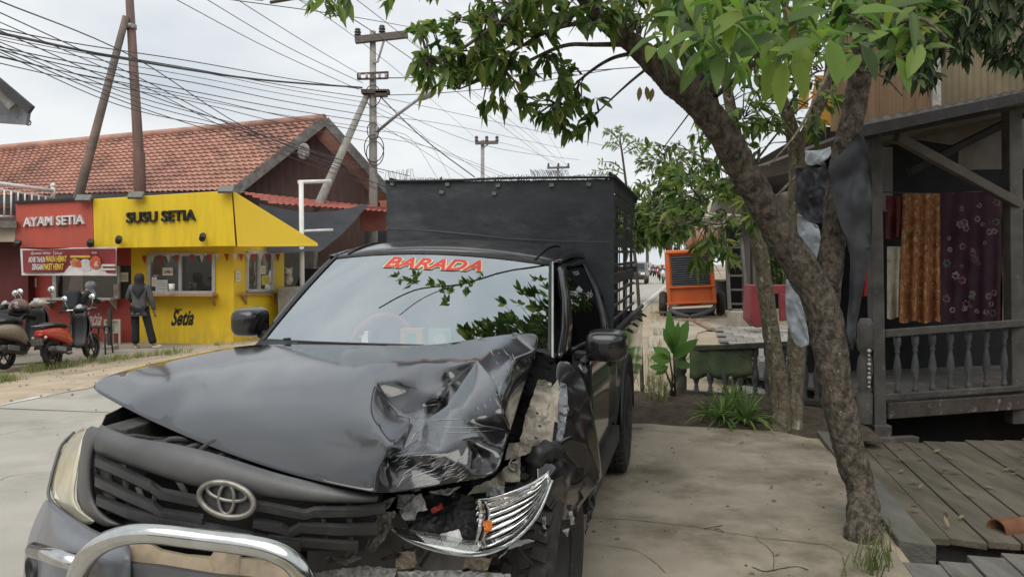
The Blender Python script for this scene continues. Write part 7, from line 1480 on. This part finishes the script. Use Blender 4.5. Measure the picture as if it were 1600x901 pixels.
def leaf(mb, p, d, n, L_, w_, mi=0, droop=.25, fold=.25, hi=True):
    d = V(d).normalized(); n = V(n); x = d.cross(n)
    if x.length < 1e-4: x = d.cross(V((1, .3, .2)))
    x.normalize(); n = x.cross(d).normalized()
    T = (0, .22, .5, .78, 1) if hi else (0, .4, 1); Wd = (0.06, .8, 1.0, .62, .0) if hi else (.05, 1.0, .0)
    mid = []; l = []; r_ = []
    for t, q in zip(T, Wd):
        c = V(p) + d * (L_ * t) - V((0, 0, 1)) * (droop * L_ * t * t); mid.append(c); l.append(c + x * (w_ * q * .5) + n * (fold * w_ * q * .5)); r_.append(c - x * (w_ * q * .5) + n * (fold * w_ * q * .5))
    k = len(T); vs = mid + l + r_; fs = []
    for i in range(k - 1):
        fs += [(i, i + 1, k + i + 1, k + i), (i + 1, i, 2 * k + i, 2 * k + i + 1)]
    mb.add(vs, fs, mi, True)
def rv(): 
    while 1:
        v = V((R.uniform(-1, 1), R.uniform(-1, 1), R.uniform(-1, 1)))
        if .05 < v.length < 1: return v.normalized()
def whorl(mb, p, d, n, L_, w_, mi=0, hi=True, spread=.9, droop=.3):
    d = V(d).normalized(); 
    for i in range(n):
        v = (d + rv() * spread).normalized(); s = R.uniform(.65, 1.15); off = d * R.uniform(-.6, .15) * L_
        leaf(mb, V(p) + off, v, (V((0, 0, 1)) + rv() * .7), L_ * s, w_ * s * R.uniform(.85, 1.15), mi, R.uniform(0, droop * 2), R.uniform(.1, .4), hi)
def sprays(lm, tm, blobs, anchors, n_leaf, L_, w_, hi=True, mi=0):
    """clusters scattered through blobs, each on a twig that runs back towards the nearest limb"""
    for px, py, rx, ry, Y, dy, n in blobs:
        for i in range(n):
            while 1:
                a, b = R.uniform(-1, 1), R.uniform(-1, 1)
                if a * a + b * b < 1: break
            p = at(px + rx * a, py + ry * b, Y + R.uniform(-dy, dy)); an = min(anchors, key=lambda q: (q - p).length); d = p - an
            if d.length > 1e-3:
                if d.length < 1.6:
                    m = lerp(an, p, .5) + rv() * .05 * d.length + V((0, 0, .08 * d.length)); tm.tube([lerp(an, p, .12), m, p], [.007, .0045, .002], 5, cap=False)
                d.normalize()
            else: d = rv()
            whorl(lm, p, (d + V((0, 0, -.25)) + rv() * .6), R.randint(*n_leaf), L_, w_, mi, hi)

# ---- the big leaning tree
bt = thing('leaning_tree', 'large rough barked tree leaning over the truck with broad green leaves', 'tree', gnd(1345, 832, 0))
D = lambda *q: [at(*p) for p in q]
mb = MB(); A = []
base = gnd(1350, 842, 0)
A += jitter_tube(mb, [base + V((.02, .02, -.3)), base + V((0, 0, .02))] + D((1346, 770, 4.42), (1324, 690, 4.48), (1304, 590, 4.54), (1290, 500, 4.58), (1262, 435, 4.6), (1218, 365, 4.58), (1184, 305, 4.52), (1150, 245, 4.46), (1116, 190, 4.4), (1080, 150, 4.34), (1040, 118, 4.28), (1000, 78, 4.2), (955, 42, 4.1), (918, 6, 4.0), (880, -60, 3.9)),
    [.15, .118, .096, .110, .112, .122, .120, .108, .104, .102, .100, .098, .085, .070, .056, .044, .034], 34, 16, .13)
A += jitter_tube(mb, D((1286, 520, 4.6), (1296, 440, 4.64), (1303, 360, 4.66), (1312, 280, 4.66), (1326, 210, 4.64), (1340, 140, 4.6), (1352, 60, 4.5), (1362, -60, 4.4)), [.085, .088, .084, .08, .085, .078, .070, .055], 30, 16, .13)
A += jitter_tube(mb, D((1118, 195, 4.42), (1104, 150, 4.46), (1100, 100, 4.46), (1122, 40, 4.4), (1150, -50, 4.3)), [.08, .074, .066, .058, .045], 14, 6)
trunk = mb.build('trunk', bark, bt)
mb = MB()
def limb(pts, r0, r1): 
    global A
    k = len(pts); A += jitter_tube(mb, D(*pts), [lerp(r0, r1, i / (k - 1)) for i in range(k)], 8, 6, .06, 10)
limb([(960, 45, 4.1), (930, 38, 4.05), (895, 38, 4.0), (850, 52, 3.95), (800, 82, 3.9), (760, 108, 3.85)], .022, .005)
limb([(985, 70, 4.15), (930, 70, 4.1), (880, 72, 4.0), (820, 98, 3.95), (760, 122, 3.9), (716, 140, 3.85)], .018, .004)
limb([(1000, 82, 4.2), (960, 90, 4.2), (925, 110, 4.2), (890, 140, 4.2), (868, 165, 4.2)], .016, .004)
limb([(880, -20, 3.9), (820, 10, 3.85), (760, 50, 3.8), (700, 90, 3.8), (662, 98, 3.8)], .020, .004)
limb([(1020, 100, 4.2), (985, 128, 4.25), (950, 160, 4.25), (925, 185, 4.25)], .012, .003)
limb([(1118, 150, 4.4), (1190, 90, 3.6), (1240, 60, 3.0), (1280, 70, 2.5)], .02, .006); limb([(1130, 30, 4.3), (1080, 20, 3.6), (1060, 60, 3.0), (1080, 95, 2.6)], .018, .005)
limb([(1350, 70, 4.5), (1400, 40, 3.8), (1440, 30, 3.4), (1480, 60, 3.2)], .02, .005); limb([(1345, 110, 4.5), (1380, 120, 4.2), (1410, 150, 4.0)], .012, .004)
limb([(1160, 280, 4.5), (1190, 240, 4.4), (1230, 190, 4.4), (1270, 150, 4.3)], .010, .004); limb([(880, -40, 3.9), (760, -40, 3.4), (620, -60, 3.0), (520, -30, 2.8)], .022, .006)
limb([(1090, 160, 4.4), (1060, 200, 4.6), (1030, 240, 4.8), (1010, 268, 5)], .006, .002)
tw_m = MB(); lm = MB()
anc = A[::3]
left = [(745, 60, 60, 55, 3.9, .25, 36), (690, 105, 45, 38, 3.85, .2, 26), (800, 30, 70, 45, 3.95, .3, 38), (860, 35, 55, 50, 4.0, .3, 28), (800, 105, 60, 28, 3.9, .25, 16), (722, 120, 30, 22, 3.85, .2, 8), (845, 165, 32, 28, 4.2, .2, 9), (885, 180, 46, 30, 4.2, .2, 18), (905, 148, 30, 26, 4.2, .2, 9),
        (940, 12, 50, 38, 4.1, .3, 24), (860, 110, 40, 30, 4.0, .3, 9), (1005, 20, 50, 40, 4.2, .3, 22), (775, 160, 24, 10, 3.95, .1, 3), (660, 45, 22, 24, 3.85, .2, 7)]
sprays(lm, tw_m, left, anc, (5, 8), .085, .036)
upper = [(1090, 40, 80, 60, 3.9, .5, 26), (1180, 20, 80, 50, 4.0, .5, 26), (1260, 30, 70, 60, 4.2, .4, 22), (1010, -40, 300, 40, 4.1, .6, 60), (1240, -60, 260, 50, 4.0, .8, 60), (1420, 30, 60, 60, 4.0, .4, 22)]
sprays(lm, tw_m, upper, anc, (5, 7), .12, .055)
# an outer branch hanging over the cab
def mirrored(px, py, dist):
    h, n, d = on_ws(px, py) or on_ws(lerp(px, 690, .15), lerp(py, 470, .15)) or on_ws(690, 470); r__ = d - 2 * d.dot(n) * n; return TM @ (h + r__ * dist)
ref = []
for px, py, k in ((618, 436, 2), (640, 442, 3), (655, 430, 3), (690, 452, 3), (712, 446, 3), (735, 448, 3), (700, 468, 2), (745, 436, 2), (672, 440, 2), (835, 440, 2), (850, 455, 2)):
    for j in range(k): q = mirrored(px + R.uniform(-9, 9), py + R.uniform(-7, 7), 1.9 + R.uniform(-.1, .3)); whorl(lm, q, V((R.uniform(-1, 1), R.uniform(-1, 1), -.2)), 6, .095, .042, 0, False)
tw_m.tube(spline([mirrored(590, 480, 2.0), mirrored(650, 455, 2.0), mirrored(720, 445, 2.05), mirrored(790, 425, 2.1), mirrored(855, 415, 2.3)], 5), .010, 6)
tw_m.tube(spline([mirrored(625, 490, 2.0), mirrored(665, 462, 2.0), mirrored(720, 445, 2.05)], 5), .006, 6)
# foliage overhead, above the truck and the apron (seen mirrored in the windshield and hood)
for cx, cy, cz, rx, ry, rz_, n in ((-.3, 3.2, 3.6, .9, .8, .35, 60), (.9, 3.4, 3.9, .8, 1.0, .45, 40), (2.0, 3.6, 4.2, .9, 1.1, .5, 70), (.5, 2.1, 3.3, .6, .5, .3, 24), (1.6, 5.0, 4.4, 1.0, .9, .5, 60), (-1.0, 2.5, 3.7, .5, .5, .25, 14)):
    for i in range(n):
        v = rv() * R.random() ** .4; p = V((cx + v.x * rx, cy + v.y * ry, cz + v.z * rz_)); whorl(lm, p, V((v.x, v.y, -.3)), R.randint(5, 8), .10, .045, 0, False)
for px, py, Y in ((507, 4, 2.7), (528, 6, 2.75), (540, 2, 2.8), (520, -14, 2.8), (545, -20, 2.8)): whorl(lm, at(px, py, Y), V((-.1, 0, -1)), 5, .065, .028, 0)
crown = lm.build('crown', leaf_a, bt)
tw_m.build('twigs', twig_m, bt)
mb.build('limbs', bark, bt)
lb2 = MB()
for i in range(330):
    px = R.gauss(1180, 115); py = R.uniform(-40, 105) - abs(px - 1180) * .10; Y = R.uniform(2.1, 3.1)
    if px < 1010 or px > 1440 or py > 118: continue
    d = V((R.uniform(-1, 1), R.uniform(-.8, .5), R.uniform(-.9, .6))); leaf(lb2, at(px, py, Y), d, V((R.uniform(-.4, .4), -.5, 1)), R.uniform(.055, .125), R.uniform(.026, .055), 0, R.uniform(-.1, .8), R.uniform(.2, .8))
for px, py, Y, dx, dz, L_, w_ in ((1296, 62, 2.0, .12, -1, .115, .062), (1275, 64, 2.05, -1, -.25, .12, .05), (1318, 50, 2.0, .9, -.0, .085, .05), (1345, 70, 2.1, .35, -.9, .10, .05), (1215, 55, 2.2, -1, -.35, .13, .05), (1180, 50, 2.3, -.6, -.7, .13, .055), (1120, 80, 2.5, -.9, -.4, .13, .055), (1090, 95, 2.6, -.5, -.8, .12, .05), (1330, 22, 2.0, 1, .12, .14, .05), (1070, 60, 2.5, .7, .2, .14, .055), (1400, 90, 2.6, .3, -.9, .12, .055), (1440, 70, 2.6, -.5, -.9, .12, .06), (1240, 90, 2.2, .2, -.9, .12, .06), (1205, 95, 2.3, -.2, -1, .12, .05), (1160, 20, 2.2, -.8, -.5, .14, .06), (1290, 15, 2.1, -.9, -.2, .13, .05), (1385, 15, 2.1, .9, .3, .13, .055)):
    leaf(lb2, at(px, py, Y), V((dx, -.15, dz)), V((.1, -.8, .8)), L_, w_, 0, .15, .42)
lb2.build('broad_leaf_sprays', leaf_b, bt)
dl = MB(); leaf(dl, at(1228, 12, 2.1), V((.12, -.1, -1)), V((.6, -.8, .2)), .115, .04, 0, .1, .6); leaf(dl, at(1010, 135, 4.2), V((.1, 0, -1)), V((0, -1, 0)), .08, .03, 0, 0, .5); leaf(dl, at(1020, 138, 4.2), V((-.2, 0, -1)), V((0, -1, 0)), .08, .03, 0, 0, .5); leaf(dl, at(1000, 136, 4.2), V((-.1, 0, -1)), V((0, -1, 0)), .08, .03, 0, 0, .5)
dl.build('withered_leaves', dead_leaf, bt)
# ---- the twin stemmed tree behind it
t2 = thing('twin_stem_tree', 'pale barked tree with two stems at the back corner of the apron', 'tree', gnd(1230, 672, 0))
mb = MB(); A2 = []; g = gnd(1226, 674, 0)
A2 += jitter_tube(mb, [g + V((-.06, 0, -.15))] + D((1220, 640, 7.1), (1213, 570, 7.1), (1202, 500, 7.1), (1193, 430, 7.1), (1184, 370, 7.1), (1170, 310, 7.1), (1155, 240, 7.0), (1140, 160, 6.9), (1120, 60, 6.7)), [.125, .112, .098, .09, .088, .085, .09, .075, .06, .045], 16, 6)
A2 += jitter_tube(mb, [g + V((.10, .03, -.15))] + D((1240, 640, 7.15), (1244, 560, 7.2), (1247, 470, 7.2), (1246, 400, 7.2), (1244, 330, 7.2), (1246, 262, 7.2), (1238, 205, 7.1), (1220, 150, 7.0), (1205, 80, 6.9)), [.11, .105, .10, .10, .10, .10, .095, .08, .06, .045], 16, 6)
A2 += jitter_tube(mb, D((1245, 235, 7.15), (1268, 190, 7.1), (1290, 140, 7.0), (1300, 70, 6.9)), [.07, .06, .05, .04], 12, 6)
mb.build('trunk', bark2, t2)
mb = MB()
for q in (((1240, 220, 7.1), (1200, 190, 6.9), (1160, 185, 6.7)), ((1250, 270, 7.1), (1215, 305, 6.8), (1185, 340, 6.5)), ((1180, 330, 7.1), (1130, 300, 7.2), (1080, 322, 7.4), (1020, 330, 7.6)), ((1168, 290, 7.1), (1120, 260, 7.3), (1075, 235, 7.5), (1035, 228, 7.8)), ((1230, 170, 7), (1265, 120, 6.6), (1290, 110, 6.4)), ((1300, 100, 6.9), (1250, 200, 6.3), (1200, 260, 6.0)), ((1180, 350, 7.1), (1150, 345, 6.8), (1120, 350, 6.6), (1090, 345, 6.5), (1060, 352, 6.4))):
    A2 += jitter_tube(mb, D(*q), [.022 - .017 * i / (len(q) - 1) for i in range(len(q))], 7, 6, .06, 10)
mb.build('limbs', bark2, t2)
lm = MB(); tw_m = MB()
sprays(lm, tw_m, [(1190, 150, 60, 60, 6.8, .5, 34), (1130, 250, 60, 45, 7.2, .4, 26), (1085, 300, 60, 36, 7.4, .5, 30), (1060, 350, 60, 28, 6.8, .6, 34), (1150, 330, 40, 40, 6.8, .4, 14), (1040, 245, 40, 26, 7.6, .4, 9), (1225, 95, 70, 45, 6.8, .6, 40), (1290, 120, 40, 50, 6.7, .5, 14), (1110, 395, 44, 20, 6.6, .3, 14), (1155, 200, 40, 40, 6.9, .4, 16), (1270, 200, 25, 25, 6.8, .3, 6), (1100, 200, 30, 24, 6.9, .3, 6), (1035, 310, 36, 50, 7.4, .4, 18)], A2[::3], (5, 8), .12, .045)
lm.build('crown', leaf_a, t2); tw_m.build('twigs', twig_m, t2)
# ---- shade canopy over the porch house
t3 = thing('shade_tree', 'dark leafed tree hanging over the corrugated wall at the upper right', 'tree', V((5.2, 6.6, -.75)))
mb = MB(); tr_ = [V((5.4, 6.4, -.75)), V((5.2, 6.3, 1.5)), V((4.9, 6.0, 3.2)), V((4.2, 5.4, 4.0)), V((3.4, 5.0, 4.3))]; A3 = jitter_tube(mb, tr_, [.14, .12, .10, .07, .04], 12, 6); mb.build('trunk', bark, t3)
lm = MB(); tw_m = MB()
sprays(lm, tw_m, [(1430, 60, 60, 50, 5.4, .5, 40), (1500, 40, 60, 50, 5.6, .6, 50), (1570, 45, 60, 50, 5.6, .6, 50), (1400, 10, 90, 40, 5.2, .6, 40), (1540, -30, 140, 50, 5.4, .8, 70), (1640, 60, 60, 80, 5.8, .6, 40), (1440, 100, 30, 30, 5.2, .3, 8), (1585, 90, 24, 24, 5.4, .3, 7)], A3[::2], (5, 8), .105, .042)
for cx, cy, cz, n in ((3.6, 5.5, 4.1, 70), (4.6, 6.5, 4.4, 80), (3.0, 6.8, 4.5, 60), (5.4, 7.4, 4.6, 60)):
    for i in range(n): v = rv() * R.random() ** .4; whorl(lm, V((cx + v.x * 1.0, cy + v.y * .9, cz + v.z * .45)), V((v.x, v.y, -.3)), 7, .13, .055, 0, False)
lm.build('crown', leaf_c, t3); tw_m.build('twigs', twig_m, t3)
# ---- roadside tree behind the truck, feathery sapling, distant trees
def far_tree(label, loc, trunk_h, blobs, L_, w_, lm_m, nl=(6, 9), group=None, tr=.14):
    t = thing('roadside_tree', label, 'tree', loc, 0, group); mb = MB(); loc = V(loc); P = jitter_tube(mb, [loc, loc + V((.1, .1, trunk_h * .5)), loc + V((-.1, .2, trunk_h)), loc + V((.15, .1, trunk_h * 1.5))], [tr, tr * .8, tr * .6, tr * .3], 10, 5)
    for c, r_, n in blobs:
        q = loc + V(c); jitter_tube(mb, [loc + V((-.1, .2, trunk_h * .9)), lerp(loc + V((0, 0, trunk_h)), q, .6), q], [tr * .4, tr * .25, tr * .1], 6, 4)
    mb.build('trunk', bark, t); lm = MB()
    for c, r_, n in blobs:
        for i in range(n):
            v = rv() * R.random() ** .45; p = loc + V(c) + V((v.x * r_[0], v.y * r_[1], v.z * r_[2])); whorl(lm, p, v + V((0, 0, -.1)), R.randint(*nl), L_, w_, 0, False)
    lm.build('crown', lm_m, t)
far_tree('leafy roadside tree between the cage and the shed', gnd(1130, 470, 0) + V((.9, -8, 0)), 1.7, [((-1.2, .2, 2.2), (1.0, .9, .8), 190), ((-1.9, -.1, 1.5), (.8, .8, .6), 170), ((-2.2, .3, 1.9), (.6, .6, .6), 90), ((-1.3, -.2, 1.15), (.6, .5, .35), 60), ((-.4, .4, 1.6), (.9, .8, .6), 80), ((-1.5, 0, 3.0), (.7, .7, .5), 50), ((-2.3, .2, 2.4), (.5, .5, .4), 26)], .15, .06, leaf_d)
far_tree('bushy tree behind the orange generator trailer', V((6.2, 30, 0)), 3, [((-1.9, -.4, 3.0), (1.3, 1.2, 1.1), 190), ((-.6, 0, 3.4), (1.8, 1.6, 1.4), 240), ((1.4, .4, 4.2), (2.0, 1.8, 1.5), 150), ((.3, .3, 5.4), (1.6, 1.6, 1.2), 90), ((2.8, 0, 3.0), (1.6, 1.4, 1.2), 90)], .34, .14, leaf_d)
for i, (o, a, s) in enumerate(((5.5, 44, 1), (3.8, 70, 1.2), (6, 100, 1.4), (-14, 56, 1.1), (-13, 82, 1.3), (-16, 110, 1.6), (2.5, 120, 1.3), (-3, 185, 3.4), (-9, 160, 2.4), (3, 175, 3.2), (-6, 230, 4), (1, 240, 4), (12, 60, 1.6), (20, 50, 1.8), (30, 70, 2), (-24, 70, 1.8), (-34, 60, 2))):
    far_tree(('spreading green tree beside the far right roadside' if o > 0 else 'spreading green tree beside the far left roadside'), oa(o, a, -.1), 2.6 * s, [((0, 0, 3.8 * s), (2.0 * s, 2.0 * s, 1.5 * s), 100), ((1.3 * s, .5, 3.1 * s), (1.4 * s, 1.4 * s, 1.0 * s), 60), ((-1.3 * s, .2, 3.2 * s), (1.4 * s, 1.4 * s, 1.0 * s), 60)], .5 * s, .24 * s, leaf_d, (5, 7), group='trees along the far right roadside' if o > 0 else 'trees along the far left roadside', tr=.2 * s)
sp_ = thing('feathery_sapling', 'sapling with feathery compound leaves rising beside the cage', 'sapling', V((at(965, 480, 9).x, 9.0, -.02)))
mb = MB(); s0 = V((at(985, 480, 9).x + .15, 9.0, -.05)); sp_top = at(975, 262, 9.0); P = jitter_tube(mb, [s0, lerp(s0, sp_top, .5) + V((.05, 0, 0)), sp_top, at(968, 215, 9.0)], [.03, .024, .016, .008], 8, 6)
lm = MB()
for (x0, y0, x1, y1) in ((976, 272, 928, 268), (976, 268, 938, 252), (972, 232, 946, 226), (970, 226, 946, 204), (970, 222, 966, 200), (972, 226, 984, 212), (974, 234, 1002, 222), (975, 240, 1006, 234)):
    a, b = at(x0, y0, 9.0), at(x1, y1, 9.0 + R.uniform(-.3, .2)); m = lerp(a, b, .5) + V((0, 0, .05)); mb.tube([a, m, b], [.006, .005, .003], 5, cap=False); d = (b - a).normalized(); x = d.cross(V((0, -1, .3))).normalized()
    for k in range(11):
        t = .2 + .8 * k / 10; c = lerp(lerp(a, m, t), lerp(m, b, t), t)
        for sg in (1, -1):
            if R.random() < .85: leaf(lm, c, x * sg + d * R.uniform(.4, 1.1) + rv() * .35, V((R.uniform(-.5, .5), -1, .5)), .075 * R.uniform(.7, 1.2), .024, 0, R.uniform(0, .5), .1, False)
mb.build('stem', twig_m, sp_); lm.build('leaflets', leaf_mat('pale_leaflets', [(.08, .15, .035), (.13, .21, .06), (.2, .26, .1)], trans=.4), sp_)
# ---- plants at the edge of the apron
cn = thing('broad_leaf_plant', 'tall plant with upright broad leaves beside the round topped post', 'plant', gnd(1050, 618, .05))
lm = MB(); mb = MB(); c0_ = gnd(1050, 618, .05)
for px, py, Y in ((1046, 556, 8.35), (1052, 545, 8.4), (1060, 560, 8.45), (1038, 575, 8.3)):
    q = at(px, py, Y); mb.tube([c0_ + V((R.uniform(-.05, .05), R.uniform(-.04, .04), 0)), lerp(c0_, q, .5) + V((.02, 0, 0)), q], [.014, .012, .009], 7)
mb.build('stem', mat('plant_stem', (.10, .13, .05), (.07, .08, .04), rough=.6), cn)
for x0, y0, x1, y1, w_, dr in ((1050, 552, 1046, 488, .085, 0), (1052, 555, 1074, 500, .10, .05), (1054, 560, 1088, 520, .10, .18), (1048, 560, 1022, 535, .08, .2), (1046, 565, 1018, 552, .09, .15), (1050, 552, 1060, 505, .07, 0), (1056, 572, 1080, 565, .07, .2), (1044, 572, 1026, 580, .07, .2), (1052, 545, 1038, 512, .07, .05), (1040, 578, 1016, 566, .06, .25)):
    a, b = at(x0, y0, 8.4), at(x1, y1, 8.4 + R.uniform(-.25, .1)); leaf(lm, a, b - a, V((R.uniform(-.5, .5), -1, .3)), (b - a).length * 1.08, w_ * 1.5, 0, dr, .22)
lm.build('leaves', leaf_mat('canna_leaves', [(.06, .15, .03), (.10, .22, .045), (.15, .28, .07)], trans=.4, rough=.35), cn)
pb = thing('strap_leaf_bush', 'bushy strap leaved plant spreading in front of the green towel', 'plant', gnd(1145, 664, .05))
lm = MB()
for bx, by, n, k in ((1128, 655, 55, 1.0), (1165, 658, 60, 1.1), (1145, 640, 50, 1.0), (1108, 648, 26, .8)):
    b = gnd(bx, by, .05)
    for i in range(n):
        a = R.uniform(0, 6.283); el = R.uniform(.35, 1.4); L_ = R.uniform(.28, .50) * k; d = V((math.cos(a) * math.cos(el), math.sin(a) * math.cos(el), math.sin(el))); x = d.cross(V((0, 0, 1))).normalized(); w_ = R.uniform(.008, .014); pts = [b + d * (L_ * t) + V((0, 0, -.55 * L_ * t * t * math.cos(el) - .1 * L_ * t ** 3)) + rv() * 0 for t in (0, .25, .5, .75, 1)]
        Wd = (.7, 1, 1, .7, 0); vs = [p + x * w_ * q for p, q in zip(pts, Wd)] + [p + V((0, 0, -.004)) for p in pts] + [p - x * w_ * q for p, q in zip(pts, Wd)]
        lm.add(vs, [f for j in range(4) for f in ((j, j + 1, 6 + j, 5 + j), (5 + j, 6 + j, 11 + j, 10 + j))], 0, True)
lm.build('leaves', leaf_mat('pandan_leaves', [(.06, .13, .03), (.11, .21, .045), (.17, .28, .07), (.25, .32, .12)], trans=.35), pb)
sp = [(gnd(R.uniform(1010, 1042), R.uniform(590, 632), .03), R.uniform(.4, 1)) for i in range(26)] + [(gnd(R.uniform(1012, 1036), R.uniform(520, 580), 0), .6) for i in range(16)]
grass('weeds', 'straggly weeds and dry grass beside the truck at the back of the apron', sp, 14, .24, leaf_mat('dry_weeds', [(.10, .13, .04), (.2, .19, .09), (.28, .23, .13)], trans=.2), .08)
sp = [(gnd(R.gauss(1372, 14), R.uniform(830, 905), .0), R.uniform(.3, .8)) for i in range(20)]
grass('tree_foot_grass', 'thin green grass growing at the foot of the leaning tree', sp, 8, .19, leaf_mat('thin_grass', [(.07, .10, .03), (.12, .16, .05), (.22, .22, .1)], trans=.3), .05)
sp = [(gnd(R.uniform(1120, 1150), R.uniform(490, 500), 0), .8) for i in range(8)] + [(gnd(R.uniform(1015, 1030), R.uniform(480, 505), 0), .5) for i in range(10)]
grass('path_grass', 'small grass patches by the concrete block and the path', sp, 16, .2, gm, .2)
mb = MB()
for i in range(46):
    p = oa(R.uniform(1.4, 3.2), R.uniform(5.1, 7.4), -.085 + .003 * R.random()); leaf(mb, p, V((R.uniform(-1, 1), R.uniform(-1, 1), .06)), V((R.uniform(-.3, .3), R.uniform(-.3, .3), 1)), R.uniform(.05, .10), R.uniform(.02, .035), 0, -.05, R.uniform(.1, .5))
for i in range(14):
    p = oa(R.uniform(-.5, 1.0), R.uniform(3.8, 7.1), .012); leaf(mb, p, V((R.uniform(-1, 1), R.uniform(-1, 1), .05)), V((0, 0, 1)), R.uniform(.035, .07), .02, 0, -.05, .3)
mb.build('fallen_leaves', leaf_mat('fallen', [(.10, .07, .045), (.2, .13, .08), (.24, .2, .15)], trans=0, rough=.8), kind='stuff', label='dry fallen leaves scattered on the lower deck and apron', cat='leaves')
# ---- tarpaulins caught between the stems
def tarp(name, label, sheets, m, cat='tarpaulin'):
    t = thing(name, label, cat, at(*sheets[0][0][0], sheets[0][1]))
    for poly, Y, amp, fr in sheets:
        xs = [p[0] for p in poly]; ys = [p[1] for p in poly]; pts = [V((p[0], -p[1])) for p in poly]; n = len(pts); ed = [(i, (i + 1) % n) for i in range(n)]
        st = max(5, (max(ys) - min(ys)) / 22); y = min(ys) + st
        while y < max(ys):
            x = min(xs) + st * .5
            while x < max(xs): pts.append(V((x + R.uniform(-1.5, 1.5), -y + R.uniform(-1.5, 1.5)))); x += st * .8
            y += st
        r = delaunay_2d_cdt(pts, ed, [], 1, 1e-5); mb = MB()
        mb.add([at(p[0], -p[1], Y + 2.2 * amp * (abs(nz((p[0] * fr - p[1] * fr * .3, -p[1] * fr * .3, Y), 1)) - .3) + 1.3 * amp * abs(nz((p[0] * fr * 2.1 + p[1] * fr * .9, p[1] * fr * .6, 3), 1))) for p in r[0]], [list(f) for f in r[2]], 0, True); mb.build('sheet', m, t, subs=1)
dk = mat('slate_tarp', (.034, .037, .046), (.020, .021, .025), scale=4, rough=.65, bump=.15, bscale=10, spec=.5); lt = mat('pale_tarp', (.40, .43, .47), (.29, .32, .36), scale=4, rough=.4, bump=.3, bscale=10)
tarp('dark_tarpaulin', 'dark slate plastic tarpaulin draped between the forked tree stems', [([(1340, 200), (1352, 214), (1361, 250), (1364, 320), (1362, 390), (1352, 430), (1344, 480), (1334, 530), (1328, 548), (1320, 510), (1328, 470), (1326, 430), (1332, 400), (1312, 352), (1298, 300), (1290, 262), (1300, 250), (1322, 235)], 4.46, .05, .045), ([(1240, 258), (1262, 262), (1290, 250), (1296, 290), (1290, 330), (1284, 352), (1262, 348), (1250, 335), (1240, 315), (1246, 290)], 5.2, .045, .05), ([(1326, 470), (1342, 470), (1336, 545), (1328, 550)], 5.4, .05, .06)], dk)
tarp('pale_tarpaulin', 'pale blue grey plastic sheet bundled behind the dark tarpaulin', [([(1256, 232), (1276, 238), (1302, 226), (1298, 246), (1280, 258), (1258, 262)], 5.3, .03, .08), ([(1246, 330), (1262, 345), (1280, 352), (1284, 372), (1276, 410), (1268, 418), (1254, 385), (1244, 360)], 5.4, .03, .05), ([(1226, 432), (1240, 440), (1252, 470), (1262, 510), (1266, 538), (1250, 545), (1236, 530), (1226, 490)], 5.6, .04, .045)], lt)

# ================================================================ unseen trees added behind the camera to darken reflections
def mass(name, label, pts, h, m, amp):
    mb = MB(); P = spline(pts, 8)
    rows = []
    for v in [k / 14 for k in range(15)]: rows.append([p + V((0, 0, h * v * (1 + .25 * nz(p, .35)))) + V((nz(p + V((0, 0, v * h)), .8), nz(p + V((5, 0, v * h)), .8), nz(p + V((0, 9, v * h)), 1.3) * v)) * amp * (1 - .3 * v) for p in P])
    mb.grid(rows)
    mb.build(name, m, kind='stuff', label=label, cat='trees')
mass('added_tree_mass', 'dark mass of trees standing along the lane behind the viewer', [V((-30, -24, -.2)), V((-10, -24, -.2)), V((2, -20, -.2)), V((10, -12, -.2)), V((13, 0, -.7)), V((13, 6, -.7)), V((12, 13, -.2))], 5.0, mat('tree_mass_leaves', (.045, .065, .03), (.018, .028, .014), scale=5, rough=.9, bump=1, bscale=6, bdist=.2), 1.4)
